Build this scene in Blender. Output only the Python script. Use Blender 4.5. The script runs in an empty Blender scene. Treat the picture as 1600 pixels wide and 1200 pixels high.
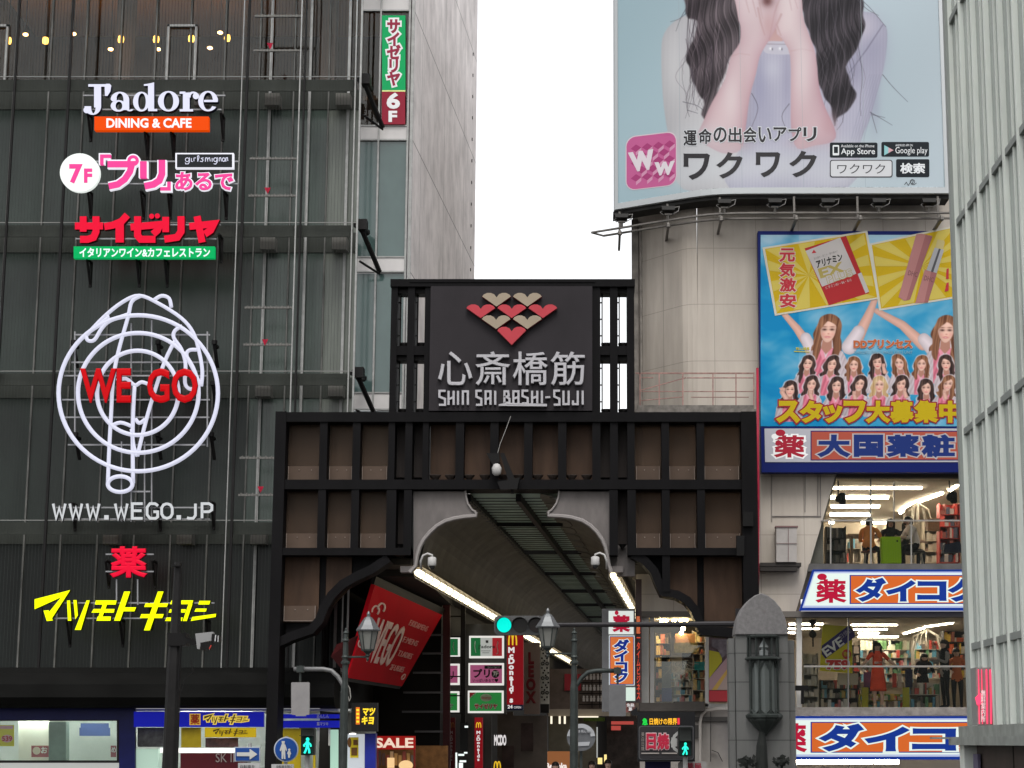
import bpy, bmesh, math, random
from mathutils import Vector, Matrix
R = math.radians
random.seed(7)
scene = bpy.context.scene
COL = scene.collection

# ------------------------------------------------------------ camera, sky, sun, exposure
EYE, F, U0, VH = 2.2, 3000.0, 930.0, 1160.0        # eye height; focal length, principal column and horizon row in photo pixels
TH = math.atan((VH - 600) / F)
cam = bpy.data.cameras.new('camera')
cam.sensor_width = 36.0
cam.lens = F / 1600 * 36
cam.shift_x = -(U0 - 800) / 1600
cam.clip_end = 2000
cam_o = bpy.data.objects.new('camera', cam)
cam_o.location = (0, 0, EYE)
cam_o.rotation_euler = (math.pi / 2 + TH, 0, 0)
COL.objects.link(cam_o)
scene.camera = cam_o

SUN_EL, SUN_AZ = R(58), R(172)                     # high, behind the camera, veiled by cloud
w = bpy.data.worlds.new('World'); scene.world = w
w.use_nodes = True
nt = w.node_tree
bg = nt.nodes['Background']
sky = nt.nodes.new('ShaderNodeTexSky')
sky.sky_type = 'NISHITA'; sky.sun_disc = False
sky.sun_elevation = SUN_EL; sky.sun_rotation = SUN_AZ
sky.air_density = 1.0; sky.dust_density = 3.0; sky.ozone_density = 1.0
hs = nt.nodes.new('ShaderNodeHueSaturation')
hs.inputs['Saturation'].default_value = 0.08          # overcast: the cloud layer takes the blue out
nt.links.new(sky.outputs[0], hs.inputs['Color'])
nt.links.new(hs.outputs[0], bg.inputs[0])
bg.inputs[1].default_value = 0.15
sun = bpy.data.lights.new('sun', 'SUN')
sun.energy = 0.8; sun.angle = R(25); sun.color = (1, .96, .9)
sun_o = bpy.data.objects.new('sun', sun)
d = Vector((math.sin(SUN_AZ) * math.cos(SUN_EL), math.cos(SUN_AZ) * math.cos(SUN_EL), math.sin(SUN_EL)))
sun_o.rotation_euler = d.to_track_quat('Z', 'Y').to_euler()
sun_o.location = (0, 0, 60)
COL.objects.link(sun_o)
scene.view_settings.view_transform = 'Standard'
scene.view_settings.look = 'None'
EXPO = 1.15
scene.view_settings.exposure = EXPO
scene.view_settings.gamma = 1.0
scene.cycles.use_denoising = True
scene.cycles.max_bounces = 7
scene.cycles.transparent_max_bounces = 12
scene.cycles.sample_clamp_indirect = 4.0
scene.cycles.caustics_reflective = False
scene.cycles.caustics_refractive = False

# ------------------------------------------------------------ from a photo pixel to a point on a plane y = Y
CT, ST = math.cos(TH), math.sin(TH)
def P(u, v, Y):
    xc, yc = (u - U0) / F, (600 - v) / F
    t = Y / (CT - yc * ST)
    return Vector((xc * t, Y, EYE + t * (ST + yc * CT)))
def X(u, Y, v=600): return P(u, v, Y).x
def Z(v, Y): return P(U0, v, Y).z

# ------------------------------------------------------------ materials
MATS = {}
AK = .76                                            # scale on every base colour, set to suit the exposure
def M(name, col, rough=.6, metal=0., var=0., scale=3., stretch=(1, 1, 1), bump=0., spec=.12, col2=None, detail=4., lo=.35, hi=.7):
    if name in MATS: return MATS[name]
    m = bpy.data.materials.new(name); m.use_nodes = True; MATS[name] = m
    t = m.node_tree; b = t.nodes['Principled BSDF']
    col = tuple(c * AK for c in col); col2 = tuple(c * AK for c in col2) if col2 else None
    b.inputs['Base Color'].default_value = (*col, 1)
    b.inputs['Roughness'].default_value = rough
    b.inputs['Metallic'].default_value = metal
    b.inputs['Specular IOR Level'].default_value = spec
    if var or bump or col2:
        tc = t.nodes.new('ShaderNodeTexCoord'); mp = t.nodes.new('ShaderNodeMapping')
        mp.inputs['Scale'].default_value = stretch
        n = t.nodes.new('ShaderNodeTexNoise')
        n.inputs['Scale'].default_value = scale; n.inputs['Detail'].default_value = detail; n.inputs['Roughness'].default_value = .6
        t.links.new(tc.outputs['Object'], mp.inputs[0]); t.links.new(mp.outputs[0], n.inputs['Vector'])
        if var or col2:
            r = t.nodes.new('ShaderNodeValToRGB')
            c2 = col2 or tuple(c * (1 - var) for c in col)
            r.color_ramp.elements[0].position = lo; r.color_ramp.elements[0].color = (*c2, 1)
            r.color_ramp.elements[1].position = hi; r.color_ramp.elements[1].color = (*col, 1)
            t.links.new(n.outputs[0], r.inputs[0]); t.links.new(r.outputs[0], b.inputs['Base Color'])
        if bump:
            bp = t.nodes.new('ShaderNodeBump'); bp.inputs['Strength'].default_value = bump; bp.inputs['Distance'].default_value = .02
            t.links.new(n.outputs[0], bp.inputs['Height']); t.links.new(bp.outputs[0], b.inputs['Normal'])
    return m
def E(name, col, st, base=None, lamp=False):
    if name in MATS: return MATS[name]
    m = bpy.data.materials.new(name); m.use_nodes = True; MATS[name] = m
    b = m.node_tree.nodes['Principled BSDF']
    b.inputs['Base Color'].default_value = (*(base or tuple(c * .22 for c in col)), 1)
    b.inputs['Roughness'].default_value = .4
    b.inputs['Emission Color'].default_value = (*col, 1)
    b.inputs['Emission Strength'].default_value = st if lamp else st / 2 ** EXPO
    b.inputs['Specular IOR Level'].default_value = .05
    if not lamp: m.cycles.emission_sampling = 'NONE'
    return m
def panelled(name, col, dark, wd, ht, axes='xz', mortar=.012, stain=.3, off=0., sstretch=(1.2, 1.2, .16), jc=.45):
    """concrete or stone laid in panels, with joints and rain streaks in the surface"""
    if name in MATS: return MATS[name]
    m = bpy.data.materials.new(name); m.use_nodes = True; MATS[name] = m
    t = m.node_tree; b = t.nodes['Principled BSDF']; N = t.nodes.new; L = t.links.new
    b.inputs['Roughness'].default_value = .75
    tc = N('ShaderNodeTexCoord'); sx = N('ShaderNodeSeparateXYZ'); cx = N('ShaderNodeCombineXYZ')
    L(tc.outputs['Object'], sx.inputs[0])
    L(sx.outputs['XYZ'.index(axes[0].upper())], cx.inputs[0]); L(sx.outputs['XYZ'.index(axes[1].upper())], cx.inputs[1])
    br = N('ShaderNodeTexBrick'); br.offset = off
    for k, v in (('Scale', 1.), ('Mortar Size', mortar), ('Mortar Smooth', .1), ('Bias', 0.), ('Brick Width', wd), ('Row Height', ht)):
        br.inputs[k].default_value = v
    br.inputs['Color1'].default_value = (*col, 1)
    br.inputs['Color2'].default_value = (*[c * .95 for c in col], 1)
    br.inputs['Mortar'].default_value = (*[c * jc for c in col], 1)
    L(cx.outputs[0], br.inputs['Vector'])
    mp = N('ShaderNodeMapping'); mp.inputs['Scale'].default_value = sstretch
    n = N('ShaderNodeTexNoise'); n.inputs['Scale'].default_value = 1.6; n.inputs['Detail'].default_value = 8; n.inputs['Roughness'].default_value = .65
    L(tc.outputs['Object'], mp.inputs[0]); L(mp.outputs[0], n.inputs['Vector'])
    r = N('ShaderNodeValToRGB'); r.color_ramp.elements[0].position = .32; r.color_ramp.elements[1].position = .62
    r.color_ramp.elements[0].color = (1 - stain,) * 3 + (1,); r.color_ramp.elements[1].color = (1, 1, 1, 1)
    L(n.outputs[0], r.inputs[0])
    n2 = N('ShaderNodeTexNoise'); n2.inputs['Scale'].default_value = .5; n2.inputs['Detail'].default_value = 5
    L(tc.outputs['Object'], n2.inputs['Vector'])
    mx = N('ShaderNodeMix'); mx.data_type = 'RGBA'; mx.blend_type = 'MULTIPLY'; mx.inputs[0].default_value = 1
    L(br.outputs[0], mx.inputs[6]); L(r.outputs[0], mx.inputs[7])
    mx2 = N('ShaderNodeMix'); mx2.data_type = 'RGBA'
    L(n2.outputs[0], mx2.inputs[0]); L(mx.outputs[2], mx2.inputs[6])
    mx3 = N('ShaderNodeMix'); mx3.data_type = 'RGBA'; mx3.blend_type = 'MULTIPLY'; mx3.inputs[0].default_value = 1
    L(mx.outputs[2], mx3.inputs[6]); mx3.inputs[7].default_value = (*dark, 1); L(mx3.outputs[2], mx2.inputs[7])
    L(mx2.outputs[2], b.inputs['Base Color'])
    return m
def clear_glass(name, tint, refl=.06, rough=.02):
    """window glass: lets the room show and mirrors the sky by the angle of view"""
    if name in MATS: return MATS[name]
    m = bpy.data.materials.new(name); m.use_nodes = True; MATS[name] = m
    t = m.node_tree; t.nodes.remove(t.nodes['Principled BSDF']); out = t.nodes['Material Output']
    tr = t.nodes.new('ShaderNodeBsdfTransparent'); tr.inputs[0].default_value = (*tint, 1)
    gl = t.nodes.new('ShaderNodeBsdfGlossy'); gl.inputs['Roughness'].default_value = rough; gl.inputs['Color'].default_value = (.9, .95, .95, 1)
    lw = t.nodes.new('ShaderNodeFresnel'); lw.inputs[0].default_value = 1.5
    mul = t.nodes.new('ShaderNodeMath'); mul.operation = 'MULTIPLY'; mul.inputs[1].default_value = refl / .04
    cl = t.nodes.new('ShaderNodeClamp')
    mx = t.nodes.new('ShaderNodeMixShader')
    t.links.new(lw.outputs[0], mul.inputs[0]); t.links.new(mul.outputs[0], cl.inputs[0]); t.links.new(cl.outputs[0], mx.inputs[0])
    t.links.new(tr.outputs[0], mx.inputs[1]); t.links.new(gl.outputs[0], mx.inputs[2]); t.links.new(mx.outputs[0], out.inputs[0])
    return m
def brown_glass(name, col, tint, k):
    """sooty brown glazing that lets a little of what stands behind it through"""
    m = M(name, col, .45, var=.35, scale=1.4, stretch=(2, 1, .35), detail=8)
    t = m.node_tree; tr = t.nodes.new('ShaderNodeBsdfTransparent'); tr.inputs[0].default_value = (*tint, 1); mx = t.nodes.new('ShaderNodeMixShader'); mx.inputs[0].default_value = k
    t.links.new(t.nodes['Principled BSDF'].outputs[0], mx.inputs[1]); t.links.new(tr.outputs[0], mx.inputs[2]); t.links.new(mx.outputs[0], t.nodes['Material Output'].inputs[0])
    return m
def islands(name, cols, rough=.5, em=0.):
    """small goods: every separate piece of the mesh takes one of the colours"""
    if name in MATS: return MATS[name]
    m = bpy.data.materials.new(name); m.use_nodes = True; MATS[name] = m
    t = m.node_tree; b = t.nodes['Principled BSDF']
    g = t.nodes.new('ShaderNodeNewGeometry'); r = t.nodes.new('ShaderNodeValToRGB'); r.color_ramp.interpolation = 'CONSTANT'
    while len(r.color_ramp.elements) < len(cols): r.color_ramp.elements.new(.5)
    for i, c in enumerate(cols):
        r.color_ramp.elements[i].position = i / len(cols); r.color_ramp.elements[i].color = (*c, 1)
    t.links.new(g.outputs['Random Per Island'], r.inputs[0]); t.links.new(r.outputs[0], b.inputs['Base Color'])
    b.inputs['Roughness'].default_value = rough
    return m

# ------------------------------------------------------------ mesh collecting
ROOT = {}
def to3(v): return Vector(v)
FLAT = None
class MB:
    """collects solids; build() links them as one mesh object. map turns the collected coordinates into the world."""
    def __init__(s, map=None, even=False): s.v = []; s.f = []; s.map = map; s.k = 0; s.mi = []; s.cur = 0; s.even = even
    def add(s, vs, fs):
        o = len(s.v); s.v += [tuple(p) for p in vs]; s.f += [tuple(i + o for i in f) for f in fs]; s.mi += [s.cur] * len(fs); return s
    def box(s, x0, y0, z0, x1, y1, z1):
        x0, x1 = sorted((x0, x1)); y0, y1 = sorted((y0, y1)); z0, z1 = sorted((z0, z1))
        return s.add([(x0,y0,z0),(x1,y0,z0),(x1,y1,z0),(x0,y1,z0),(x0,y0,z1),(x1,y0,z1),(x1,y1,z1),(x0,y1,z1)],
                     [(0,3,2,1),(4,5,6,7),(0,1,5,4),(1,2,6,5),(2,3,7,6),(3,0,4,7)])
    def prism(s, pts, y0, y1):
        n = len(pts); y0, y1 = sorted((y0, y1))
        a = sum(pts[i][0] * pts[(i + 1) % n][1] - pts[(i + 1) % n][0] * pts[i][1] for i in range(n))
        if a < 0: pts = pts[::-1]
        vs = [(x, y0, z) for x, z in pts] + [(x, y1, z) for x, z in pts]
        return s.add(vs, [tuple(range(n)), tuple(range(2 * n - 1, n - 1, -1))] + [(i, i + n, (i + 1) % n + n, (i + 1) % n) for i in range(n)])
    def tube(s, pts, r, n=8, closed=False, cap=True):
        pts = [Vector(p) for p in pts]; m = len(pts)
        rs = r if isinstance(r, (list, tuple)) else [r] * m
        vs = []; up = None
        for i, p in enumerate(pts):
            a = pts[(i - 1) % m] if (closed or i) else p; b = pts[(i + 1) % m] if (closed or i < m - 1) else p
            t = (b - a)
            if t.length < 1e-9: t = Vector((0, 0, 1))
            t.normalize()
            if up is None: up = Vector((0, 1, 0)) if abs(t.y) < .9 else Vector((1, 0, 0))
            e = up - t * up.dot(t)
            if e.length < 1e-5: e = Vector((1, 0, 0)) - t * t.x
            e.normalize(); up = e; g = t.cross(e)
            for k in range(n):
                q = 2 * math.pi * (k + .5) / n
                vs.append(p + (e * math.cos(q) + g * math.sin(q)) * rs[i])
        fs = []
        for i in range(m if closed else m - 1):
            for k in range(n):
                j = (i + 1) % m
                fs.append((i * n + k, i * n + (k + 1) % n, j * n + (k + 1) % n, j * n + k))
        if cap and not closed: fs += [tuple(range(n))[::-1], tuple(range((m - 1) * n, m * n))]
        return s.add(vs, fs)
    def lathe(s, prof, c, n=16, sx=1, sy=1):
        vs = []; m = len(prof)
        for r, z in prof:
            for k in range(n):
                q = 2 * math.pi * k / n; vs.append((c[0] + r * math.cos(q) * sx, c[1] + r * math.sin(q) * sy, c[2] + z))
        fs = [(i * n + k, i * n + (k + 1) % n, (i + 1) * n + (k + 1) % n, (i + 1) * n + k) for i in range(m - 1) for k in range(n)]
        fs += [tuple(range(n))[::-1], tuple(range((m - 1) * n, m * n))]
        return s.add(vs, fs)
    def ball(s, c, rx, ry=None, rz=None, n=12):
        ry = ry or rx; rz = rz or rx; h = n // 2
        return s.lathe([(max(1e-4, math.sin(math.pi * i / h)), -rz * math.cos(math.pi * i / h)) for i in range(h + 1)], c, n, rx, ry)
    # --- flat shapes, used in a px map: coordinates are (u, depth, v); every shape stands a hair prouder than the last
    def lay(s): s.k += 0 if s.even and s.k else 1; return -.0012 * s.k
    def poly(s, pts, depth=.03): a = s.lay(); return s.prism(pts, a, depth)
    def rect(s, u0, v0, u1, v1, depth=.03): a = s.lay(); return s.box(u0, a, v0, u1, depth, v1)
    def ell(s, cu, cv, ru, rv=None, depth=.03, n=28): rv = rv or ru; return s.poly([(cu + ru * math.cos(2*math.pi*i/n), cv + rv * math.sin(2*math.pi*i/n)) for i in range(n)], depth)
    def arc(s, cu, cv, ru, rv, iu, iv, a0=0, a1=360, depth=.03, n=28, du=0):
        o = [(cu + ru * math.cos(R(a0 + (a1 - a0) * i / n)), cv + rv * math.sin(R(a0 + (a1 - a0) * i / n))) for i in range(n + 1)]
        q = [(cu + du + iu * math.cos(R(a0 + (a1 - a0) * i / n)), cv + iv * math.sin(R(a0 + (a1 - a0) * i / n))) for i in range(n + 1)]
        y0 = s.lay(); vs = [(x, y0, z) for x, z in o + q] + [(x, depth, z) for x, z in o + q]; m = n + 1; fs = []
        for i in range(n):
            fs += [(i, i+1, m+i+1, m+i), (2*m+i, 2*m+m+i, 2*m+m+i+1, 2*m+i+1), (i, 2*m+i, 2*m+i+1, i+1), (m+i, m+i+1, 3*m+i+1, 3*m+i)]
        if a1 - a0 < 359.9: fs += [(0, m, 3*m, 2*m), (n, 2*m+n, 3*m+n, m+n)]
        return s.add(vs, fs)
    def stroke(s, pts, wd, depth=.03, closed=False):
        pts = [Vector(p) for p in pts]; m = len(pts); l = []; r = []
        for i, p in enumerate(pts):
            a = pts[i - 1] if (closed or i) else None; b = pts[(i + 1) % m] if (closed or i < m - 1) else None
            d1 = (p - a).normalized() if a is not None else None; d2 = (b - p).normalized() if b is not None else None
            d1 = d1 or d2; d2 = d2 or d1
            nn = Vector((-d1.y - d2.y, d1.x + d2.x))
            if nn.length < 1e-6: nn = Vector((-d1.y, d1.x))
            nn.normalize(); k = 1 / max(.45, nn.dot(Vector((-d1.y, d1.x))))
            w_ = wd[i] if isinstance(wd, (list, tuple)) else wd
            l.append(p + nn * w_ * k / 2); r.append(p - nn * w_ * k / 2)
        y0 = s.lay(); o = l + r
        vs = [(q.x, y0, q.y) for q in o] + [(q.x, depth, q.y) for q in o]; fs = []
        for i in range(m if closed else m - 1):
            j = (i + 1) % m
            fs += [(i, j, m+j, m+i), (2*m+i, 3*m+i, 3*m+j, 2*m+j), (i, 2*m+i, 2*m+j, j), (m+i, m+j, 3*m+j, 3*m+i)]
        if not closed: fs += [(0, m, 3*m, 2*m), (m-1, 3*m-1, 4*m-1, 2*m-1)]
        return s.add(vs, fs)
    def rrect(s, u0, v0, u1, v1, r, depth=.03, ry=None):
        ry = ry or r; pts = []
        for cu, cv, a in ((u1-r, v1-ry, 0), (u0+r, v1-ry, 90), (u0+r, v0+ry, 180), (u1-r, v0+ry, 270)):
            pts += [(cu + r * math.cos(R(a + 18 * i)), cv + ry * math.sin(R(a + 18 * i))) for i in range(6)]
        return s.poly(pts, depth)
    def build(s, name, mat, parent=None, cuts=None, smooth=False, bevel=0, label=None, side=None):
        me = bpy.data.meshes.new(name); bm = bmesh.new()
        vs = [bm.verts.new(p) for p in s.v]
        for f, mi in zip(s.f, s.mi):
            try: bm.faces.new([vs[i] for i in f]).material_index = mi
            except ValueError: pass
        if cuts:
            for c in cuts: bmesh.ops.bisect_plane(bm, geom=bm.verts[:] + bm.edges[:] + bm.faces[:], plane_co=(c, 0, 0), plane_no=(1, 0, 0))
        if bevel: bmesh.ops.bevel(bm, geom=bm.edges[:], offset=bevel, segments=1, affect='EDGES')
        off = Vector((0, 0, 0))
        if s.map:
            for q in bm.verts: q.co = s.map(*q.co)
        if parent is not None: off = ROOT[parent.name]
        else:
            co = [q.co for q in bm.verts]
            off = Vector(((min(c.x for c in co) + max(c.x for c in co)) / 2, (min(c.y for c in co) + max(c.y for c in co)) / 2, min(c.z for c in co)))
        for q in bm.verts: q.co -= off
        bmesh.ops.recalc_face_normals(bm, faces=bm.faces[:])
        if smooth:
            for f in bm.faces: f.smooth = True
        if side:
            for f in bm.faces:
                if abs(f.normal.y) < .35: f.material_index = 1
        bm.to_mesh(me); bm.free()
        for mm in ((mat, side) if side else mat if isinstance(mat, (list, tuple)) else [mat]): me.materials.append(mm)
        o = bpy.data.objects.new(name, me); COL.objects.link(o)
        if parent is not None: o.parent = parent; ROOT[o.name] = off
        else: o.location = off; ROOT[o.name] = off
        if label: o['label'] = label
        return o
def px(Y):
    """map for MB: photo pixel columns and rows laid on the upright plane y = Y (or on a bent one, Y a function of the column)"""
    if callable(Y): return lambda u, d, v: P(u, v, Y(u)) + Vector((0, d, 0))
    if FLAT:                                            # prints: every layer within a few millimetres of the sheet
        b, k = FLAT; Yf = b + (Y - b) * k
        return lambda u, d, v: P(u, v, Yf) + Vector((0, d * k, 0))
    return lambda u, d, v: P(u, v, Y) + Vector((0, d, 0))
def quadmap(a, b, c, d_):
    """map for MB onto a slanted panel: (0,0) top left, (1,1) bottom right; depth along its back"""
    n = (b - a).cross(d_ - a).normalized()
    return lambda u, d, v: (a * (1-u) + b * u) * (1 - v) + (d_ * (1-u) + c * u) * v + n * d
def tag(o, label, cat, group=None, kind=None):
    o['label'] = label; o['category'] = cat
    if group: o['group'] = group
    if kind: o['kind'] = kind
    return o
def thing(name, label, cat, loc, group=None):
    o = bpy.data.objects.new(name, None); COL.objects.link(o); o.location = loc; o.empty_display_size = .2
    ROOT[o.name] = Vector(loc)
    return tag(o, label, cat, group)
def struct(name, mb, mat):
    o = mb.build(name, mat); o['kind'] = 'structure'; return o
def copy_thing(root, delta, label=None):
    """a copy of a thing with copies of its parts and sub-parts"""
    def cp(o, par):
        c = o.copy(); COL.objects.link(c)
        if par is not None: c.parent = par
        for ch in o.children: cp(ch, c)
        return c
    r = cp(root, None); r.location = Vector(root.location) + Vector(delta); ROOT[r.name] = Vector(r.location)
    if label: r['label'] = label
    return r

# ------------------------------------------------------------ writing
TC = {}
def _text(sx, fat, sp):
    k = (sx, round(fat, 4), sp)
    if k in TC: return TC[k]
    c = bpy.data.curves.new('t', 'FONT'); c.body = sx; c.size = 1; c.resolution_u = 3; c.align_x = 'CENTER'
    c.space_line = sp; c.extrude = .01
    if fat > 0: c.bevel_depth = fat; c.bevel_resolution = 1
    o = bpy.data.objects.new('t', c); COL.objects.link(o)
    dg = bpy.context.evaluated_depsgraph_get(); dg.update()
    me = bpy.data.meshes.new_from_object(o.evaluated_get(dg))
    r = ([tuple(q.co) for q in me.vertices], [tuple(p.vertices) for p in me.polygons])
    bpy.data.meshes.remove(me); bpy.data.objects.remove(o); bpy.data.curves.remove(c)
    TC[k] = r; return r
def text(par, name, sx, box, mp, mat, fat=0., depth=.02, halo=None, skew=0., rot=0., sp=1., slant=0., lift=0., cuts=None, side=None):
    """lettering fitted into a box of the map's own coordinates; fat is the weight added, halo = (width, material, name) an outline behind.
    fat and halo are fractions of the em, so the outline follows the letters whatever the box."""
    if not callable(mp): mp = px(mp)
    u0, v0, u1, v1 = box
    base, _ = _text(sx, 0, sp)
    x0 = min(q[0] for q in base) - fat; x1 = max(q[0] for q in base) + fat
    y0 = min(q[1] for q in base) - fat; y1 = max(q[1] for q in base) + fat
    cu, cv = (u0 + u1) / 2, (v0 + v1) / 2; sr, cr = math.sin(R(rot)), math.cos(R(rot))
    def put(ft, m, nm, yo, dep):
        vs, fs = _text(sx, ft, sp); zm = max(q[2] for q in vs); mb = MB(mp); out = []
        for x, y, z in vs:
            u = u0 + (x - x0) / (x1 - x0) * (u1 - u0); v = v1 - (y - y0) / (y1 - y0) * (v1 - v0)
            u += slant * (v1 - v)
            u_, v_ = cu + (u - cu) * cr + (v - cv) * sr, cv - (u - cu) * sr + (v - cv) * cr
            out.append((u_, yo + (zm - z) / (2 * zm) * dep, v_ + skew * (u_ - u0)))
        mb.add(out, fs); return mb.build(nm, m, par, cuts=cuts, side=side)
    if halo: put(fat + halo[0], halo[1], halo[2], -lift, depth)
    return put(fat, mat, name, -lift - (.006 if halo else 0), depth)
def place(c, u, v, Y): return P(u, v, Y)
# ------------------------------------------------------------ ground
g = MB(); g.box(-200, -60, -.3, 200, 400, -.004); struct('ground', g, M('ground', (.07, .068, .066), .9, var=.3, scale=.3))
g = MB(); g.box(-30, -40, -.1, 30, 35, .0); struct('road', g, M('asphalt', (.055, .055, .056), .85, var=.35, scale=8, bump=.3))
g = MB(); g.box(-30, 35.0, -.1, 30, 140, .12); struct('pavement', g, M('paving', (.2, .19, .18), .8, var=.25, scale=4))
g = MB()
for i in range(9): g.box(-5.4 + i * 1.1, 29.5, .0, -4.85 + i * 1.1, 33.2, .004)
struct('road_marking', g, M('road_paint', (.75, .75, .73), .7, var=.3, scale=12))

# ------------------------------------------------------------ left building
YG, YL, YS, YR = 44.0, 47.2, 46.0, 46.0
AX = .0577                                                    # the arcade street runs a little to the right
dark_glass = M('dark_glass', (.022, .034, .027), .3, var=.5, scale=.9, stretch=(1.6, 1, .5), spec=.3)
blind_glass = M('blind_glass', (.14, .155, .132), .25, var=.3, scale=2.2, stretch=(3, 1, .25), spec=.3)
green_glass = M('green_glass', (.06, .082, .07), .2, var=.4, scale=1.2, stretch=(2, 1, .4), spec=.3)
mid_glass = M('mid_glass', (.015, .023, .018), .3, var=.5, scale=.9, stretch=(1.6, 1, .5), spec=.25)  # lower floors: weaker sky reflection put into darker copies of the glass
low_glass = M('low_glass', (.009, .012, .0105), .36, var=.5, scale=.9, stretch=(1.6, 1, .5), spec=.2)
teal_glass = M('teal_glass', (.075, .125, .118), .12, var=.4, scale=.6, stretch=(.7, 1, .45), spec=.5)
alu = M('grey_aluminium', (.34, .34, .33), .5, .3, var=.25, scale=6)
dkmetal = M('dark_metal', (.014, .013, .013), .5, .1, var=.3, scale=5, spec=.1)
slabm = M('grey_slab', (.17, .16, .145), .8, var=.35, scale=3)
white_panel = M('white_panel', (.56, .54, .53), .5, var=.14, scale=1.5, stretch=(1, 1, .4))
xl, xr, xg = X(-70, YL, 300), X(559, YL, 300), X(640, YL, 300)
B1 = thing('department_building', 'tall dark glass commercial building behind a fine mesh screen with a pale stone side wall', 'building', ((xl + xg) / 2, 53, 0))
FV = [-112, 122, 350, 582, 815, 1050]                          # rows of the walkway slabs on the screen plane
FZ = [Z(v, YS) for v in FV]
FZ = [FZ[0] + 3.5] + FZ
xs = []; q = X(27, YL, 60)
while q > xl: q -= .9
while q < xr: xs.append(q); q += .9
# glazing bay by bay
restaurant = clear_glass('restaurant_glass', (.85, .8, .76), .02)
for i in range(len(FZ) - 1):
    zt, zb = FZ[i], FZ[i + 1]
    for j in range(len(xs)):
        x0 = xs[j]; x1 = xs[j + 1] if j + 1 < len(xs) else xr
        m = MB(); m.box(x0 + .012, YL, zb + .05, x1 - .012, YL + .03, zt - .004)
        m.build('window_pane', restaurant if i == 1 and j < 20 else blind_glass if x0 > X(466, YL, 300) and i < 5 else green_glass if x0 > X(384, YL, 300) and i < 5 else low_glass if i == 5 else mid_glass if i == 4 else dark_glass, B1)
for x0 in xs:
    m = MB(); m.box(x0 - .02, YL - .06, FZ[-1], x0 + .02, YL + .06, FZ[0]); m.build('mullion', M('dim_aluminium', (.16, .16, .15), .5, var=.5, scale=1.5), B1)
# solid floor bands with soffit clutter, and the walkway slabs between glass and screen
for z in FZ[1:]:
    m = MB(); m.box(xl, YS + .145, z - .07, xr, YS + .5, z); m.build('walkway_slab', slabm, B1)
    m = MB(); m.box(xl, YS + .1, z - .3, xr - .02, YS + .14, z - .005); m.box(xl, YL - .02, z - .42, xr + .015, YL + .5, z + .1)
    m.build('floor_band', M('brown_band', (.042, .046, .04), .7, var=.3, scale=2, stretch=(1, 1, .3)), B1)
    for x0 in xs[5::2]: m = MB(); m.box(x0 + .25, YL - .5, z - .46, x0 + .62, YL - .12, z - .15); m.build('soffit_box', M('pale_box', (.2, .195, .18), .6), B1)
# the mesh screen: upright rods with edge posts and rails
m = MB(); q = xl
while q < X(557, YS, 300):
    m.box(q, YS, FZ[-1] + .1, q + .0055, YS + .006, FZ[0]); q += .08
m.build('mesh_screen', M('screen_rod', (.032, .037, .033), .7), B1)
for u, wd, mt in ((20, .05, dkmetal), (105, .06, dkmetal), (376, .022, alu), (384, .06, dkmetal), (467, .03, alu), (474, .04, dkmetal), (554, .03, alu), (562, .045, alu)):
    x0 = X(u, YS, 200); m = MB(); m.box(x0 - wd / 2, YS - .07, FZ[-1], x0 + wd / 2, YS - .005, FZ[0]); m.build('screen_post', mt, B1)
for z in FZ[1:]:
    for dz in (.02,):
        m = MB(); m.box(xl, YS - .03, z + dz, X(560, YS, 300), YS - .012, z + dz + .02); m.build('screen_rail', M('rail_dull', (.2, .2, .19), .5), B1)
for v in (24, 78, 247, 305, 480, 538, 715, 773):
    m = MB(); z = Z(v, YS)
    m.box(X(388, YS, 300), YS + .03, z - .025, X(463, YS, 300), YS + .09, z + .025)
    for k in range(8): m.ball((X(392 + 9 * k, YS, 300), YS + .06, z + .03), .028, n=6)
    m.build('access_bar', M('bar_grey', (.16, .155, .145), .6, .3), B1)
for u, v in ((422, 72), (418, 298), (414, 535), (407, 765)):
    m = MB(px(YS + .02)); m.poly([(u - 5, v - 5), (u + 5, v - 5), (u, v + 5)], .012); m.build('access_marker', E('marker_red', (.7, .02, .07), .25), B1)
# bright mullions of the fire-access bays
for u in (428, 489, 549):
    x0 = X(u, YL, 0); m = MB(); m.box(x0 - .035, YL - .13, FZ[-1], x0 + .035, YL - .101, FZ[0]); m.build('mullion', alu, B1)
# open end: struts, then the clear glazed strip and the stone side wall
for z in FZ[1:6]:
    m = MB(); x0 = X(563, YS, 300)
    m.tube([(x0, YS + .15, z - .02), (x0 + .42, YS + .9, z - 1.0)], .06, 6); m.tube([(x0 - .1, YS + .15, z + .02), (x0 + .08, YS + .9, z + .02)], .09, 6)
    m.tube([(x0, YS + .2, z - .9), (x0 + .42, YS + .9, z - 1.05)], .03, 6)
    m.box(x0 - .05, YS + .1, z - .1, x0 + .16, YS + .45, z + .16); m.build('walkway_strut', dkmetal, B1)
SP = [(-8, 17), (197, 219), (402, 425), (614, 640), (828, 850)]
xm = X(590, YL, 300); prev = FZ[0]
for k, (va, vb) in enumerate(SP):
    za, zb = Z(va, YL), Z(vb, YL)
    for x0, x1 in ((xr + .02, xm - .02), (xm + .02, xg - .09)):
        m = MB(); m.box(x0, YL - .03, zb + .02, x1, YL + .1, za - .02); m.build('spandrel', white_panel, B1)
        m = MB(); m.box(x0, YL + .02, za + .03, x1, YL + .05, prev - .03)
        m.build('window_pane', restaurant if k == 1 else teal_glass, B1)
    for z in (za, zb):
        m = MB(); m.box(xr, YL - .05, z - .018, xg - .07, YL + .06, z + .018); m.build('transom', alu, B1)
    prev = zb
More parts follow.
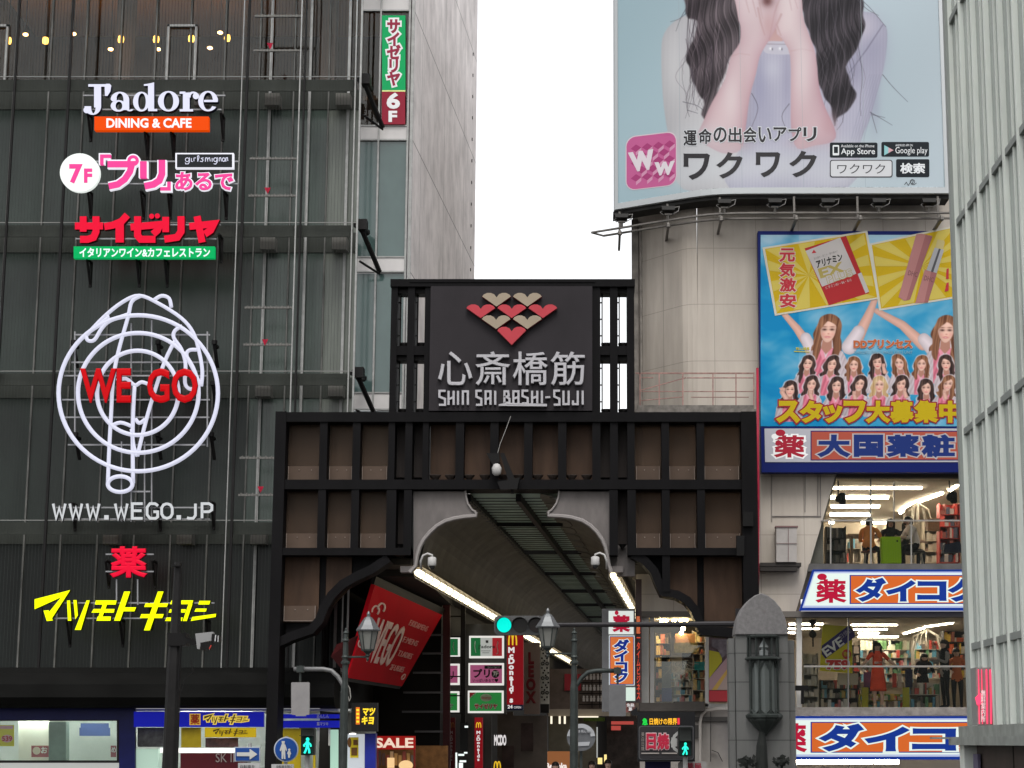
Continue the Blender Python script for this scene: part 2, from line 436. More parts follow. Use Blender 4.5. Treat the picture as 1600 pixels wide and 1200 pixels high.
for x0, wd in ((xm, .045), (xg - .07, .05), (xg + .02, .08)):
    m = MB(); m.box(x0 - wd / 2, YL - .07, 6.4, x0 + wd / 2, YL + .08, FZ[0]); m.build('mullion', alu, B1)
stone = panelled('pale_stone', (.84, .79, .775), (.72, .7, .71), 4.4, 3.47, 'yz', .022, .34, sstretch=(2, .8, .55), jc=.34)
m = MB()
def side(x, y): return x + AX * (y - YL)
y1 = 60.4
m.add([(side(xg + .06, YL), YL, 6.4), (side(xg + .06, y1), y1, 6.4), (side(xg + .06, y1), y1, 34), (side(xg + .06, YL), YL, 34),
       (side(xg - .02, YL), YL + .1, 6.4), (side(xg - 3, y1), y1, 6.4), (side(xg - 3, y1), y1, 34), (side(xg - .02, YL), YL + .1, 34)],
      [(0,1,2,3), (1,5,6,2), (5,4,7,6), (4,0,3,7), (3,2,6,7), (0,4,5,1)])
m.build('stone_wall', stone, B1)
for k in range(22):
    m = MB(); z = 9 + k * .72; m.box(side(xg + .06, y1 - 1.1) - .01, y1 - 1.12, z, side(xg + .06, y1 - 1.1) + .025, y1 - 1.06, z + .09); m.build('wall_anchor', dkmetal, B1)
# the restaurant room behind the clear floor
zt, zb = FZ[1], FZ[2]
m = MB(); m.box(xl, YL + 6, zb, xg - .2, YL + 6.1, zt); m.box(xl - .1, YL + .04, zb, xl, YL + 6.1, zt); m.build('rear_wall', M('room_brown', (.16, .12, .09), .8, var=.4, scale=.8), B1)
m = MB(); m.box(xl, YL + .55, zt - .16, xg - .2, YL + 6, zt - .1); m.build('ceiling', M('room_ceiling', (.7, .4, .2), .8), B1)
m = MB(); m.box(xl, YL + .55, zb + .02, xg - .2, YL + 6, zb + .14); m.build('room_floor', M('room_floor', (.1, .07, .05), .6), B1)
m = MB()
for u in (146, 480): m.box(X(u, YL, 60), YL + 2.2, zb + .15, X(u, YL, 60) + .42, YL + 2.7, zt - .17)
m.build('column', M('room_column', (.22, .18, .16), .7), B1)
for u0, u1 in ((262, 309), (-20, 14)):
    m = MB(); x0, x1 = X(u0, YL, 60), X(u1, YL, 60); z1 = Z(40, YL)
    for a, b in ((x0, x0 + .06), (x1 - .06, x1)): m.box(a, YL - .1, zb + .16, b, YL - .005, z1)
    m.box(x0, YL - .1, z1 - .06, x1, YL - .005, z1 + .001); m.build('door_frame', alu, B1)
pend = None
WARM = E('warm_lamp', (1, .56, .1), 3, lamp=True)
for i, (u, v) in enumerate(((13, 64), (71, 64), (189, 62), (244, 62), (299, 61), (355, 60))):
    c = P(u, v, YL + 1.6)
    t_ = thing('pendant_lamp', '', 'lamp', c, 'pendant lamps in the restaurant')
    t_['label'] = ['yellow pendant lamp at the far left edge of the upper restaurant window', 'yellow pendant lamp second from the left edge behind the upper left glass',
                   'yellow pendant lamp above the letter J apostrophe of the white cafe sign', 'yellow pendant lamp above the letter d of the white cafe sign',
                   'yellow pendant lamp seen inside the pale door frame upstairs', 'yellow pendant lamp rightmost of those in the upper left window'][i]
    m = MB(); m.lathe([(.03, .1), (.07, .09), (.085, 0), (.07, -.07), (.03, -.075)], c, 10); m.build('lamp_shade', WARM, t_, smooth=True)
    m = MB(); m.tube([c + Vector((0, 0, .1)), (c.x, c.y, zt - .17)], .012, 5); m.build('cord', dkmetal, t_)
for i, (u, v) in enumerate(((40, 54), (115, 53), (173, 77), (191, 52), (247, 77), (328, 75), (344, 51))):
    c = P(u, v, YL + 3.2)
    t_ = thing('spot_lamp', ['small round spot lamp between the two leftmost pendant lamps upstairs', 'small pale spot lamp left of the upstairs brown column', 'small low spot lamp right of the upstairs brown column',
        'small spot lamp just above the third yellow pendant lamp', 'small low spot lamp under the fourth yellow pendant lamp', 'small low spot lamp near the right end of the upstairs room', 'small spot lamp high at the right end of the upstairs room'][i], 'lamp', c, 'spot lamps in the restaurant')
    m = MB(); m.ball(c, .075, .075, .04, 10); m.build('bulb', E('spot_glow', (1, .6, .2), 9, lamp=True), t_, smooth=True)
    m = MB(); m.tube([c + Vector((0, 0, .03)), (c.x, c.y, zt - .17)], .01, 5); m.build('stem', dkmetal, t_)

# ------------------------------------------------------------ shop floor of the left building
yF = 45.9
navy = M('navy_panel', (.006, .009, .075), .35, var=.2, scale=3)
blue = M('blue_panel', (.012, .02, .36), .3)
m = MB(); z0, z1 = Z(1106, 45.3), Z(1048, 45.3)
prof = [(45.95, z1 + .1), (45.35, z1 - .05), (45.0, z1 - .32), (44.95, z1 - .62), (45.15, z0 + .05), (45.4, z0), (45.95, z0)]
xa, xb = xl, X(522, 45, 1080)
m.add([(xa, y, z) for y, z in prof] + [(xb, y, z) for y, z in prof], [tuple(range(7)), tuple(range(13, 6, -1))] + [(i, (i+1) % 7, 7 + (i+1) % 7, 7 + i) for i in range(7)])
m.build('canopy', M('canopy_black', (.009, .009, .0085), .8, spec=.03, var=.4, scale=1.5, stretch=(.4, 1, 1)), B1)
for u in (8, 103, 195, 380):
    m = MB(px(45.32)); m.rect(u - 8, 1057, u + 8, 1060, .05); m.build('canopy_light', M('pale_strip', (.6, .6, .58), .5), B1)
m = MB(); m.box(xa, yF + 3.6, 0, X(560, yF, 1150), yF + 3.7, z0); m.build('shop_rear_wall', M('shop_white', (.68, .72, .68), .6, var=.08), B1)
m = MB(); m.box(xa, yF + .05, z0 - .06, X(560, yF, 1150), yF + 3.6, z0 - .01); m.build('shop_ceiling', M('shop_ceiling', (.75, .76, .72), .7), B1)
mpf = px(yF)
m = MB(mpf); m.rect(-70, 1101, 186, 1126, .12); m.rect(186, 1101, 211, 1290, .12); m.build('fascia', navy, B1)
m = MB(mpf); m.rect(-70, 1188, 186, 1192, .08); m.rect(182.5, 1126, 186, 1188, .08); m.rect(-70, 1124.6, 186, 1126.4, .1); m.build('window_frame', dkmetal, B1)
m = MB(mpf); m.rect(-70, 1126.5, 182, 1187.5, .01); m.build('shop_window', clear_glass('shop_glass', (.92, .96, .93), .04), B1)
m = MB(mpf); m.rect(-70, 1192, 186, 1290, .08); m.build('sill_panel', M('sill_white', (.5, .52, .5), .5), B1)
m = MB(px(yF - .12)); m.rect(209, 1112, 412, 1136, .1); m.rect(437, 1116, 530, 1122.5, .1); m.rect(437, 1126, 530, 1137, .1); m.build('sign_band', E('lit_blue', (.012, .018, .5), .5), B1)
m = MB(px(yF + .02)); m.rect(76, 1128, 103, 1188, .3); m.build('glass_column', M('green_column', (.26, .36, .31), .3, var=.3, scale=2), B1)
m = MB(px(yF + 1.2)); m.rect(29, 1120, 76, 1192, .1); m.build('partition', M('shop_cream', (.62, .61, .53), .6), B1)
mp = px(yF + .06)
tt = thing('price_poster', 'yellow price poster with a pink heading in the left shop window', 'poster', P(11, 1165, yF + .06))
m = MB(mp); m.rect(-2, 1133, 22, 1166, .01); m.build('sheet', M('poster_yellow', (.72, .62, .03), .6), tt)
m = MB(px(yF + .05)); m.rect(0, 1134, 20, 1139, .01); m.ell(11, 1154, 9, 6, .01); m.build('heading', M('poster_pink', (.72, .35, .4), .6), tt)
text(tt, 'price', '539', (3, 1150, 19, 1158), yF + .03, M('ink_red', (.5, .02, .04), .5), .03, .005)
tt = thing('round_badge_label', 'dull red label with a cream circle in the left shop window', 'label', P(62, 1182, yF + .9))
m = MB(px(yF + .9)); m.rect(49, 1165, 76, 1183, .01); m.build('sheet', M('label_red', (.42, .12, .14), .6), tt)
m = MB(px(yF + .88)); m.ell(57, 1173, 6, 6, .01); m.build('circle', M('label_cream', (.75, .62, .5), .6), tt)
text(tt, 'word', 'お', (64, 1167, 74, 1177), yF + .86, M('label_white', (.8, .8, .8), .6), .02, .005)
tt = thing('round_badge_label', 'dull red label at the right edge of the left shop window', 'label', P(178, 1182, yF + .05))
m = MB(px(yF + .05)); m.rect(173, 1165, 181.5, 1183, .01); m.build('sheet', MATS['label_red'], tt)
text(tt, 'word', 'め', (174, 1167, 181, 1176), yF + .03, MATS['label_white'], .02, .005)
m = MB(px(yF + 2)); m.rect(126, 1130, 170, 1137, .02); m.rect(124, 1137, 172, 1150, .02)
tag(m.build('ceiling_banner', M('banner_blue', (.02, .04, .13), .6)), 'blue striped banner hanging high inside the left shop window', 'banner')
def ceiling_light(name_label, a, b, r, mat, group, cat='lamp', cap=True):
    """a fluorescent tube in its slim white housing"""
    c = (Vector(a) + Vector(b)) / 2
    t_ = thing('tube_light', name_label, cat, c, group)
    m = MB(); m.tube([a, b], r, 8); m.build('tube', mat, t_, smooth=False)
    up = Vector((0, 0, r + .02)); dd = (Vector(b) - Vector(a)).normalized()
    m = MB(); m.tube([Vector(a) - dd * .03 + up, Vector(b) + dd * .03 + up], r * .7, 4); m.build('housing', M('lamp_housing', (.7, .7, .68), .5), t_)
    return t_
TUBE = E('tube_white', (1, .88, .7), 24, lamp=True)
FILL_TUBE = E('fill_tube_cool', (.93, 1, .94), 46, lamp=True)
for i, x0 in enumerate((X(20, 47, 1150), X(140, 47, 1150), X(330, 47, 1150))):  # unseen tubes added to light the blue shop's interior
    ceiling_light(['unseen added cool tube light high at the left of the blue shop', 'unseen added cool tube light high at the middle of the blue shop', 'unseen added cool tube light high over the cosmetics counter'][i], (x0 - .9, 47.0, z0 - .12), (x0 + .9, 47.0, z0 - .12), .03, FILL_TUBE, 'added unseen tube lights of the blue shop')
# the shop entrance to the right of the blue pillar
sh = thing('shop_counter', 'dark red cosmetics counter under a white lit strip behind the blue shop entrance', 'counter', P(320, 1200, yF + .6))
m = MB(px(yF + .6)); m.rect(282, 1177, 383, 1260, .4); m.build('counter_front', M('counter_red', (.11, .012, .02), .4), sh)
m = MB(px(yF + .55)); m.rect(250, 1169, 385, 1176, .4); m.build('light_strip', E('strip_white', (1, .98, .92), 1.6), sh)
text(sh, 'lettering', 'SK II', (337, 1177, 366, 1191), yF + .57, M('silver_print', (.42, .36, .34), .4), .0, .006)
m = MB(px(yF + .3)); m.rect(210, 1170, 247, 1290, .4)
tag(m.build('display_case', E('mint_case', (.62, .85, .7), .55)), 'pale mint glowing display case beside the blue pillar', 'display case')
m = MB(px(yF + .15)); m.rect(215, 1137, 259, 1167, .02)
tag(m.build('grey_poster', M('poster_grey', (.1, .1, .1), .5, var=.6, scale=6)), 'dark grey photo poster under the blue sign band left of the black pole', 'poster')
m = MB(px(yF + .18)); m.rect(283, 1137, 314, 1168, .02)
tag(m.build('yellow_poster', M('poster_gold', (.62, .46, .02), .5, var=.25, scale=3)), 'plain yellow poster right of the black pole under the sign band', 'poster')
m = MB(px(yF + .2)); m.rect(321, 1153, 372, 1168, .02)
tag(m.build('photo_poster', M('poster_photo', (.2, .1, .1), .5, col2=(.06, .04, .04), scale=4)), 'reddish brown photo poster above the white lit strip', 'poster')
MATSU = dict(a=[[(216,145),(437,88),(415,122),(365,140),(216,207)], [(437,90),(325,262),(300,232),(385,128)], [(272,215),(305,213),(330,277),(292,280)]],
 b=[[(418,153),(437,152),(445,278),(424,278)], [(458,150),(478,150),(486,245),(470,270)], [(540,152),(560,152),(505,335),(467,335)]],
 c=[[(598,152),(728,152),(722,178),(592,178)], [(585,205),(715,205),(710,228),(570,228)], [(640,178),(668,178),(640,252),(615,252)], [(610,252),(692,252),(690,278),(602,278)]],
 d=[[(775,97),(812,97),(750,278),(712,278)], [(772,195),(850,195),(838,220),(765,220)]],
 e=[[(985,97),(1020,97),(935,338),(898,338)], [(908,170),(1050,170),(1040,193),(900,193)], [(882,237),(1022,237),(1012,262),(873,262)]],
 f=[[(1070,152),(1205,152),(1198,176),(1060,176)], [(1175,176),(1200,176),(1165,280),(1140,280)], [(1060,207),(1160,207),(1155,228),(1052,228)], [(1040,258),(1140,258),(1135,280),(1030,280)]],
 g=[[(1243,155),(1312,155),(1305,178),(1237,178)], [(1222,203),(1290,203),(1284,222),(1213,222)], [(1348,235),(1345,255),(1190,280),(1200,255)]])
def angular_logo(par, box, Y, mat, halo=None, depth=.02, name='lettering', glyphs='abcdefg', side=None):
    u0, v0, u1, v1 = box
    f = lambda q: (u0 + (q[0] - 216) / 1132 * (u1 - u0), v0 + (q[1] - 88) / 250 * (v1 - v0))
    if halo:
        m = MB(px(Y + .008))
        for k in glyphs:
            for pl in MATSU[k]: m.stroke([f(q) for q in pl], halo[0], depth, closed=True)
        m.build('lettering_outline', halo[1], par)
    m = MB(px(Y))
    for k in glyphs:
        for pl in MATSU[k]: m.poly([f(q) for q in pl], depth)
    return m.build(name, mat, par, side=side)
yellow_print = M('yellow_print', (.85, .62, .02), .5)
black_print = M('black_print', (.015, .013, .012), .5)
tt = thing('shop_sign', 'small yellow angular lettering and orange medicine square on the blue band', 'sign', P(350, 1136, yF - .14))
m = MB(px(yF - .15)); m.rect(296, 1115, 313, 1133, .03); sq = m.build('square', E('orange_square', (.85, .5, .08), .5), tt)
text(sq, 'medicine_character', '薬', (297.5, 1116, 311.5, 1132), yF - .17, M('print_brown_red', (.45, .03, .01), .5), .03, .008)
angular_logo(tt, (319, 1116, 388, 1131), yF - .16, M('logo_brown', (.08, .045, .01), .5), (3.2, E('logo_yellow', (.9, .66, .1), .7)))
tt = thing('shop_sign', 'yellow sign strip with dark angular lettering hanging below the blue band', 'sign', P(360, 1152, yF - .05))
m = MB(px(yF - .05)); m.rect(320, 1137, 400, 1152, .03); m.build('board', E('strip_yellow', (.85, .6, .02), .45), tt)
angular_logo(tt, (333, 1138, 387, 1150), yF - .07, MATS['logo_brown'])
for k, (u, v) in enumerate(((495, 1116.5), (495, 1127))):
    pass
tt = thing('band_lettering', 'small white mirrored words on the blue band right of the gate post', 'lettering', P(504, 1123, yF - .15))
text(tt, 'words', 'あんしん', (495, 1116, 514, 1122), yF - .15, M('dim_white', (.5, .5, .5), .5), .02, .006)
text(tt, 'words', '薬マツキ', (495, 1128, 513, 1134), yF - .15, MATS['dim_white'], .02, .006)
for lab, u0, u1, mt in (('plain yellow tall poster between the gate post and the green walking signal', 438, 470, 'poster_gold'), ('narrow yellow poster right of the green walking signal', 489, 493, 'poster_gold')):
    m = MB(px(yF)); m.rect(u0, 1138, u1, 1290, .03); tag(m.build('tall_poster', MATS[mt]), lab, 'poster')
m = MB(px(yF)); m.rect(495.5, 1138, 499, 1158, .03); m.rect(513, 1138, 516, 1165, .03); tag(m.build('door_strip', M('white_strip', (.6, .6, .56), .5)), 'pair of short white strips hanging in the shop entrance', 'strip')
m = MB(px(yF + .3)); m.rect(516, 1140, 528, 1290, .1); tag(m.build('glass_door', E('mint_door', (.55, .85, .68), .6)), 'mint glowing glass door behind the left lamp post', 'door')
m = MB(px(yF + .2)); m.rect(535, 1146, 542, 1290, .1); tag(m.build('glass_door', MATS['mint_door']), 'narrow mint glowing glass door right of the left lamp post', 'door')
for i, (u, v) in enumerate(((503, 1142), (523, 1143), (551, 1147), (583, 1151))):
    m = MB(); c = P(u, v, yF + 1.2); m.ball(c, .09, .09, .025, 10)
    tag(m.build('downlight', E('downlight_white', (1, .97, .9), 4)), ['small white downlight above the shop entrance strips', 'small white downlight above the mint glass door', 'white downlight above the framed yellow poster', 'white downlight above the blue corner pillar'][i], 'lamp', 'downlights of the shop entrance')
tt = thing('framed_poster', 'yellow advertising poster in a white frame under a downlight', 'poster', P(555, 1200, yF + .25))
m = MB(px(yF + .25)); m.rect(543, 1147, 569, 1290, .1); m.build('frame', E('frame_white', (.75, .8, .85), .55), tt)
m = MB(px(yF + .22)); m.rect(547, 1152, 560, 1184, .02); shh = m.build('sheet', M('sheet_yellow', (.75, .58, .02), .5), tt)
m = MB(px(yF + .2)); m.rect(552, 1156, 559, 1164, .01); m.rect(549, 1168, 558, 1180, .01); m.ell(546, 1160, 3, 8, .01); m.build('print', M('sheet_brown', (.16, .07, .02), .5), shh)
m = MB(px(yF + .1)); m.rect(570, 1146, 587, 1290, .3); tag(m.build('corner_pillar', M('pillar_blue', (.02, .03, .3), .35, var=.2)), 'bright blue corner pillar of the shop beside the red sale banner', 'pillar')
tt = thing('small_lit_sign', 'small glowing yellow and orange upright sign on the dark shop corner', 'sign', P(571, 1134, yF - .2))
m = MB(px(yF - .18)); m.rect(549, 1098, 590, 1143, .15); m.build('board', M('board_black', (.012, .012, .012), .5), tt)
text(tt, 'lettering', 'マツ\nキヨ', (564.5, 1106, 584, 1132), yF - .2, E('neon_yellow', (1, .68, .03), 1.1), .05, .01, slant=.1)
m = MB(px(yF - .2)); m.rect(556, 1105, 562, 1132, .01); sb = m.build('side_bar', E('neon_orange', (.9, .22, .03), .7), tt)
m = MB(px(yF - .22)); [m.rect(557, 1108 + 6 * k, 561, 1111 + 6 * k, .01) for k in range(4)]; m.build('side_print', MATS['neon_yellow'], sb)
# the sale shop inside the arcade
tt = thing('sale_shop', 'brightly lit clothing shop under a red banner reading sale', 'shop', P(618, 1200, 49))
m = MB(px(48.5)); m.rect(588, 1150, 649, 1171, .06); bn = m.build('banner', E('sale_red', (.62, .02, .015), .35), tt)
text(bn, 'lettering', 'SALE', (586, 1153, 646, 1168.5), 48.46, E('sale_letters', (1, .78, .62), .8), .03, .01)
m = MB(px(50.5)); m.rect(575, 1165, 700, 1290, .06); m.build('rear_wall', M('shop_amber', (.42, .2, .07), .6, var=.5, scale=4), tt)
m = MB(px(49.6)); [m.rect(590 + 6.5 * k, 1174 + 3 * (k % 3), 595 + 6.5 * k, 1196, .05) for k in range(9)]; m.build('goods', islands('goods_warm', [(.5, .3, .1), (.1, .04, .03), (.7, .5, .3), (.3, .06, .04), (.12, .1, .09)]), tt)
m = MB(px(49.4)); m.rect(605, 1184, 616, 1200, .05); m.ell(634, 1196, 11, 8, .05); m.build('lit_display', E('amber_glow', (1, .66, .32), .9), tt)
m = MB(px(48.45)); m.rect(589, 1171, 591, 1290, .06); m.rect(646, 1171, 649, 1290, .06); m.build('side_post', M('post_red', (.3, .03, .02), .5), tt)
# ------------------------------------------------------------ lettering on the left building, each sign on its bracket frame
YW = 45.45
LW = E('letter_white', (.78, .79, .96), .72); LPINK = E('letter_pink', (.93, .07, .33), .74); LRED = E('letter_red', (.86, .006, .04), .74)
LGREEN = E('panel_green', (.0, .5, .13), .62); LYEL = E('letter_yellow', (.86, 1, .0), 1.15); LGREY = E('letter_grey', (.62, .64, .66), .72)
side_navy = M('letter_side', (.02, .025, .05), .5)
def frame(par, bars, uprights, Y=YW + .12):
    m = MB(px(Y))
    for u0, u1, v in bars: m.rect(u0, v - 1.1, u1, v + 1.1, .03)
    m.build('frame_bar', M('frame_grey', (.26, .26, .27), .5, .4), par)
    for u, v in uprights:
        m = MB(); c = P(u, v, Y); m.tube([c, (c.x, YS, c.z)], .035, 6); m.tube([c, (c.x, YS, c.z - .62)], .03, 6)
        m.tube([(c.x, YS - .03, c.z), (c.x, YS - .03, c.z - .62)], .04, 6); m.build('bracket', dkmetal, par)
# cafe sign
t_ = thing('cafe_sign', 'white fat serif cafe lettering over an orange dining panel', 'sign', P(238, 203, YW))
m = MB(px(YW))
m.rect(138, 131.5, 165, 135.5, .14); m.rect(147, 133, 158, 168, .14); m.arc(145, 166, 13, 13.5, 3.5, 11, 0, 180, .14, du=1); m.ell(135.5, 172, 5, 5, .14)
m.poly([(163.5, 133), (166, 131), (171.5, 131), (174, 134), (172.5, 143), (168, 150), (164, 150)], .14)
m.arc(185, 165.5, 12, 9, 5.2, 6.6, 0, 360, .14, du=1); m.rect(193, 154, 202, 172, .14); m.arc(187.5, 156, 14.5, 12.5, 5.5, 10, 180, 360, .14); m.ell(178, 154.5, 4.6, 4.4, .14); m.arc(203, 170, 6, 4, 1.5, 2, 20, 180, .14)
m.arc(221, 159, 13, 15.5, 6, 13, 0, 360, .14, du=1); m.rect(231.5, 132, 241, 173, .14); m.poly([(225, 132), (232, 131), (241, 129), (241, 134), (225, 134.5)], .14); m.rect(232, 170.5, 246, 174, .14)
m.arc(263.5, 158.5, 16.5, 16, 7.5, 13.6, 0, 360, .14)
m.rect(286, 145, 296.5, 172, .14); m.rect(281, 171, 302, 174.5, .14); m.rect(281, 143.5, 290, 147, .14); m.arc(302, 153, 10, 9.5, 4, 6.5, 180, 330, .14); m.ell(306.5, 150.5, 5, 5, .14)
m.arc(325.5, 158.5, 15.5, 16, 7.5, 13.5, 35, 360, .14); m.rect(319, 156.5, 340.5, 160, .14)
m.build('lettering', LW, t_, side=side_navy)
m = MB(px(YW)); m.rect(147.5, 182, 326, 203.5, .16); pn = m.build('panel', E('panel_orange', (.9, .075, .0), .7), t_)
text(pn, 'panel_lettering', 'DINING & CAFE', (166, 184.5, 299, 199.5), YW - .02, E('panel_letter', (1, .93, .95), .85), .03, .03)
frame(t_, [(130, 352, 149), (130, 346, 171)], [(137, 176), (226, 204), (267, 204), (345, 176)])
# photo booth floor sign
t_ = thing('floor_sign', 'round white floor disc with pink katakana lettering and a small black nameplate', 'sign', P(230, 300, YW))
m = MB(px(YW)); m.ell(124.5, 269.5, 31, 30, .14, 40); dc = m.build('disc', E('disc_white', (.9, .96, .92), .84), t_)
text(dc, 'floor_number', '7', (108, 256, 128, 286), YW - .02, LPINK, .05, .02); text(dc, 'floor_letter', 'F', (131, 263, 144, 285.5), YW - .02, LPINK, .05, .02)
hal = E('halo_white', (.9, .9, .98), .8)
m1 = MB(px(YW)); m0 = MB(px(YW + .012))
def hs_(pts, wd, closed=False): m1.stroke(pts, wd, .1, closed); m0.stroke(pts, wd + 4, .1, closed)
hs_([(159, 257), (159, 244), (172.5, 244)], 5.5); hs_([(264, 284), (264, 295), (250.5, 295)], 5.5)
hs_([(168, 256.5), (206, 256.5), (203, 268), (195, 280), (184, 288), (170, 291)], 10)
hs_([(224, 252), (224, 278)], 10.5); hs_([(253, 250), (253, 272), (249, 282), (240, 288), (226, 291)], 10.5)
for c, r in (((208, 251), 9),): m1.arc(*c, 9, 8.5, 4, 3.8, 0, 360, .1); m0.arc(*c, 11, 10.5, 2.5, 2.3, 0, 360, .1)
m0.build('lettering_outline', hal, t_); m1.build('lettering', LPINK, t_)
text(t_, 'lettering', 'あるで', (273, 268, 365, 298), YW, LPINK, .05, .1, halo=(.035, hal, 'lettering_outline'))
m = MB(px(YW)); m.rect(274, 239, 365, 263, .12); npl = m.build('nameplate', hal, t_)
m = MB(px(YW - .02)); m.rect(276.5, 241, 362.5, 261, .02); m.build('nameplate_face', M('face_black', (.01, .012, .014), .4), npl)
m = MB(px(YW - .03)); cw = .95                                       # thin hand-drawn script
sc_ = lambda pts: m.stroke([(a, b) for a, b in pts], cw, .01)
def loop(cu, cv, ru, rv): m.stroke([(cu + ru * math.cos(R(a)), cv + rv * math.sin(R(a))) for a in range(0, 360, 30)], cw, .01, True)
loop(292.5, 249.5, 3, 3); sc_([(296, 246), (296, 253), (294, 256), (290, 256), (289.5, 254)]); sc_([(299, 247), (299, 252), (301, 252.5)]); sc_([(303, 252), (303, 247), (306, 246.5)])
sc_([(309, 252.5), (308.5, 244), (310.5, 243), (311, 246), (309, 252)]); sc_([(318, 246.5), (314.5, 247.5), (317.5, 250), (316, 252.5), (312.5, 252)])
sc_([(321, 252.5), (321, 247), (323.5, 246.5), (324.5, 252), (325, 247.5), (327.5, 246.5), (328.5, 252)]); sc_([(331.5, 247), (331.5, 252.5)]); loop(336.5, 249.5, 2.6, 3); sc_([(339.5, 246), (339.5, 253), (337, 256.5), (334, 256)])
sc_([(342.5, 252), (342.5, 247), (345, 246.5), (346, 252)]); loop(349.5, 249.5, 2.2, 2.8); sc_([(353, 252.5), (353, 247), (355.5, 246.5), (356, 251.5)])
m.build('script', LW, npl)
frame(t_, [(150, 372, 252), (150, 372, 287)], [(137, 296), (220, 298), (262, 298), (350, 298)])
# restaurant sign
t_ = thing('restaurant_sign', 'rounded red katakana lettering over a green restaurant panel', 'sign', P(227, 404, YW))
m = MB(px(YW)); W_ = 11
sk = lambda pts, wd=W_: m.stroke(pts, wd, .14)
sk([(117, 353), (161, 353)]); sk([(130, 338), (130, 362)], 10.5); sk([(150, 338), (150, 362), (146, 371), (137, 374), (125, 374)], 11)
sk([(199, 336), (190, 346), (176, 352), (163, 354)], 11); sk([(187, 348), (187, 379)], 13)
sk([(204, 355), (250, 351), (246, 360), (239, 366)], 11); sk([(215, 338), (215, 368), (220, 374), (243, 374)], 11); m.ell(237, 338, 4, 4, .14); m.ell(246, 337.5, 4, 4, .14)
sk([(259, 339), (259, 363)], 10.5); sk([(283, 338), (283, 362), (277, 371), (257, 374)], 11)
sk([(296, 354), (334, 350), (329, 360), (320, 366)], 11); sk([(308, 338), (316, 379)], 11)
m.build('lettering', LRED, t_, side=M('letter_side_red', (.16, .008, .012), .5))
m = MB(px(YW)); m.rect(115, 385, 335.5, 403.5, .14); pn = m.build('panel', LGREEN, t_)
text(pn, 'panel_lettering', 'イタリアンワイン&カフェレストラン', (124, 387, 328, 401.5), YW - .02, E('panel_letter_white', (.85, 1, .95), .85), .03, .02)
frame(t_, [(118, 345, 351), (118, 338, 373)], [(136, 404), (213, 404), (257, 404), (342, 366)])
# round neon sign
t_ = thing('neon_sign', 'huge white neon tube rings with a pointing hand and red lettering across', 'sign', P(216, 772, YW))
f = lambda x, y: P(60 + x * .2917, 440 + y * .2917, YW)
NEON = E('neon_white', (.8, .81, .98), .66)
def ring(name, cx, cy, rx, ry):
    m = MB(); m.tube([f(cx + rx * math.cos(R(a)), cy + ry * math.sin(R(a))) for a in range(0, 360, 5)], .052, 8, True); m.build(name, NEON, t_, smooth=True)
ring('outer_ring', 535, 598, 427, 418); ring('middle_ring', 535, 596, 323, 321); ring('inner_ring', 532, 596, 218, 226)
def smooth_pts(pts, n=4):
    o = []; pts = [Vector(p) for p in pts]
    for i in range(len(pts) - 1):
        a, b, c, d2 = pts[max(0, i-1)], pts[i], pts[i+1], pts[min(len(pts)-1, i+2)]
        for k in range(n):
            s_ = k / n; o.append(.5 * ((2*b) + (-a + c) * s_ + (2*a - 5*b + 4*c - d2) * s_**2 + (-a + 3*b - 3*c + d2) * s_**3))
    return o + [pts[-1]]
m = MB()
for pl in ([(255, 290), (350, 190), (450, 110), (540, 75), (640, 115), (765, 195), (830, 275), (862, 380), (878, 480), (872, 560)],
           [(255, 290), (265, 315), (300, 312), (340, 250), (385, 210), (490, 172)], [(250, 285), (365, 200), (362, 180)],
           [(620, 98), (660, 76), (700, 90), (712, 138)], [(545, 78), (500, 108), (480, 190), (440, 330), (412, 450), (397, 560), (390, 700), (380, 880), (372, 1080)],
           [(515, 560), (508, 700), (505, 860), (508, 1080)], [(420, 530), (470, 520), (517, 555), (555, 538), (610, 560)],
           [(735, 310), (680, 420), (625, 580), (575, 750), (530, 935)], [(520, 735), (540, 758), (572, 738)],
           [(770, 238), (732, 262), (725, 300), (765, 360), (788, 440), (785, 540), (808, 574), (840, 572)], [(848, 365), (808, 368), (795, 400), (840, 490), (868, 560)],
           [(385, 775), (440, 755), (500, 775)], [(500, 790), (510, 880), (530, 935)]):
    m.tube([f(q.x, q.y) for q in smooth_pts([(a, b) for a, b in pl])], .046, 8)
m.tube([f(438 + 66 * math.cos(R(a)), 1085 + 42 * math.sin(R(a))) for a in range(0, 360, 12)], .05, 8, True)
m.build('hand_outline', NEON, t_, smooth=True)
text(t_, 'lettering', 'WE', (125, 575, 205, 629), YW - .2, E('neon_red', (.72, .004, .008), .56), .035, .1, side=MATS['letter_side_red'])
text(t_, 'lettering', 'GO', (229, 575, 309, 629), YW - .2, MATS['neon_red'], .035, .1, side=MATS['letter_side_red'])
m = MB(px(YW + .14))
for u0, u1, v in ((116, 328, 523), (111, 328, 566), (100, 325, 587), (97, 328, 624.5), (100, 327, 652), (106, 321, 695), (205, 235, 768)): m.rect(u0, v - 1.2, u1, v + 1.2, .03)
for u, v0, v1 in ((117, 518, 696), (205, 505, 815), (237, 500, 815), (324, 518, 698), (190, 690, 815), (226, 690, 815)): m.rect(u - 1, v0, u + 1, v1, .05)
m.build('frame_bar', MATS['frame_grey'], t_)
for u, v in ((115, 538), (335, 538), (247, 538), (330, 682), (246, 682), (118, 682), (333, 602)):
    m = MB(); c = P(u, v, YW + .17); m.tube([c, (c.x, YS, c.z)], .05, 6); m.tube([c, (c.x + .02, YS, c.z - .5)], .045, 6); m.tube([c, (c.x, c.y, c.z + .1)], .07, 6); m.build('bracket', dkmetal, t_)
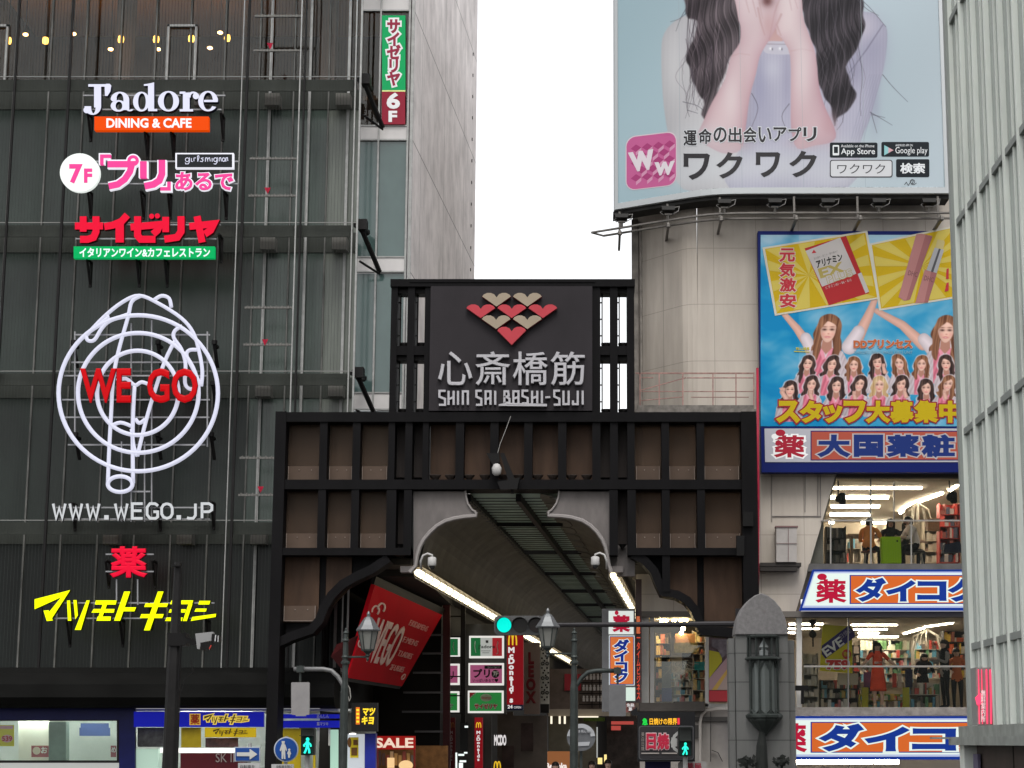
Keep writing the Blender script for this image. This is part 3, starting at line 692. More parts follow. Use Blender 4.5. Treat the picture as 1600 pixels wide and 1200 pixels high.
# web address
t_ = thing('web_address_sign', 'pale grey block letters of a web address under the neon rings', 'sign', P(207, 812, YW))
WF = [[(0, 0), (.25, 1), (.5, .3), (.75, 1), (1, 0)]]
LET = dict(W=WF, E=[[(1, 0), (.05, 0), (.05, 1), (1, 1)], [(.05, .48), (.9, .48)]], G=[[(1, .15), (.75, 0), (.3, 0), (.05, .25), (.05, .75), (.3, 1), (.8, 1), (.97, .9), (.97, .55), (.6, .55)]],
           O=[[(.5, 0), (.2, .08), (.04, .3), (.04, .7), (.2, .92), (.5, 1), (.8, .92), (.96, .7), (.96, .3), (.8, .08), (.5, 0)]], J=[[(.85, 0), (.85, .8), (.65, 1), (.25, 1), (.08, .95)]], P=[[(.1, 1), (.1, 0), (.7, 0), (.95, .12), (.95, .42), (.7, .55), (.1, .55)]])
m = MB(px(YW))
for ch, u0, wd in (('W', 83, 19), ('W', 109, 19), ('W', 136, 19), ('W', 180, 19), ('E', 206, 17), ('G', 229, 18), ('O', 252, 18), ('J', 291, 17), ('P', 314, 18)):
    for pl in LET[ch]: m.stroke([(u0 + a * wd, 787 + b * 23) for a, b in pl], 4.2, .1)
m.rect(163, 805, 170, 812, .1); m.rect(276, 805, 283, 812, .1)
m.build('lettering', LGREY, t_, side=M('letter_side_grey', (.12, .12, .125), .5))
frame(t_, [(86, 328, 793), (86, 328, 811)], [(112, 786), (246, 786), (330, 784)])
# red medicine character
t_ = thing('medicine_sign', 'single red glowing medicine character above the yellow lettering', 'sign', P(200, 904, YW))
text(t_, 'character', '薬', (172, 853, 229, 903), YW, LRED, .045, .14, side=MATS['letter_side_red']); frame(t_, [(165, 240, 866), (165, 240, 893)], [(238, 876), (165, 876)])
# yellow drugstore lettering
t_ = thing('drugstore_sign', 'bright yellow angular katakana lettering glowing low on the dark facade', 'sign', P(195, 985, YW))
angular_logo(t_, (54, 922, 338, 985), YW, LYEL, None, .14, side=M('letter_side_olive', (.09, .1, .0), .5))
frame(t_, [(75, 335, 942), (75, 335, 966)], [(104, 968), (187, 968), (322, 968), (233, 940)])
m = MB(px(YW + .1)); [m.rect(u - 1, 905, u + 1, 945, .04) for u in (182, 215)]; m.build('frame_upright', MATS['frame_grey'], t_)
# upright window banner
t_ = thing('window_banner', 'upright green and red banner with white outlined katakana in the corner window', 'sign', P(615, 195, YL - .1))
m = MB(px(YL - .1)); m.rect(597, 24, 633.5, 141, .02); uf = m.build('upper_field', E('banner_green', (.02, .5, .16), .42), t_)
m = MB(px(YL - .1)); m.rect(596.5, 143, 633, 194, .02); lf = m.build('lower_field', E('banner_maroon', (.42, .04, .07), .36), t_)
m = MB(px(YL - .1)); m.rect(597, 141, 633.5, 143, .02); m.build('divider', M('divider_yellow', (.7, .75, .3), .5), t_)
text(uf, 'lettering', 'サ\nイ\nゼ\nリ\nヤ', (604.5, 30, 626, 134), YL - .12, M('ink_maroon', (.26, .02, .05), .5), .05, .01, halo=(.11, E('halo_bright', (.9, .9, .9), .6), 'lettering_outline'), sp=.86)
text(lf, 'floor_number', '6', (604, 145, 625, 170), YL - .12, MATS['halo_bright'], .04, .01); text(lf, 'floor_letter', 'F', (607, 173, 620.5, 190.5), YL - .12, MATS['halo_bright'], .04, .01)
# ------------------------------------------------------------ the arcade gate
bronze = M('gate_bronze', (.0065, .006, .0066), .6, .0, var=.3, scale=2.5, stretch=(1, 1, .4), spec=.06)
panel_br = M('gate_panel', (.075, .043, .027), .6, var=.5, scale=1.4, stretch=(2, 1, .35), detail=8)
wing_br = brown_glass('wing_glass', (.092, .06, .041), (.55, .42, .3), .3)
flap_br = M('gate_flap', (.1, .068, .05), .5, var=.2, scale=2)
board_m = M('gate_board', (.026, .0225, .0255), .65, var=.22, scale=1.3, stretch=(1, 1, .6))
steel = M('pale_steel', (.165, .148, .142), .55, .1, var=.3, scale=3, stretch=(1, 1, .4))
letter_m = M('gate_letter', (.42, .41, .43), .45, .3, var=.12, scale=3)
GX = lambda u: X(u, YG, 705); GXU = lambda u: X(u, YG, 495); GZ = lambda v: Z(v, YG)
gate = thing('arcade_gate', 'dark bronze shopping street gate with brown panels and a raised square sign block', 'gate', (GX(800), YG, .12))
# upper block
def bars(name, lst, y0=YG, y1=YG + .7):
    m = MB()
    for k, (x0, z0, x1, z1) in enumerate(lst): m.box(x0, y0 - .0008 * k, z0, x1, y1, z1)
    return m.build(name, bronze, gate)
zt, zs, zm, zb_ = GZ(437.5), GZ(645), GZ(660), GZ(765)
ups = [(611, 621), (637, 648), (664, 673), (925.5, 938), (953, 965), (979.5, 991)]
# the tall posts of the block run down through the lower storey to the opening
low = [(606, 621), (633, 645), (658, 672), (925, 938), (952, 965), (980, 993)]
for (a, b), (c, d2) in zip(ups, low):
    m = MB(); m.box(GXU(a), YG - .05, zb_, GXU(b), YG + .7, zt - .05); m.build('post', bronze, gate)
m = MB(); m.box(GXU(611) - .02, YG - .1, GZ(449), GXU(991) + .02, YG + .75, zt); m.box(GXU(640), YG - .12, GZ(444) + .02, GXU(930), YG - .1, zt - .05); m.build('top_beam', bronze, gate)
m = MB(); m.box(GXU(611), YG - .03, GZ(555), GXU(673), YG + .68, GZ(541)); m.box(GXU(925.5), YG - .03, GZ(555), GXU(991), YG + .68, GZ(541)); m.build('cross_beam', bronze, gate)
m = MB(); m.box(GXU(673), YG - .12, zs + .03, GXU(925.5), YG + .6, GZ(449)); m.build('sign_board', board_m, gate)
m = MB()
for k in range(46): m.box(GXU(672), YG + .6, GZ(449) - .06 * k - .03, GXU(926), YG + .64, GZ(449) - .06 * k)
m.build('board_back', bronze, gate)
# lamp rods standing in the open slots
for a, b in ((621, 637), (648, 664), (938, 953), (965, 979.5)):
    xm_ = (GXU(a) + GXU(b)) / 2; hw = (GXU(b) - GXU(a)) / 2
    for v0, v1 in ((450, 541), (555, 645)):
        m = MB(); z0, z1 = GZ(v1), GZ(v0)
        m.box(xm_ - hw, YG + .1, z1 - .1, xm_ + hw, YG + .55, z1)
        m.lathe([(.03, 0), (.1, .02), (.125, .1), (.125, .13), (.02, .14)], (xm_ + .03, YG + .3, z0), 10)
        m.tube([(xm_ - hw * .62, YG + .3, z0), (xm_ - hw * .62, YG + .3, z1)], .016, 5)
        for k in range(3): m.box(xm_ - hw, YG + .28, z0 + .3 + k * .4, xm_ - hw * .55, YG + .32, z0 + .325 + k * .4)
        m.build('slot_lamp', dkmetal, gate)
    m = MB(); m.box(xm_ - hw, YG + .45, GZ(748), xm_ + hw, YG + .6, GZ(661)); m.build('slot_back', M('slot_brown', (.03, .024, .022), .6), gate)
    m = MB(); m.lathe([(.02, -.12), (.1, -.02), (.13, 0), (.02, .01)], (xm_, YG + .22, GZ(745)), 10); m.build('slot_lamp', dkmetal, gate)
for a, b in ((621, 633), (965, 980)):
    m = MB(); m.box(GX(a) - .02, YG + .45, GZ(857), GX(b) + .02, YG + .6, GZ(765)); m.build('slot_back', MATS['slot_brown'], gate)
    m = MB(); m.lathe([(.02, -.12), (.08, -.02), (.1, 0), (.02, .01)], ((GX(a) + GX(b)) / 2, YG + .22, GZ(849)), 10); m.build('slot_lamp', dkmetal, gate)
# emblem of seven hearts and the lettering
def heart(m, cx, tip, hw=128, top=None):
    h_ = hw * .7 if top is None else tip - top
    pts = []
    for s_ in (-1, 1):
        a = [(cx + s_ * hw, tip - h_), (cx + s_ * hw * .9, tip - h_ - 18), (cx + s_ * hw * .66, tip - h_ - 32), (cx + s_ * hw * .4, tip - h_ - 32), (cx + s_ * hw * .17, tip - h_ - 20), (cx, tip - h_ + 8)]
        pts += a if s_ < 0 else a[-2::-1]
    pts.append((cx, tip))
    m.poly([(660 + x * .175, 440 + y * .175) for x, y in pts], .1)
khaki = M('heart_khaki', (.33, .27, .2), .5, var=.1); red_h = M('heart_red', (.46, .05, .065), .5, var=.1)
for cx, tip, top, mt in ((662, 222, None, khaki), (937, 222, None, khaki), (521, 325, None, red_h), (798, 325, None, red_h), (1075, 325, None, red_h), (658, 423, None, khaki), (937, 423, None, khaki), (797, 565, 436, red_h)):
    m = MB(px(YG - .26)); heart(m, cx, tip, 127, top); ht = m.build('heart', mt, gate)
    m = MB(px(YG - .25)); heart(m, cx, tip + 4, 131, (top or tip - 127 * .7) + 3); m.build('heart_side', M('heart_side', (.12, .012, .016), .5), ht)
for ch, a, b in (('心', 684, 738), ('斎', 743, 797), ('橋', 801, 856), ('筋', 860, 914)):
    text(gate, 'lettering', ch, (a, 549, b, 602), YG - .22, letter_m, .012, .1)
UL = dict(S=[[(1, 0), (.08, 0), (.08, .42), (.92, .58), (.92, 1), (0, 1)]], H=[[(.08, 0), (.08, 1)], [(.08, .6), (.92, .45)], [(.92, 0), (.92, 1)]], I=[[(.5, 0), (.5, 1)]], N=[[(.08, 1), (.08, .04), (.92, .04), (.92, 1)]],
          A=[[(.08, 1), (.08, .04), (.92, .04), (.92, 1)], [(.08, .62), (.92, .5)]], B=[[(.1, .95), (.1, .04), (.7, .04), (.8, .4), (.3, .48), (.92, .62), (.92, .95), (.1, .95)]], U=[[(.08, 0), (.08, .96), (.92, .96), (.92, 0)]], J=[[(.9, 0), (.9, .96), (.08, .96), (.08, .7)]])
m = MB(px(YG - .2))
for ch, x0, x1 in (('S', 147, 207), ('H', 229, 283), ('I', 308, 328), ('N', 357, 410), ('S', 478, 530), ('A', 560, 612), ('I', 640, 660), ('B', 727, 782), ('A', 808, 862), ('S', 890, 945), ('H', 975, 1030), ('I', 1052, 1082), ('S', 1173, 1228), ('U', 1255, 1310), ('J', 1340, 1392), ('I', 1420, 1442)):
    y0, y1 = (975, 1100) if x0 < 700 or x0 > 1100 else (975, 1088)
    for pl in UL[ch]: m.stroke([(660 + (x0 + a * (x1 - x0)) * .175, 440 + (y0 + b * (y1 - y0)) * .175) for a, b in pl], 3.3, .08)
m.stroke([(660 + 1098 * .175, 440 + 1035 * .175), (660 + 1142 * .175, 440 + 1032 * .175)], 3, .08)
m.stroke([(660 + 682 * .175, 440 + 1103 * .175), (660 + 760 * .175, 440 + 1090 * .175), (660 + 1112 * .175, 440 + 1100 * .175)], 2.4, .08)
m.stroke([(660 + 682 * .175, 440 + 1105 * .175), (660 + 1112 * .175, 440 + 1110 * .175)], 2, .08)
m.build('lettering', letter_m, gate)
# lower storey: long beams, posts, legs
for a, b, v0, v1, yy in ((430, 1182, 645, 660, -.1), (430, 1182, 750, 765, -.08)):
    m = MB(); m.box(GX(a), YG + yy, GZ(v1), GX(b), YG + .72 + yy * .1, GZ(v0)); m.build('long_beam', bronze, gate)
for a, b in ((430, 645), (980, 1182)):
    m = MB(); x0, x1 = X(a - (4 if a < 700 else 0), YG, 860), X(b, YG, 860); m.box(GX(a), YG - .09, GZ(868), GX(b), YG + .7, GZ(856.5)); m.build('long_beam', bronze, gate)
for u, (v0, v1) in ((505.5, (660, 868)), (557, (660, 868)), (1039.5, (660, 925)), (1094.5, (660, 868))):
    m = MB(); m.box(GX(u - 6), YG - .06, GZ(v1), GX(u + 6), YG + .69, GZ(v0)); m.build('post', bronze, gate)
for u in (718.5, 772.5, 825.5, 878.5):
    m = MB(); m.box(GX(u - 6.5), YG - .06, GZ(750), GX(u + 6.5), YG + .69, GZ(660)); m.build('post', bronze, gate)
for a, b in ((606, 621), (633, 645), (952, 965), (980, 993)):
    m = MB(); m.box(GX(a), YG - .065, GZ(868), GX(b), YG + .69, GZ(766)); m.build('post', bronze, gate)
for (a, b), nm in (((430, 447), 0), ((1158, 1182), 1)):
    m = MB(); m.box(GX(a), YG - .12, .12, GX(b), YG + .74, GZ(645.5) + .02); m.box(GX(a) - .04, YG - .16, .12, GX(b) + .04, YG + .78, .6); m.build('leg', bronze, gate)
# brown panels, each with its lighter lower flap
def gpanel(u0, u1, v0, v1, cut=None, flap=True, mt=None):
    x0, x1, z0, z1 = GX(u0), GX(u1), GZ(v1), GZ(v0)
    m = MB()
    m.prism(cut if cut else [(x0 - .02, z0 - .02), (x1 + .02, z0 - .02), (x1 + .02, z1 + .02), (x0 - .02, z1 + .02)], YG + .34, YG + .4)
    pnl = m.build('panel', wing_br if flap and v0 < 800 else panel_br, gate)
    if flap:
        h_ = min(.36, (z1 - z0) * .27)
        m = MB(); m.box(x0 + .03, YG + .27, z0 + .02, x1 - .05, YG + .335, z0 + h_); m.build('flap', flap_br, pnl)
        m = MB(); t = .012
        m.box(x0 + .03 - t, YG + .262, z0 + .02 - t, x0 + .03, YG + .33, z0 + h_); m.box(x1 - .05, YG + .262, z0 + .02 - t, x1 - .05 + t, YG + .33, z0 + h_); m.box(x0 + .03, YG + .262, z0 + .02 - t, x1 - .05, YG + .33, z0 + .02)
        for s_ in (.35, .72): m.ball((x0 + (x1 - x0) * s_, YG + .265, z0 + h_ * .75), .016, n=6)
        m.build('flap_edge', M('flap_edge', (.26, .21, .18), .5), pnl)
for u0, u1 in ((447, 499.5), (511.5, 551), (563, 606)):
    gpanel(u0, u1, 661, 750); gpanel(u0, u1, 766, 856)
for u0, u1 in ((993, 1033.5), (1045.5, 1088.5), (1100.5, 1158)):
    gpanel(u0, u1, 661, 750); gpanel(u0, u1, 766, 856)
gpanel(447, 499.5, 869, 970)
gpanel(1100.5, 1158, 869, 985, flap=False)
x0, x1 = GX(511.5), GX(551); gpanel(511.5, 551, 869, 935, [(x0, GZ(958)), (x0, GZ(868)), (x1, GZ(868)), (x1, GZ(915))], False)
x0, x1 = GX(1045.5), GX(1088.5); gpanel(1045.5, 1088.5, 869, 940, [(x0, GZ(925)), (x0, GZ(868)), (x1, GZ(868)), (x1, GZ(962))], False)
for u0, u1 in ((672, 712), (725, 766), (779, 819), (832, 872), (885, 925)):
    gpanel(u0, u1, 661, 750, flap=False, mt=panel_br)
    for u in (u0 + 8, u1 - 8):
        m = MB(); m.lathe([(.02, -.12), (.1, -.03), (.135, .02), (.135, .035), (.02, .04)], (GX(u), YG + .12, GZ(743.5)), 8); m.build('panel_lamp', M('lamp_brown', (.045, .035, .03), .5), gate)
# curved arch bands of the two wings
def band(pts, wd, depth0, depth1, name='arch_band', mat=bronze):
    m = MB(); pts = [Vector((P(u, v, YG).x, P(u, v, YG).z)) for u, v in pts]; l = []; r = []
    for i, p in enumerate(pts):
        t = (pts[min(i+1, len(pts)-1)] - pts[max(i-1, 0)]).normalized(); n = Vector((-t.y, t.x)); l.append(p + n * wd / 2); r.append(p - n * wd / 2)
    m.prism([tuple(q) for q in l] + [tuple(q) for q in r[::-1]], depth0, depth1); m.build(name, mat, gate)
band([(434, 1004), (456, 994), (486, 984), (499, 969), (506, 950), (518, 930), (535, 913), (556, 901), (580, 890), (607, 872)], .2, YG - .045, YG + .66)
band([(988, 866), (1008, 876), (1022, 892), (1030, 912), (1035, 925), (1058, 929), (1074, 938), (1086, 953), (1093, 972), (1098, 986)], .19, YG - .045, YG + .66)
band([(1094, 984), (1160, 990)], .22, YG - .04, YG + .65)
m = MB(); m.prism([(P(u, v, YG).x, P(u, v, YG).z) for u, v in [(445, 866), (607, 866), (607, 873), (580, 890), (556, 901), (535, 913), (518, 930), (506, 950), (499, 969), (486, 984), (456, 994), (441, 1001)]], YG + .41, YG + .5); m.build('arch_back', bronze, gate)
m = MB(); m.prism([(P(u, v, YG).x, P(u, v, YG).z) for u, v in [(990, 866), (1160, 866), (1160, 988), (1096, 986), (1093, 972), (1086, 953), (1074, 938), (1058, 929), (1035, 925), (1030, 912), (1022, 892), (1008, 876)]], YG + .41, YG + .5); m.build('arch_back', bronze, gate)
# steel spandrels under the middle beam, with a paler rim along the curve
SPL = [(645.5, 767), (727, 767), (728.5, 777), (731, 787), (738, 797), (743.5, 800), (743.5, 806), (725, 807.5), (710, 810), (696, 814), (682, 822), (671.5, 832), (662, 843), (656, 854), (651.5, 868), (649.5, 884), (645.5, 884)]
SPR = [(953.5, 767), (874, 767), (872.5, 777), (869, 787), (862, 797), (857, 799.5), (857, 805.5), (878, 806.5), (893, 808.5), (910, 813.5), (922, 821), (932.5, 831), (941, 843), (946, 854), (949.5, 868), (951.5, 884), (953.5, 884)]
for s_, lst in ((0, SPL), (1, SPR)):
    m = MB(); m.prism([(P(u, v, YG).x, P(u, v, YG).z) for u, v in lst], YG + .1, YG + .5); sd_ = m.build('spandrel', steel, gate)
    rim = MB(); rim.tube([P(u, v, YG + .07) for u, v in lst[5:16]] + [P(640.5 if not s_ else 955, 894, YG + .07)], .05, 6); rim.tube([P(u, v, YG + .07) for u, v in lst[1:6]], .025, 6); rim.build('spandrel_rim', M('steel_rim', (.25, .23, .222), .5, .1), sd_)
    e = lst[0][0] - (0 if s_ else 20); m = MB(px(YG + .12)); m.rect(e, 884.5, e + 20, 894, .3); m.build('spandrel_foot', steel, gate)
m = MB(px(YG + .35)); m.rect(951, 852, 992, 900, .25); m.build('end_plate', M('end_grey', (.16, .145, .14), .6, var=.3), gate)
# things fixed to the gate
def dome_camera(lab, u, v, sgn, reach):
    c = P(u, v, YG - .05)
    t_ = thing('dome_camera', lab, 'security camera', c, 'white dome cameras on swan neck arms')
    m = MB(); m.tube([c + Vector((-sgn * reach, .12, -.12)), c + Vector((-sgn * reach, .0, .06)), c + Vector((-sgn * reach * .8, 0, .19)), c + Vector((-sgn * reach * .4, 0, .235)), c + Vector((0, 0, .2)), c + Vector((0, 0, .12))], .026, 6); m.build('arm', M('camera_white', (.4, .39, .38), .4), t_, smooth=True)
    m = MB(); m.lathe([(.05, .16), (.095, .14), (.1, -.03), (.085, -.05)], c, 14); m.build('housing', MATS['camera_white'], t_, smooth=True)
    m = MB(); m.ball(c - Vector((0, 0, .05)), .075, .075, .085, 12); m.build('dome', M('smoked_dome', (.03, .03, .03), .1), t_, smooth=True)
dome_camera('white dome camera on a swan neck arm under the left steel bracket', 675, 881, 1, .26)
dome_camera('white dome camera on a swan neck arm under the right steel bracket', 930, 880, -1, .26)
c = P(776, 733, YG - .3)
t_ = thing('centre_camera', 'white bulb camera on a black box bracket at the centre of the gate', 'security camera', c)
m = MB(); m.lathe([(.02, .13), (.07, .11), (.115, .02), (.1, -.1), (.05, -.15)], c, 14); m.build('housing', MATS['camera_white'], t_, smooth=True)
m = MB(px(YG - .28)); m.poly([(760, 708), (780, 708), (781, 722), (770, 727)], .15); m.poly([(781, 708), (788, 708), (806, 752), (796, 758)], .12); m.poly([(777, 753), (812, 746), (808, 764), (782, 765)], .15); m.build('bracket', M('camera_black', (.008, .0075, .0075), .5, spec=.1), t_)
m = MB(px(YG - .22)); m.stroke([(798, 650), (790, 672), (782, 692), (777, 710)], .9, .02); m.build('cable', M('grey_cable', (.25, .24, .23), .6), t_)
m = MB(px(YG - .1)); m.rect(798, 763, 806, 766, .1); m.rect(798, 766, 803, 771, .1); tag(m.build('beam_sensor', MATS['camera_black']), 'tiny black sensor box under the middle of the gate beam', 'sensor')
# railing on the right wing
rl = thing('roof_railing', 'weathered red metal railing standing on the right wing of the gate', 'railing', P(1085, 640, YG + .3))
rust = M('railing_red', (.42, .25, .22), .6, var=.45, scale=9); Yr = YG + .45
m = MB(px(Yr)); [m.rect(u - .9, 582, u + .9, 640, .03) for u in (1000, 1030, 1067, 1114, 1150, 1178)]; m.build('railing_post', rust, rl)
m = MB(px(Yr)); m.rect(993, 582, 1178, 584, .04); m.rect(1073, 589.5, 1177, 591, .03); m.stroke([(1000, 590), (1021, 590)], 1.5); m.stroke([(1000, 610), (1072, 590)], 1.4); m.stroke([(1000, 626), (1068, 620)], 1.2); m.rect(1000, 611, 1178, 612.2, .03); m.rect(1080, 620, 1170, 621, .03); m.build('railing_rail', rust, rl)
m = MB(px(Yr - .05)); m.rect(995, 633, 1178, 639, .2); m.rect(993, 639, 1181, 644, .3); m.build('railing_kerb', M('kerb_dirty', (.22, .2, .18), .8, var=.5, scale=6), rl)
for k, (u, v) in enumerate(((1021, 641), (1148, 640))):
    pass

# ------------------------------------------------------------ the covered street behind the gate
def arc_x(u, y): return P(u, 850, YG).x + AX * (y - YG)
Y0, Y1 = YG + .75, 150
xc0 = X(800, YG, 885); hw = 152 * YG / F / 1.0; zsp = Z(886, YG); rise = 1.86
roof = thing('arcade_roof', 'dark corrugated vaulted roof of the covered street with a louvred centre strip', 'roof', (xc0, Y0, zsp))
m = MB(); n = 0; rows = []; y = Y0; K = 26
sk0, sk1 = -74 * YG / F, 46 * YG / F                       # the louvred strip, measured from the vault's centre line
while y < Y1:
    rr = .0 if n % 2 else .085
    row = []
    for i in range(K + 1):
        a = math.pi * i / K
        row.append((xc0 - (hw + .05 - rr) * math.cos(a) + AX * (y - YG), y, zsp + (rise - rr) * max(0, math.sin(a)) ** .8))
    rows.append(row); y += .27 if y < 75 else .5 if y < 100 else .9; n += 1
for r_ in rows: m.v += r_
m.f = []
for j in range(len(rows) - 1):
    for i in range(K):
        xm_ = (rows[j][i][0] + rows[j][i + 1][0]) / 2 - xc0 - AX * (rows[j][i][1] - YG)
        if sk0 < xm_ < sk1 and n > 0: continue
        m.f.append((j * (K+1) + i, j * (K+1) + i + 1, (j+1) * (K+1) + i + 1, (j+1) * (K+1) + i))
m.mi = [0] * len(m.f)
m.build('vault', M('vault_metal', (.27, .25, .215), .55, .2, var=.3, scale=1.5), roof)
zsk = zsp + rise - .1
louv = M('louvre_green', (.58, .72, .65), .45, .2, var=.25, scale=2)
m = MB(); y = Y0; k = 0
while y < Y1:
    if True:
        sh_ = AX * (y - YG); x0, x1 = xc0 + sk0 + sh_, xc0 + sk1 + sh_ + .25 + .08 * math.sin(k * 1.3)
        m.add([(x0, y, zsk + .17), (x1, y, zsk + .17), (x1, y + .56, zsk), (x0, y + .56, zsk), (x0, y, zsk + .2), (x1, y, zsk + .2), (x1, y + .56, zsk + .03), (x0, y + .56, zsk + .03)],
              [(0,3,2,1), (4,5,6,7), (0,1,5,4), (1,2,6,5), (2,3,7,6), (3,0,4,7)])
    y += .575; k += 1
m.build('louvre_strip', louv, roof)
m = MB(); y = Y0
while y < 110: m.box(xc0 + sk0 + AX * (y - YG), y + .562, zsk - .018, xc0 + sk1 + .2 + AX * (y - YG), y + .585, zsk + .02); y += .575
m.build('louvre_gap_shade', M('gap_shade', (.03, .034, .03), .6), roof)  # dark bars: the shade between slats put into shape and colour
m = MB()
m.add([(xc0 + sk0 - .1 , Y0, zsk + .62), (xc0 + sk1 + .3, Y0, zsk + .62), (xc0 + sk1 + .3 + AX * 60, Y0 + 60, zsk + .62), (xc0 + sk0 - .1 + AX * 60, Y0 + 60, zsk + .62)], [(0, 1, 2, 3)])
pass
for s_, w0, w1 in ((-1, -.95, -.16), (1, .2, 1.15)):
    x0, x1 = sorted((xc0 + s_ * hw + w0 - s_ * .0, xc0 + s_ * hw + w1)); dx = AX * (Y1 - Y0); m = MB()
    m.add([(x0, Y0, zsp + .12), (x1, Y0, zsp + .12), (x1 + dx, Y1, zsp + .12), (x0 + dx, Y1, zsp + .12), (x0, Y0, zsp + .7), (x1, Y0, zsp + .7), (x1 + dx, Y1, zsp + .7), (x0 + dx, Y1, zsp + .7)], [(0,3,2,1), (4,5,6,7), (0,1,5,4), (1,2,6,5), (2,3,7,6), (3,0,4,7)]); m.build('spring_beam', M('beam_soot', (.045, .04, .036), .7, var=.4), roof)
for off in (-73, 7):
    x0 = xc0 + off * YG / F; m = MB()
    m.add([(x0 - .06, Y0, zsk - .16), (x0 + .06, Y0, zsk - .16), (x0 + .06 + AX * (Y1 - Y0), Y1, zsk - .16), (x0 - .06 + AX * (Y1 - Y0), Y1, zsk - .16), (x0 - .06, Y0, zsk + .02), (x0 + .06, Y0, zsk + .02), (x0 + .06 + AX * (Y1 - Y0), Y1, zsk + .02), (x0 - .06 + AX * (Y1 - Y0), Y1, zsk + .02)],
          [(0,3,2,1), (4,5,6,7), (0,1,5,4), (1,2,6,5), (2,3,7,6), (3,0,4,7)]); m.build('roof_beam', dkmetal, roof)
m = MB(); y = 50.5 - 7.6
while y < Y1:
    if y > Y0: m.box(xc0 + sk0 + AX * (y - YG), y, zsk - .1, xc0 + sk1 + AX * (y - YG), y + .09, zsk + .1)
    y += 7.6
m.build('cross_rib', dkmetal, roof)
m = MB(); y = Y0 + 1
while y < 90:                                               # scrolled hooks hanging along both sides of the louvres
    for x0, s_ in ((xc0 + sk0 - .55, 1), (xc0 + sk1 + .22, 1)):
        x = x0 + AX * (y - YG); z = zsk - .12
        m.tube([(x - .3, y, z + .04), (x - .1, y, z + .02), (x + .06, y, z - .03), (x + .12, y, z - .12), (x + .05, y, z - .17)], .018, 5)
    y += 1.7
m.build('roof_hook', M('hook_metal', (.2, .19, .17), .5, .2), roof)
# long strip lights with wire guards
SL = E('strip_light', (1, .86, .58), 1.7, lamp=True)
def strip(lab, u, v, y0, y1, r):
    c0 = P(u, v, YG); a = Vector((c0.x + AX * (y0 - YG), y0, c0.z)); b = Vector((c0.x + AX * (y1 - YG), y1, c0.z))
    t_ = thing('strip_light', lab, 'lamp', a, 'strip lights along the covered street')
    y = y0
    while y < y1:
        e = min(y + 1.9, y1); p0 = a + (b - a) * ((y - y0) / (y1 - y0)); p1 = a + (b - a) * ((e - .06 - y0) / (y1 - y0)); m = MB(); m.tube([p0, p1], r, 8); m.build('tube', SL, t_); y = e
    m = MB(); y = y0 + .3
    while y < y1:
        p = a + (b - a) * ((y - y0) / (y1 - y0)); m.tube([p + Vector((math.cos(q * .52) * (r + .05), 0, math.sin(q * .52) * (r + .05))) for q in range(12)], .014, 4, True); y += 1.25
    for q in (1.2, 4.2): o_ = Vector((math.cos(q) * (r + .05), 0, math.sin(q) * (r + .05))); m.tube([a + o_, b + o_], .01, 4)
    m.build('wire_guard', MATS['hook_metal'], t_)
    m = MB(); m.add([a + Vector((-.12, 0, r + .04)), a + Vector((.12, 0, r + .04)), b + Vector((.12, 0, r + .04)), b + Vector((-.12, 0, r + .04)), a + Vector((-.12, 0, r + .1)), a + Vector((.12, 0, r + .1)), b + Vector((.12, 0, r + .1)), b + Vector((-.12, 0, r + .1))], [(0,3,2,1), (4,5,6,7), (0,1,5,4), (1,2,6,5), (2,3,7,6), (3,0,4,7)]); m.build('reflector', M('reflector_gold', (.12, .09, .05), .5), t_)
strip('long glowing strip light along the left spring of the covered street roof', 650, 893, YG + .3, 98, .085)
strip('glowing strip light running above the upright pharmacy sign on the right', 957, 897, YG + .3, 80, .075)
# side walls and end
dk = M('street_wall', (.016, .014, .013), .7, var=.4, scale=1)
m = MB(); xq = lambda y: -5.15 + AX * (y - YG)
m.add([(-6.5, YS, .1), (-6.4, 56, .1), (-6.4, 56, 7.6), (-6.5, YS, 7.6)], [(0, 1, 2, 3)]); m.box(-6.4, 56, .1, xq(56), 56.2, 7.6)
m.add([(xq(56), 56.2, .1), (xq(150), 150, .1), (xq(150), 150, 7.2), (xq(56), 56.2, 7.2)], [(0, 1, 2, 3)])
m.box(-7.6, YS, 6.1, X(640, YG, 886) + .1, 56, 6.5)
tag(m.build('arcade_side_wall', dk), 'dark left side wall of the covered street behind the tilted red sign', 'wall')
m = MB(); m.box(-9, 150, 0, 16, 150.3, 14); tag(m.build('arcade_end_wall', M('end_brown', (.1, .075, .06), .7, var=.5, scale=.8)), 'brown shop facade closing the far end of the covered street', 'wall')
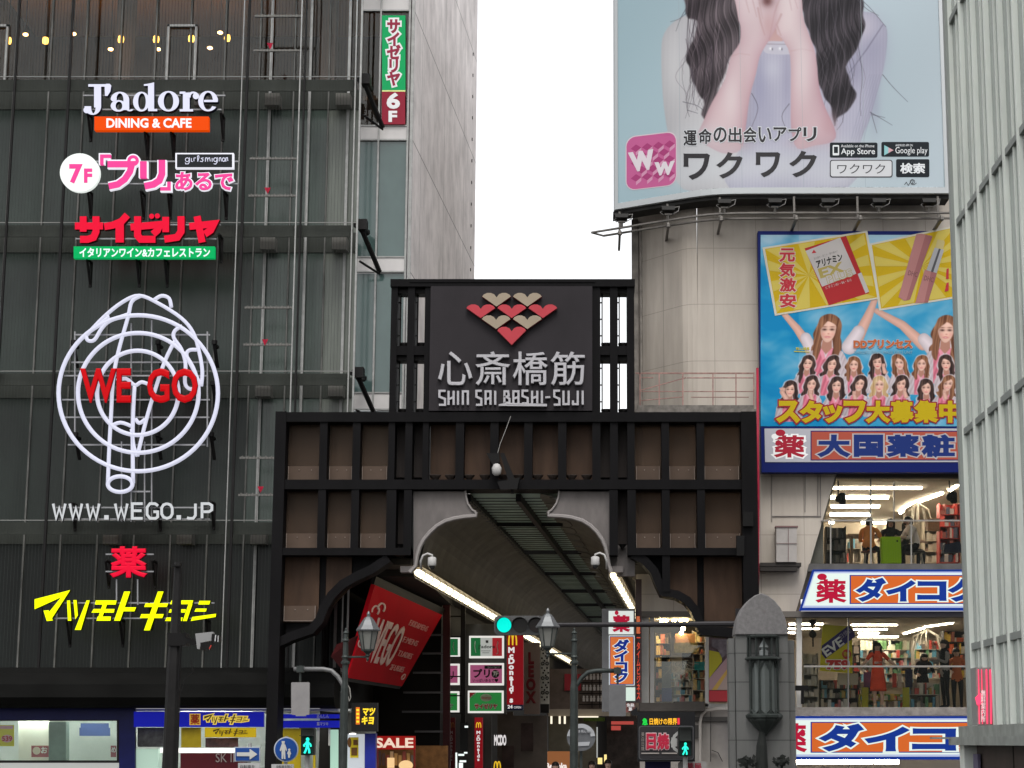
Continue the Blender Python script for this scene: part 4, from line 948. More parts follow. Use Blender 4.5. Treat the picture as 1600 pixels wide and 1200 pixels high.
# ------------------------------------------------------------ signs and shops inside the covered street
# tilted red box sign
TL, TR, BR, BL = P(586, 914, 45.4), P(691, 961, 55.4), P(628, 1072.5, 53.6), P(543, 1059, 45.4)
t_ = thing('tilted_box_sign', 'big tilted red box sign with slanted pink white lettering under the arcade roof', 'sign', (TL + BR) / 2)
qm = quadmap(TL, TR, BR, BL)
dirn = 1 if qm(0.5, 1, .5).x < qm(0.5, 0, .5).x else -1
base_q = qm
qm = lambda u, d, v: base_q(u, d * dirn, v)
m = MB(qm); m.box(0, 0, 0, 1, .1, 1); m.build('box', M('sign_red', (.62, .008, .018), .7, var=.15, scale=.5, spec=.03), t_)
m = MB(qm); m.box(0, .03, -.09, 1.01, .12, -.003); m.box(0, .03, 1.003, 1.01, .12, 1.04); m.build('rim', M('rim_black', (.01, .009, .008), .6), t_)
m = MB(qm); m.add([(-.002, .04, .55), (-.002, .04, .97), (-.13, .3, .83), (-.1, .3, .7)], [(0, 1, 2, 3)]); m.build('side_panel', M('sign_red_side', (.06, .005, .007), .6), t_)
pinkw = M('pink_white', (.95, .7, .66), .5)
text(t_, 'lettering', 'WEGO', (.17, .30, .60, .80), qm, pinkw, .012, .03, slant=0)
for i, (s_, a, b) in enumerate((('F.KID&MENS', .60, .20), ('F.MENS', .62, .41), ('T.LADIES', .64, .58), ('2F LADIES', .62, .76))):
    text(t_, 'small_lettering', s_, (a, b, a + .3 - .05 * (i > 0), b + .07), qm, M('pink_dim', (.85, .38, .36), .5), .0, .02)
m = MB(qm); k = .035
for c in ((.1, .25), (.16, .2)): m.arc(*c, .05, .06, .035, .045, 150, 390, .02)
m.arc(.05, .62, .05, .05, .035, .035, 30, 330, .02); m.arc(.93, .88, .03, .04, .02, .028, 0, 360, .02)
m.build('emblem', pinkw, t_)
# rack of pipes
t_ = thing('pipe_rack', 'dark rack of horizontal pipes between the red box sign and the lit signs', 'rack', P(705, 1200, 55.7))
for v, u0 in ((992, 672), (1021, 660), (1051, 645), (1082, 630), (1112, 628), (1143, 648), (1174, 640)):
    m = MB(px(55.7)); m.rect(u0, v - 1.5, 703, v + 1.5, .06); m.build('pipe', M('pipe_grey', (.11, .105, .11), .4, .4), t_)
m = MB(px(55.6)); m.rect(692, 940, 703, 1290, .2); m.build('rack_post', M('post_maroon', (.06, .014, .016), .5), t_)
m = MB(px(56)); [m.rect(703, v, 722, v + 2, .06) for v in (962, 994, 1026, 1056, 1086, 1113)]; m.rect(720, 930, 727, 1130, .1); m.build('rear_bar', MATS['rim_black'], t_)
# lit sign boxes, one column half hidden behind the post
wfr = E('frame_glow', (.95, .93, .88), .78)
def box_sign(lab, u0, v0, u1, v1, Y, kind, part=False):
    t_ = thing('box_sign', lab, 'sign', P((u0 + u1) / 2, v1, Y))
    m = MB(px(Y)); m.rect(u0, v0, u1, v1, .25); m.build('lit_frame', wfr, t_)
    bgm = {'it': E('sign_it', (.6, .62, .58), .6), 'pur': E('sign_purple', (.5, .12, .25), .52), 'gr': E('sign_green', (.03, .28, .06), .55)}[kind]
    a, b = u0 + (2.6 if not part else 0), u1 - 2.6
    m = MB(px(Y - .02)); m.rect(a, v0 + 3, b, v1 - 3, .02); fc = m.build('face', bgm, t_); t_ = fc
    q = Y - .04
    if kind == 'it':
        m = MB(px(q)); m.rect(a, v0 + 3, a + (b - a) * .31 if not part else b, v1 - 3, .01); m.build('green_field', E('field_green', (.02, .2, .06), .5), t_)
        if not part:
            m = MB(px(q)); m.rect(a + (b - a) * .69, v0 + 3, b, v1 - 3, .01); m.build('red_field', E('field_red', (.55, .03, .04), .5), t_)
            text(t_, 'lettering', "J'adore", (a + 11, v0 + 14, b - 11, v0 + 21), q - .02, M('print_dark', (.03, .03, .03), .5), .02, .006)
            m = MB(px(q - .02)); m.rect(759, v0 + 7, 763, v0 + 11, .01); m.stroke([(a + 16, v1 - 11), (b - 18, v1 - 11)], .7, .01); m.stroke([(a + 18, v1 - 8), (b - 20, v1 - 8)], .7, .01); m.build('emblem', MATS['print_dark'], t_)
        m = MB(px(q - .02)); m.stroke([(a + 7, v0 + 8), (a + 6, v0 + 16), (a + 8, v1 - 8)], 1.2, .01)
        if not part: m.stroke([(b - 6, v0 + 8), (b - 8, v0 + 16), (b - 6, v1 - 8), (b - 9, v1 - 6)], 1.2, .01)
        m.build('ornament', M('ornament_white', (.6, .6, .56), .5), t_)
    if kind == 'pur':
        if part: text(t_, 'lettering', 'リ', (a, v0 + 12, a + 7, v0 + 24), q, MATS['black_print'], .03, .006)
        else:
            text(t_, 'lettering', 'プリ', (a + 5, v0 + 9, a + 31, v0 + 23), q, MATS['black_print'], .04, .006)
            text(t_, 'lettering', 'いっぱいあるで♥', (a + 4, v0 + 24.5, b - 6, v0 + 30), q, MATS['black_print'], .02, .006)
            m = MB(px(q)); m.ell(774, v0 + 17, 6, 6.3, .01); m.rect(757, v0 + 4, b, v0 + 9, .01); m.build('dark_badge', MATS['black_print'], t_)
            text(t_, 'badge_lettering', '7F', (770, v0 + 13, 778.5, v0 + 21), q - .02, M('label_bright', (.85, .85, .85), .5), .04, .006)
            text(t_, 'badge_lettering', 'girlsmignon', (762, v0 + 5, 781, v0 + 8.2), q - .02, MATS['label_bright'], .0, .004)
    if kind == 'gr':
        if part: text(t_, 'lettering', 'ヤ', (a, v0 + 19, a + 6, v0 + 27), q, MATS['label_bright'], .04, .006)
        else:
            text(t_, 'lettering', 'サイゼリヤ', (a + 8, v0 + 20.5, b - 7, v0 + 28.5), q - .01, M('print_red', (.6, .04, .04), .5), .05, .006, halo=(.07, MATS['label_bright'], 'lettering_outline'))
            m = MB(px(q)); m.ell(759.5, v0 + 11, 9, 6, .01); m.poly([(a, v0 + 3), (a + 12, v0 + 3), (a, v0 + 13)], .01); m.build('oval_badge', M('badge_pale', (.5, .62, .45), .5), t_)
            text(t_, 'badge_lettering', 'Saizeriya', (752.5, v0 + 9, 766.5, v0 + 14), q - .02, MATS['print_red'], .0, .004)
            m = MB(px(q - .02)); m.poly([(a, v0 + 3), (a + 9, v0 + 3), (a, v0 + 11)], .01); m.build('corner_flash', MATS['print_red'], t_)
box_sign('lit box sign with green white and red fields, topmost of the full column', 733, 993.5, 787, 1028, 58, 'it')
box_sign('lit purple box sign with black katakana and a round floor badge', 732, 1036, 787, 1070.5, 58, 'pur')
box_sign('lit green box sign with an oval badge and red katakana', 731, 1079, 786.5, 1114, 58, 'gr')
box_sign('half hidden lit green sign, topmost behind the rack post', 702, 995, 718, 1027, 56.6, 'it', True)
box_sign('half hidden lit purple sign behind the rack post', 702, 1037, 717.5, 1070, 56.6, 'pur', True)
box_sign('half hidden lit green sign, lowest behind the rack post', 702, 1080, 717, 1113, 56.6, 'gr', True)
m = MB(px(58.3)); m.rect(722, 975, 791, 1116, .3); m.rect(722, 1116, 768, 1290, .3); tag(m.build('sign_tower', M('tower_grey', (.07, .068, .062), .6, var=.3)), 'dark grey board behind the column of lit box signs', 'board')
def arches(m, cu, v0, v1, wd, st=2.2):
    for s_ in (-1, 1):
        m.stroke([(cu + s_ * wd / 2 - wd / 2 * math.cos(R(a)), v1 - (v1 - v0) * max(0, math.sin(R(a))) ** .7) for a in range(0, 181, 15)], st, .02)
burger = E('burger_red', (.4, .012, .02), .42); arch_y = E('arch_yellow', (.95, .6, .03), .8); ltrw = E('letter_glow', (.9, .85, .85), .8)
t_ = thing('burger_banner', 'tall red upright banner with white letters and a golden double arch', 'banner', P(805, 1109, 59))
m = MB(px(59)); m.rect(792, 985, 817.5, 1101, .3); m.build('field', burger, t_)
m = MB(px(58.97)); m.rect(792, 1101, 817, 1109.5, .3); ff = m.build('foot_field', M('foot_navy', (.01, .012, .06), .5), t_)
m = MB(px(58.97)); arches(m, 801, 990, 1008, 6); m.build('double_arch', arch_y, t_)
text(t_, 'lettering', 'M\nc\nD\no\nn\na\nl\nd\n\'\ns', (794, 1011, 804, 1098), 58.95, ltrw, .05, .02, sp=.74)
text(ff, 'foot_lettering', '24', (793, 1101.5, 801, 1107), 58.93, ltrw, .03, .02); text(ff, 'foot_lettering', 'OPEN', (803, 1103.5, 814, 1107), 58.93, ltrw, .0, .02)
t_ = thing('beige_banner', 'beige upright banner with large dark red letters beside the red burger banner', 'banner', P(830, 1116, 62))
m = MB(px(62)); m.rect(819, 1004, 843.5, 1116, .2); m.build('field', M('banner_beige', (.25, .19, .165), .6, var=.15), t_)
text(t_, 'lettering', 'L\nE\nO\nX', (822, 1019, 837, 1099), 61.97, M('letter_maroon', (.16, .015, .02), .5), .06, .02, sp=.86)
t_ = thing('flower_banner', 'black and white patterned upright banner right of the beige one', 'banner', P(851, 1114, 63))
m = MB(px(63)); m.rect(844.5, 1000, 858, 1114, .2); m.build('field', M('banner_ivory', (.6, .58, .52), .6), t_)
m = MB(px(62.97))
for k in range(11):
    v = 1014 + 7.6 * k
    if k % 3 == 0: [m.arc(848 + 7 * j, v, 3, 3, 1.6, 1.6, 0, 360, .02, n=8) for j in range(2)]
    else: [m.rect(845.5 + 4 * j + 2 * (k % 2), v - 2 + 4 * (j % 2), 848 + 4 * j + 2 * (k % 2), v + .6 + 4 * (j % 2), .02) for j in range(3)]
m.rect(844.5, 1100, 858, 1114, .02); m.build('pattern', MATS['black_print'], t_)
text(t_, 'lettering', 'PP', (847, 1103, 855, 1107), 62.94, MATS['label_bright'], .02, .01)
for lab, u0, u1, v0, Y, st in (('narrow red upright burger banner low on the left of the covered street', 741.5, 754, 1121, 57.5, .42), ('dim red reflection of the upright burger banner beside the rack post', 700.5, 711, 1121, 57, .14)):
    t_ = thing('narrow_banner', lab, 'banner', P(u0, 1200, Y))  # the second one is a faint reflection, built as a dim copy
    m = MB(px(Y)); m.rect(u0, v0, u1, 1230, .2); m.build('field', burger if st > .3 else M('reflected_red', (.12, .012, .015), .5), t_)
    m = MB(px(Y - .03)); arches(m, (u0 + u1) / 2, v0 + 8, v0 + 16, 3.6, 1.2); m.build('double_arch', arch_y if st > .3 else M('reflected_arch', (.3, .1, .03), .5), t_)
    text(t_, 'lettering', 'M\nc\nD\no\nn\na\nl\nd\ns', (u0 + 3, v0 + 21, u1 - 3.5, v0 + 68), Y - .03, ltrw if st > .3 else M('reflected_letters', (.3, .22, .22), .5), .04, .02, sp=.8)
for lab, pts in (('upright white glowing tubes beside the narrow red banner', [(709, 1176, 714, 1230), (717, 1192, 723, 1230)]), ('small white glowing bars at the foot of the dark board', [(716, 1178, 725, 1181), (718, 1188, 728, 1191), (726, 1134, 731, 1137), (725, 1175, 730, 1177.5)])):
    m = MB(px(57.2)); [m.rect(*q, .1) for q in pts]; tag(m.build('white_lamp', E('lamp_cool', (.9, 1, .95), 1.1)), lab, 'lamp')
m = MB(px(57.6)); m.rect(719, 1128, 731, 1172, .1); tag(m.build('black_upright_sign', M('sign_black', (.02, .02, .02), .5)), 'black narrow upright sign between the red burger banner and its dim reflection', 'sign')
m = MB(px(56.9)); m.rect(669, 1176, 695, 1230, .05); t_ = tag(m.build('pinkish_board', M('board_pink', (.17, .11, .12), .6, var=.3)), 'dim pinkish board with dark words beneath the pipe rack', 'board')
text(t_, 'words', 'セール\nbox', (674, 1182, 692, 1194), 56.85, MATS['black_print'], .02, .01)
# buildings and shops further in
m = MB(px(62.5)); m.rect(777, 1112, 802, 1290, .3); m.rect(802, 1118, 855, 1290, .2); t_ = tag(m.build('inner_shop_wall', M('wall_taupe', (.17, .14, .12), .6, var=.35, scale=1.2)), 'taupe shop wall below the beige banner inside the arcade', 'wall')
t_ = thing('hanging_letters', 'white block letters hanging in front of the taupe wall', 'lettering', P(782, 1164, 61.5))
text(t_, 'lettering', 'MCDO', (772, 1148, 791, 1165), 61.5, ltrw, .05, .02)
m = MB(px(61.5)); arches(m, 777, 1190, 1206, 5, 1.8); m.build('double_arch', arch_y, t_)
m = MB(px(62.2)); m.rect(814, 1130, 833, 1174, .1); m.rect(784, 1165, 803, 1200, .1); tag(m.build('dark_shop_poster', M('poster_dim', (.09, .06, .055), .6, var=.6, scale=3)), 'dark brown posters on the taupe wall below the beige banner', 'poster')
fb = thing('figure_shop', 'shop front with rows of pale figures and a red poster in the upper window', 'shop', P(910, 1200, 74))
m = MB(px(74)); m.rect(855, 1045, 1000, 1118, .3); m.build('upper_window', M('shop_dusk', (.16, .12, .1), .6, var=.4, scale=2), fb)
m = MB(px(74)); m.rect(857, 1118, 932, 1290, .5); m.build('lower_wall', M('shop_olive', (.15, .135, .1), .6, var=.4, scale=1.5), fb)
m = MB(px(73.9)); m.rect(882, 1053, 908, 1079, .05); m.build('red_poster', M('poster_red', (.32, .03, .04), .5), fb)
for r_ in range(3):
    for k in range(9):
        u = 912 + 5.6 * k + random.uniform(-.6, .6); v = 1054 + 17 * r_
        m = MB(px(73.8)); m.ell(u, v + .6, 1.5, 1.9, .05, 8); m.poly([(u - 2, v + 2.4), (u + 2, v + 2.4), (u + 1.6, v + 8), (u - 1.6, v + 8)], .05); m.build('figure', islands('figure_tones', [(.5, .46, .42), (.3, .27, .25), (.6, .58, .55), (.2, .16, .15)]), fb)

m = MB(px(73.85)); [m.rect(u - .6, 1050, u + .6, 1106, .03) for u in (925, 937, 949, 961)]; [m.rect(905, v, 990, v + 1.3, .03) for v in (1066, 1083, 1100)]; m.build('shelf_grid', MATS['rim_black'], fb)
m = MB(px(73.7)); m.rect(857, 1108, 985, 1119, .2); m.build('ledge', M('ledge_beige', (.34, .29, .23), .6), fb)
m = MB(px(73.6)); [m.rect(u, 1119, u + 3, 1131, .1) for u in (860, 873, 881)]; m.rect(902, 1119, 935, 1121, .1); m.build('downlight', E('warm_strip', (1, .9, .7), 1.1), fb)
m = MB(px(73.6)); m.rect(912, 1121, 945, 1127, .1); m.build('plants', M('plant_green', (.08, .12, .02), .7, var=.5, scale=12), fb)
t_ = thing('lit_brand_panel', 'orange lit panel with white letters at the foot of the covered street', 'sign', P(872, 1200, 72))
m = MB(px(72)); m.rect(853, 1174, 891, 1230, .2); m.build('panel', E('panel_amber', (.42, .16, .06), .55), t_)
text(t_, 'lettering', 'Bershka', (853, 1192, 886, 1202), 71.95, E('brand_white', (1, .9, .85), .9), .04, .02)
for lab, pts, Yq, mt in (('row of tall white glowing strips deep in the covered street', [(966, 1142, 971, 1150), (966, 1156, 970, 1188), (987, 1152, 989, 1168)], 80, E('far_white', (1, .95, .85), 1.2)),
                    ('warm yellow shop glow at the far end of the covered street', [(934, 1184, 941, 1194), (944, 1179, 952, 1194)], 82, E('far_yellow', (1, .78, .3), 1.1)),
                    ('small red and pink signs deep in the covered street', [(955, 1134, 970, 1141), (955, 1127, 990, 1132)], 79, E('far_red', (.65, .1, .08), .55))):
    m = MB(px(Yq)); [m.rect(*q, .1) for q in pts]; tag(m.build('far_shop_lights', mt), lab, 'lights')
m = MB(px(79.5)); m.rect(948, 1120, 1000, 1290, .2); tag(m.build('dark_shop', M('far_dark', (.05, .038, .032), .6, var=.6, scale=3)), 'dark far shop front behind the grey sign back', 'shop')
m = MB(px(68)); m.rect(932, 1136, 934, 1184, .1); m.rect(901, 1076, 903, 1130, .1); tag(m.build('white_upright_strip', E('strip_cool', (.8, .82, .8), .4)), 'thin white upright strips beside the round grey board', 'strip')
# upright pharmacy sign at the right corner
ps = thing('pharmacy_sign', 'upright lit pharmacy sign with a red medicine character over blue katakana on orange', 'sign', P(970, 1115, 45.3))
m = MB(px(45.32)); m.rect(940.5, 951, 992.5, 1112, .3); m.build('board', M('sign_grey', (.13, .13, .135), .5, var=.2), ps)
wl = E('sign_white', (.84, .9, .86), .72); bl = E('sign_blue', (.012, .035, .3), .55); orr = E('sign_orange', (.78, .2, .05), .62)
m = MB(px(45.3)); m.rect(951, 954.5, 990, 991, .02); m.rect(951.5, 993, 991.5, 1071, .02); wp_ = m.build('white_panel', wl, ps)
m = MB(px(45.28)); m.rect(952.5, 994.2, 990.5, 1069.8, .01); m.build('blue_line', bl, ps)
m = MB(px(45.265)); m.rect(953.6, 995.3, 989.4, 1068.7, .01); op_ = m.build('orange_panel', orr, ps)
kred = E('medicine_red', (.55, .012, .05), .6)
text(wp_, 'medicine_character', '薬', (957.5, 961, 984, 987.5), 45.27, kred, .05, .01)
m = MB(px(45.25)); m.ell(962, 968, 2.8, 2.8, .01); m.ell(981, 968, 2.8, 2.8, .01); m.ell(963.5, 957.5, 3, 3.4, .01); m.build('medicine_drop', kred, wp_)
text(op_, 'lettering', 'ダ\nイ\nコ\nク', (959, 999, 983, 1067), 45.25, bl, .055, .01, halo=(.05, wl, 'lettering_outline'), sp=.84)
m = MB(px(45.25)); m.rect(977, 1074, 992.5, 1095, .3); tag(m.build('small_lit_box', E('box_mint', (.7, .85, .75), .7)), 'small white green lit box under the upright pharmacy sign', 'sign')
m = MB(px(45.3)); m.rect(978, 1098, 992, 1113, .05); t_ = tag(m.build('small_print_board', M('board_reddish', (.2, .08, .07), .6)), 'small reddish board with pale words under the lit box', 'board')
text(t_, 'words', '免税\n薬', (979, 1099, 991, 1111), 45.25, MATS['label_bright'], .02, .01)
t_ = thing('led_column', 'slim dark post with a column of red glowing characters beside the pharmacy sign', 'sign', P(998, 1096, 45.5))
m = MB(px(45.5)); m.rect(993, 905, 1002.5, 1098, .2); m.build('post', M('led_post', (.07, .05, .05), .5), t_)
text(t_, 'lettering', '免\n税\n一\nタ\nイ\nム\nビ\nジ\nネ\nス', (994.5, 964, 1000.5, 1093), 45.47, E('led_red', (.9, .1, .05), .7), .02, .01, sp=.95)
m = MB(px(45.46)); m.rect(994.5, 963, 999.5, 990, .01); m.build('lit_tip', E('led_orange', (.8, .2, .08), .6), t_)
# ------------------------------------------------------------ right building: beige corner block with glazed shop floors
beige = panelled('beige_concrete', (.43, .385, .335), (.86, .84, .82), 1.05, 1.42, 'xz', .008, .2, jc=.62)
greywall = M('grey_wall', (.4, .37, .35), .7, var=.2, scale=.8, stretch=(1, 1, .4))
white_fr = M('white_frame', (.62, .6, .57), .5, var=.12, scale=3)
B2 = thing('corner_building', 'beige concrete corner building with two glazed shop floors and stained panels', 'building', (X(1250, YR, 500), 50, 0))
m = MB(px(YR)); m.prism([(1090, -170), (1600, -170), (1600, 738), (1307, 738), (1262, 893), (1243, 957), (995, 957), (995, 897), (1090, 897)], 0, .3); m.build('front_wall', beige, B2)
xa, xb = X(1090, YR, 500), X(989, 47.5, 500)
zt_, zb_ = Z(-170, YR), Z(897, YR) - .02
m = MB()                                                            # rounded corner, then the chamfer and the flank along the street
prof = [(xa, YR), (xa - .12, YR + .012), (xa - .24, YR + .06), (xa - .36, YR + .15)]
prof += [(xb + .14, 47.5), (xb, 47.5)]
prof += [(xb + AX * 16, 63.5)]
vs = [(x, y, zb_) for x, y in prof] + [(x, y, zt_) for x, y in prof]; n = len(prof)
m.add(vs, [(i, i+1, n+i+1, n+i) for i in range(n-1)]); m.build('corner_wall', panelled('beige_corner', (.43, .385, .335), (.86, .84, .82), .83, 1.42, 'xz', .008, .26, jc=.62), B2)
m = MB(); m.box(xb - .03, 47.35, zb_, xb + .14, 47.49, Z(345, 47.5)); m.tube([(xb + .2, 47.2, zb_), (xb + .2, 47.2, Z(352, 47.3))], .035, 6); m.build('drain_strip', M('strip_soiled', (.3, .27, .24), .7, var=.5, scale=3), B2)
# reveals of the slanted shop opening, interior light put into a paler colour
m = MB(px(YR + .002)); m.prism([(1307, 738), (1311, 738), (1289, 812), (1289, 880), (1264, 893), (1262, 893)], .3, .34); m.build('reveal', M('reveal_lit', (.55, .53, .51), .6, var=.1), B2)
def room(nm, va, vb, u0, u1, depth, wallm, ceilm):
    zc, zf = Z(va, YR + .3), Z(vb, YR + .3)
    x0, x1 = X(u0, YR, 800), X(u1, YR, 800)
    m = MB(); m.box(x0, YR + .32, zc, x1, YR + depth, zc + .08); m.build('ceiling', ceilm, B2)
    m = MB(); m.box(x0, YR + .32, zf - .1, x1, YR + depth, zf); m.build('room_floor', M('shop_floor', (.42, .38, .33), .4), B2)
    m = MB(); m.box(x0, YR + depth, zf, x1, YR + depth + .1, zc); m.build('rear_wall', wallm, B2)
    m = MB(); m.box(x0 - .1, YR + .35, zf, x0, YR + depth, zc); m.box(x1, YR + .35, zf, x1 + .1, YR + depth, zc); m.build('room_side', wallm, B2)
    return zc, zf
cream = M('room_cream', (.6, .52, .42), .7, var=.15, scale=1); ceilm = M('ceiling_white', (.6, .54, .46), .7, var=.08)
zc3, zf3 = room('third', 745, 883, 1255, 1660, 10.2, cream, ceilm)
zc2, zf2 = room('second', 965, 1107, 1006, 1660, 9.2, M('room_ochre', (.62, .53, .43), .7, var=.3, scale=1), ceilm)
m = MB(px(YR)); m.prism([(1309, 738), (1600, 738), (1600, 746), (1306, 746)], .02, .25); m.build('lintel', M('lintel_dark', (.07, .065, .06), .6), B2)
m = MB(px(YR)); m.prism([(1264, 881), (1600, 881), (1600, 893), (1261, 893)], -.05, .3); m.build('sill', M('sill_grey', (.13, .125, .12), .6, var=.3), B2)
m = MB(px(YR)); m.rect(995, 955, 1600, 964, .34); m.build('soffit', M('soffit_grey', (.17, .155, .14), .6), B2)
m = MB(px(YR - .25)); m.rect(1236, 1105, 1600, 1112, .6); m.rect(1236, 1112, 1600, 1118, .5); m.build('ledge', M('ledge_grey', (.32, .29, .26), .6, var=.4, scale=6), B2)
glass = clear_glass('shop_floor_glass', (.9, .9, .87), .035)
m = MB(px(YR + .28)); m.prism([(1303, 746), (1600, 746), (1600, 881), (1266, 881)], 0, .012); m.build('shop_window', glass, B2)
for u0, u1 in ((1020, 1104), (1253, 1326), (1328, 1600)):
    m = MB(px(YR + .25)); m.rect(u0, 964, u1, 1107, .012); m.build('shop_window', glass, B2)
for u0, u1, v0, v1 in ((1001, 1014, 964, 1100), (1015.5, 1022, 964, 1100), (1102, 1107, 964, 1104), (1244.5, 1253, 964, 1106)):
    m = MB(px(YR + .1)); m.rect(u0, v0, u1, v1, .25); m.build('window_post', white_fr, B2)
m = MB(px(YR + .1)); m.rect(1102, 1099, 1150, 1106, .2); m.rect(1104, 972, 1108, 1100, .1); m.build('window_frame', white_fr, B2)
for u, v0, v1 in ((1360.5, 742, 881), (1397, 752, 812), (1325.5, 964, 1107)):
    m = MB(px(YR + .22)); m.rect(u - 1, v0, u + 1, v1, .05); m.build('mullion', M('mullion_grey', (.2, .19, .18), .4, .4), B2)
for lst in ([(1283, 1600, 812.2, 814.4)], [(1256, 1600, 1039.8, 1042.6)]):
    m = MB(px(YR - .05)); [m.rect(a, c, b, d2, .05) for a, b, c, d2 in lst]; m.build('guard_rail', M('rail_steel', (.42, .4, .37), .35, .6), B2)
for u, v0, v1 in ((1298, 814, 881), (1424, 814, 881), (1361, 814, 881)):
    m = MB(px(YR - .02)); m.rect(u - 1, v0, u + 1, v1, .04); m.build('guard_post', MATS['rail_steel'], B2)
# parapet box and small fixtures on the pale wall left of the third floor
m = MB(px(YR - .35)); m.rect(1213, 823, 1245, 878, .3); m.build('parapet_box', M('box_pale', (.44, .41, .39), .6, var=.15), B2)
m = MB(px(YR - .37)); m.rect(1212, 821.5, 1247, 824, .3); m.stroke([(1213, 849), (1245, 849)], .6, .01); m.stroke([(1232, 824), (1232, 877)], .6, .01); m.build('parapet_trim', M('trim_reddish', (.2, .12, .12), .6), B2)
m = MB(px(YR - .3)); m.rect(1188, 879, 1252, 885, .3); m.rect(1188, 886, 1246, 892, .28); m.build('small_canopy', M('canopy_dark', (.05, .045, .042), .6, var=.3), B2)
m = MB(px(YR - .02)); [m.rect(u - .5, 742, u + .5, v1, .02) for u, v1 in ((1206, 815), (1258, 800), (1282, 808), (1278, 808))]; m.rect(1206, 806, 1283, 807, .02); m.build('panel_joint', M('joint_grey', (.22, .2, .19), .7), B2)
# ground floor left of the stone pillar: eaves, white boards and pipes
m = MB(px(YR - .5)); m.rect(999, 1098, 1054, 1111, .6); m.rect(1054, 1096, 1101, 1111, .6); m.build('eaves', M('eaves_brown', (.09, .08, .072), .6, var=.3), B2)
m = MB(px(YR - .1)); m.rect(1000, 1107, 1160, 1290, .3); m.build('lower_wall', M('lower_pale', (.36, .33, .3), .7, var=.25, scale=1.2), B2)
m = MB(px(YR - .2)); m.rect(1083, 1120, 1160, 1127, .2); m.rect(1085, 1133, 1092, 1154, .1); m.build('duct', M('duct_dark', (.07, .065, .06), .6), B2)
m = MB(px(YR - .28)); m.tube([(0, 0, 0)] * 2, .001, 3)
m = MB(); m.tube([P(1094, 1190, YR - .25), P(1094, 1130, YR - .25), P(1096, 1118, YR - .25), P(1103, 1110, YR - .25), P(1120, 1108, YR - .25), P(1148, 1108, YR - .25)], .035, 6); m.build('pipe', M('pipe_pale', (.4, .37, .34), .5), B2)
m = MB(px(YR - .22)); m.rect(1110, 1112, 1111, 1190, .05); m.stroke([(1112, 1172), (1122, 1176), (1129, 1190)], 1, .05); m.build('wire', MATS['canopy_dark'], B2)
m = MB(px(YR + 4)); m.rect(1160, 1186, 1660, 1290, .1); m.build('ground_floor_wall', M('ground_floor_beige', (.5, .45, .38), .7), B2)
# red drain pipe and cable on the corner of the front
m = MB(); m.tube([P(1183.5, 575, 45.6), P(1185, 790, 45.6), P(1184, 926, 45.6), P(1183, 1200, 45.6)], .032, 8); tag(m.build('red_pipe', M('pipe_red', (.36, .02, .05), .4, var=.2), smooth=True), 'slim red pipe running down the wall beside the gate', 'pipe')
m = MB(); m.tube([P(1179, 648, 45.7), P(1180, 800, 45.7), P(1178, 830, 45.7), P(1170, 848, 45.65), P(1168, 860, 45.6)], .02, 6); tag(m.build('grey_cable', MATS['grey_cable']), 'grey cable hanging beside the right leg of the gate', 'cable')
for lab, q in (('black junction box high on the gate leg beside the red pipe', (1161, 800, 1177, 822)), ('taller black junction box lower on the gate leg, by the last brown panel', (1151, 837, 1163, 868))):
    m = MB(px(YG - .25)); m.rect(*q, .2); tag(m.build('junction_box', MATS['camera_black']), lab, 'box')

# ------------------------------------------------------------ shop lights, goods and furniture behind the glass
def tubes(group, labels, rows):
    for lab, (u0, v0, u1, v1, Y0_, Y1_) in zip(labels, rows):
        ceiling_light(lab, P(u0, v0, Y0_), P(u1, v1, Y1_), .045, TUBE, group)
tubes('tube lights of the upper shop floor', ['front row of short tube lights across the upper shop ceiling', 'second tube light row of the upper shop, left of the thin mullion', 'third tube light row of the upper shop ceiling', 'fourth tube light row of the upper shop ceiling',
      'rear row tube light above the seated orange customer', 'rear short tube light above the dark clothes stand', 'slanted tube light at the deep end of the upper shop', 'slanted tube light above the plastic streamers', 'slanted tube light in the middle of the curved row', 'slanted tube light nearest the fin facade'],
      [(1302, 762, 1440, 762, 48.2, 48.2), (1298, 777, 1388, 777, 50, 50), (1299, 791, 1374, 791, 52, 52), (1297, 804, 1359, 804, 53.9, 53.9), (1346, 816, 1395, 816, 55.7, 55.7), (1295, 816, 1303, 816, 55.7, 55.7), (1407, 801, 1419, 791, 53.4, 51.9), (1421, 789, 1440, 782, 51.7, 50.7), (1445, 780, 1472, 770, 50.5, 49.2), (1484, 766, 1496, 757, 48.7, 47.8)])
tubes('tube lights of the lower shop floor', ['front tube light of the lower shop above the woman in red', 'second tube light of the lower shop ceiling', 'third tube light of the lower shop ceiling', 'rear long tube light of the lower shop', 'left front tube light of the lower shop beside the white post',
      'left second tube light of the lower shop', 'left rear short tube light of the lower shop', 'slanted tube light of the lower shop nearest the fin facade', 'slanted tube light of the lower shop deeper inside'],
      [(1330, 975, 1402, 975, 49, 49), (1334, 982, 1386, 982, 50.9, 50.9), (1341, 988, 1373, 988, 52.6, 52.6), (1341, 994, 1403, 994, 54.5, 54.5), (1233, 973.5, 1286, 973.5, 48.6, 48.6), (1232, 981, 1280, 981, 50.7, 50.7), (1231, 987.5, 1250, 987.5, 52.6, 52.6), (1446, 978, 1488, 972, 49.8, 48.3), (1413, 989, 1443, 980, 53, 50.3)])
m = MB()
for k in range(4): m.tube([P(1243 + 41 * k, 1190, YR - .1), P(1281 + 41 * k, 1190, YR - .1)], .06, 8)
tag(m.build('sign_underlights', TUBE), 'row of bright white tubes under the lowest pharmacy sign', 'lamp')
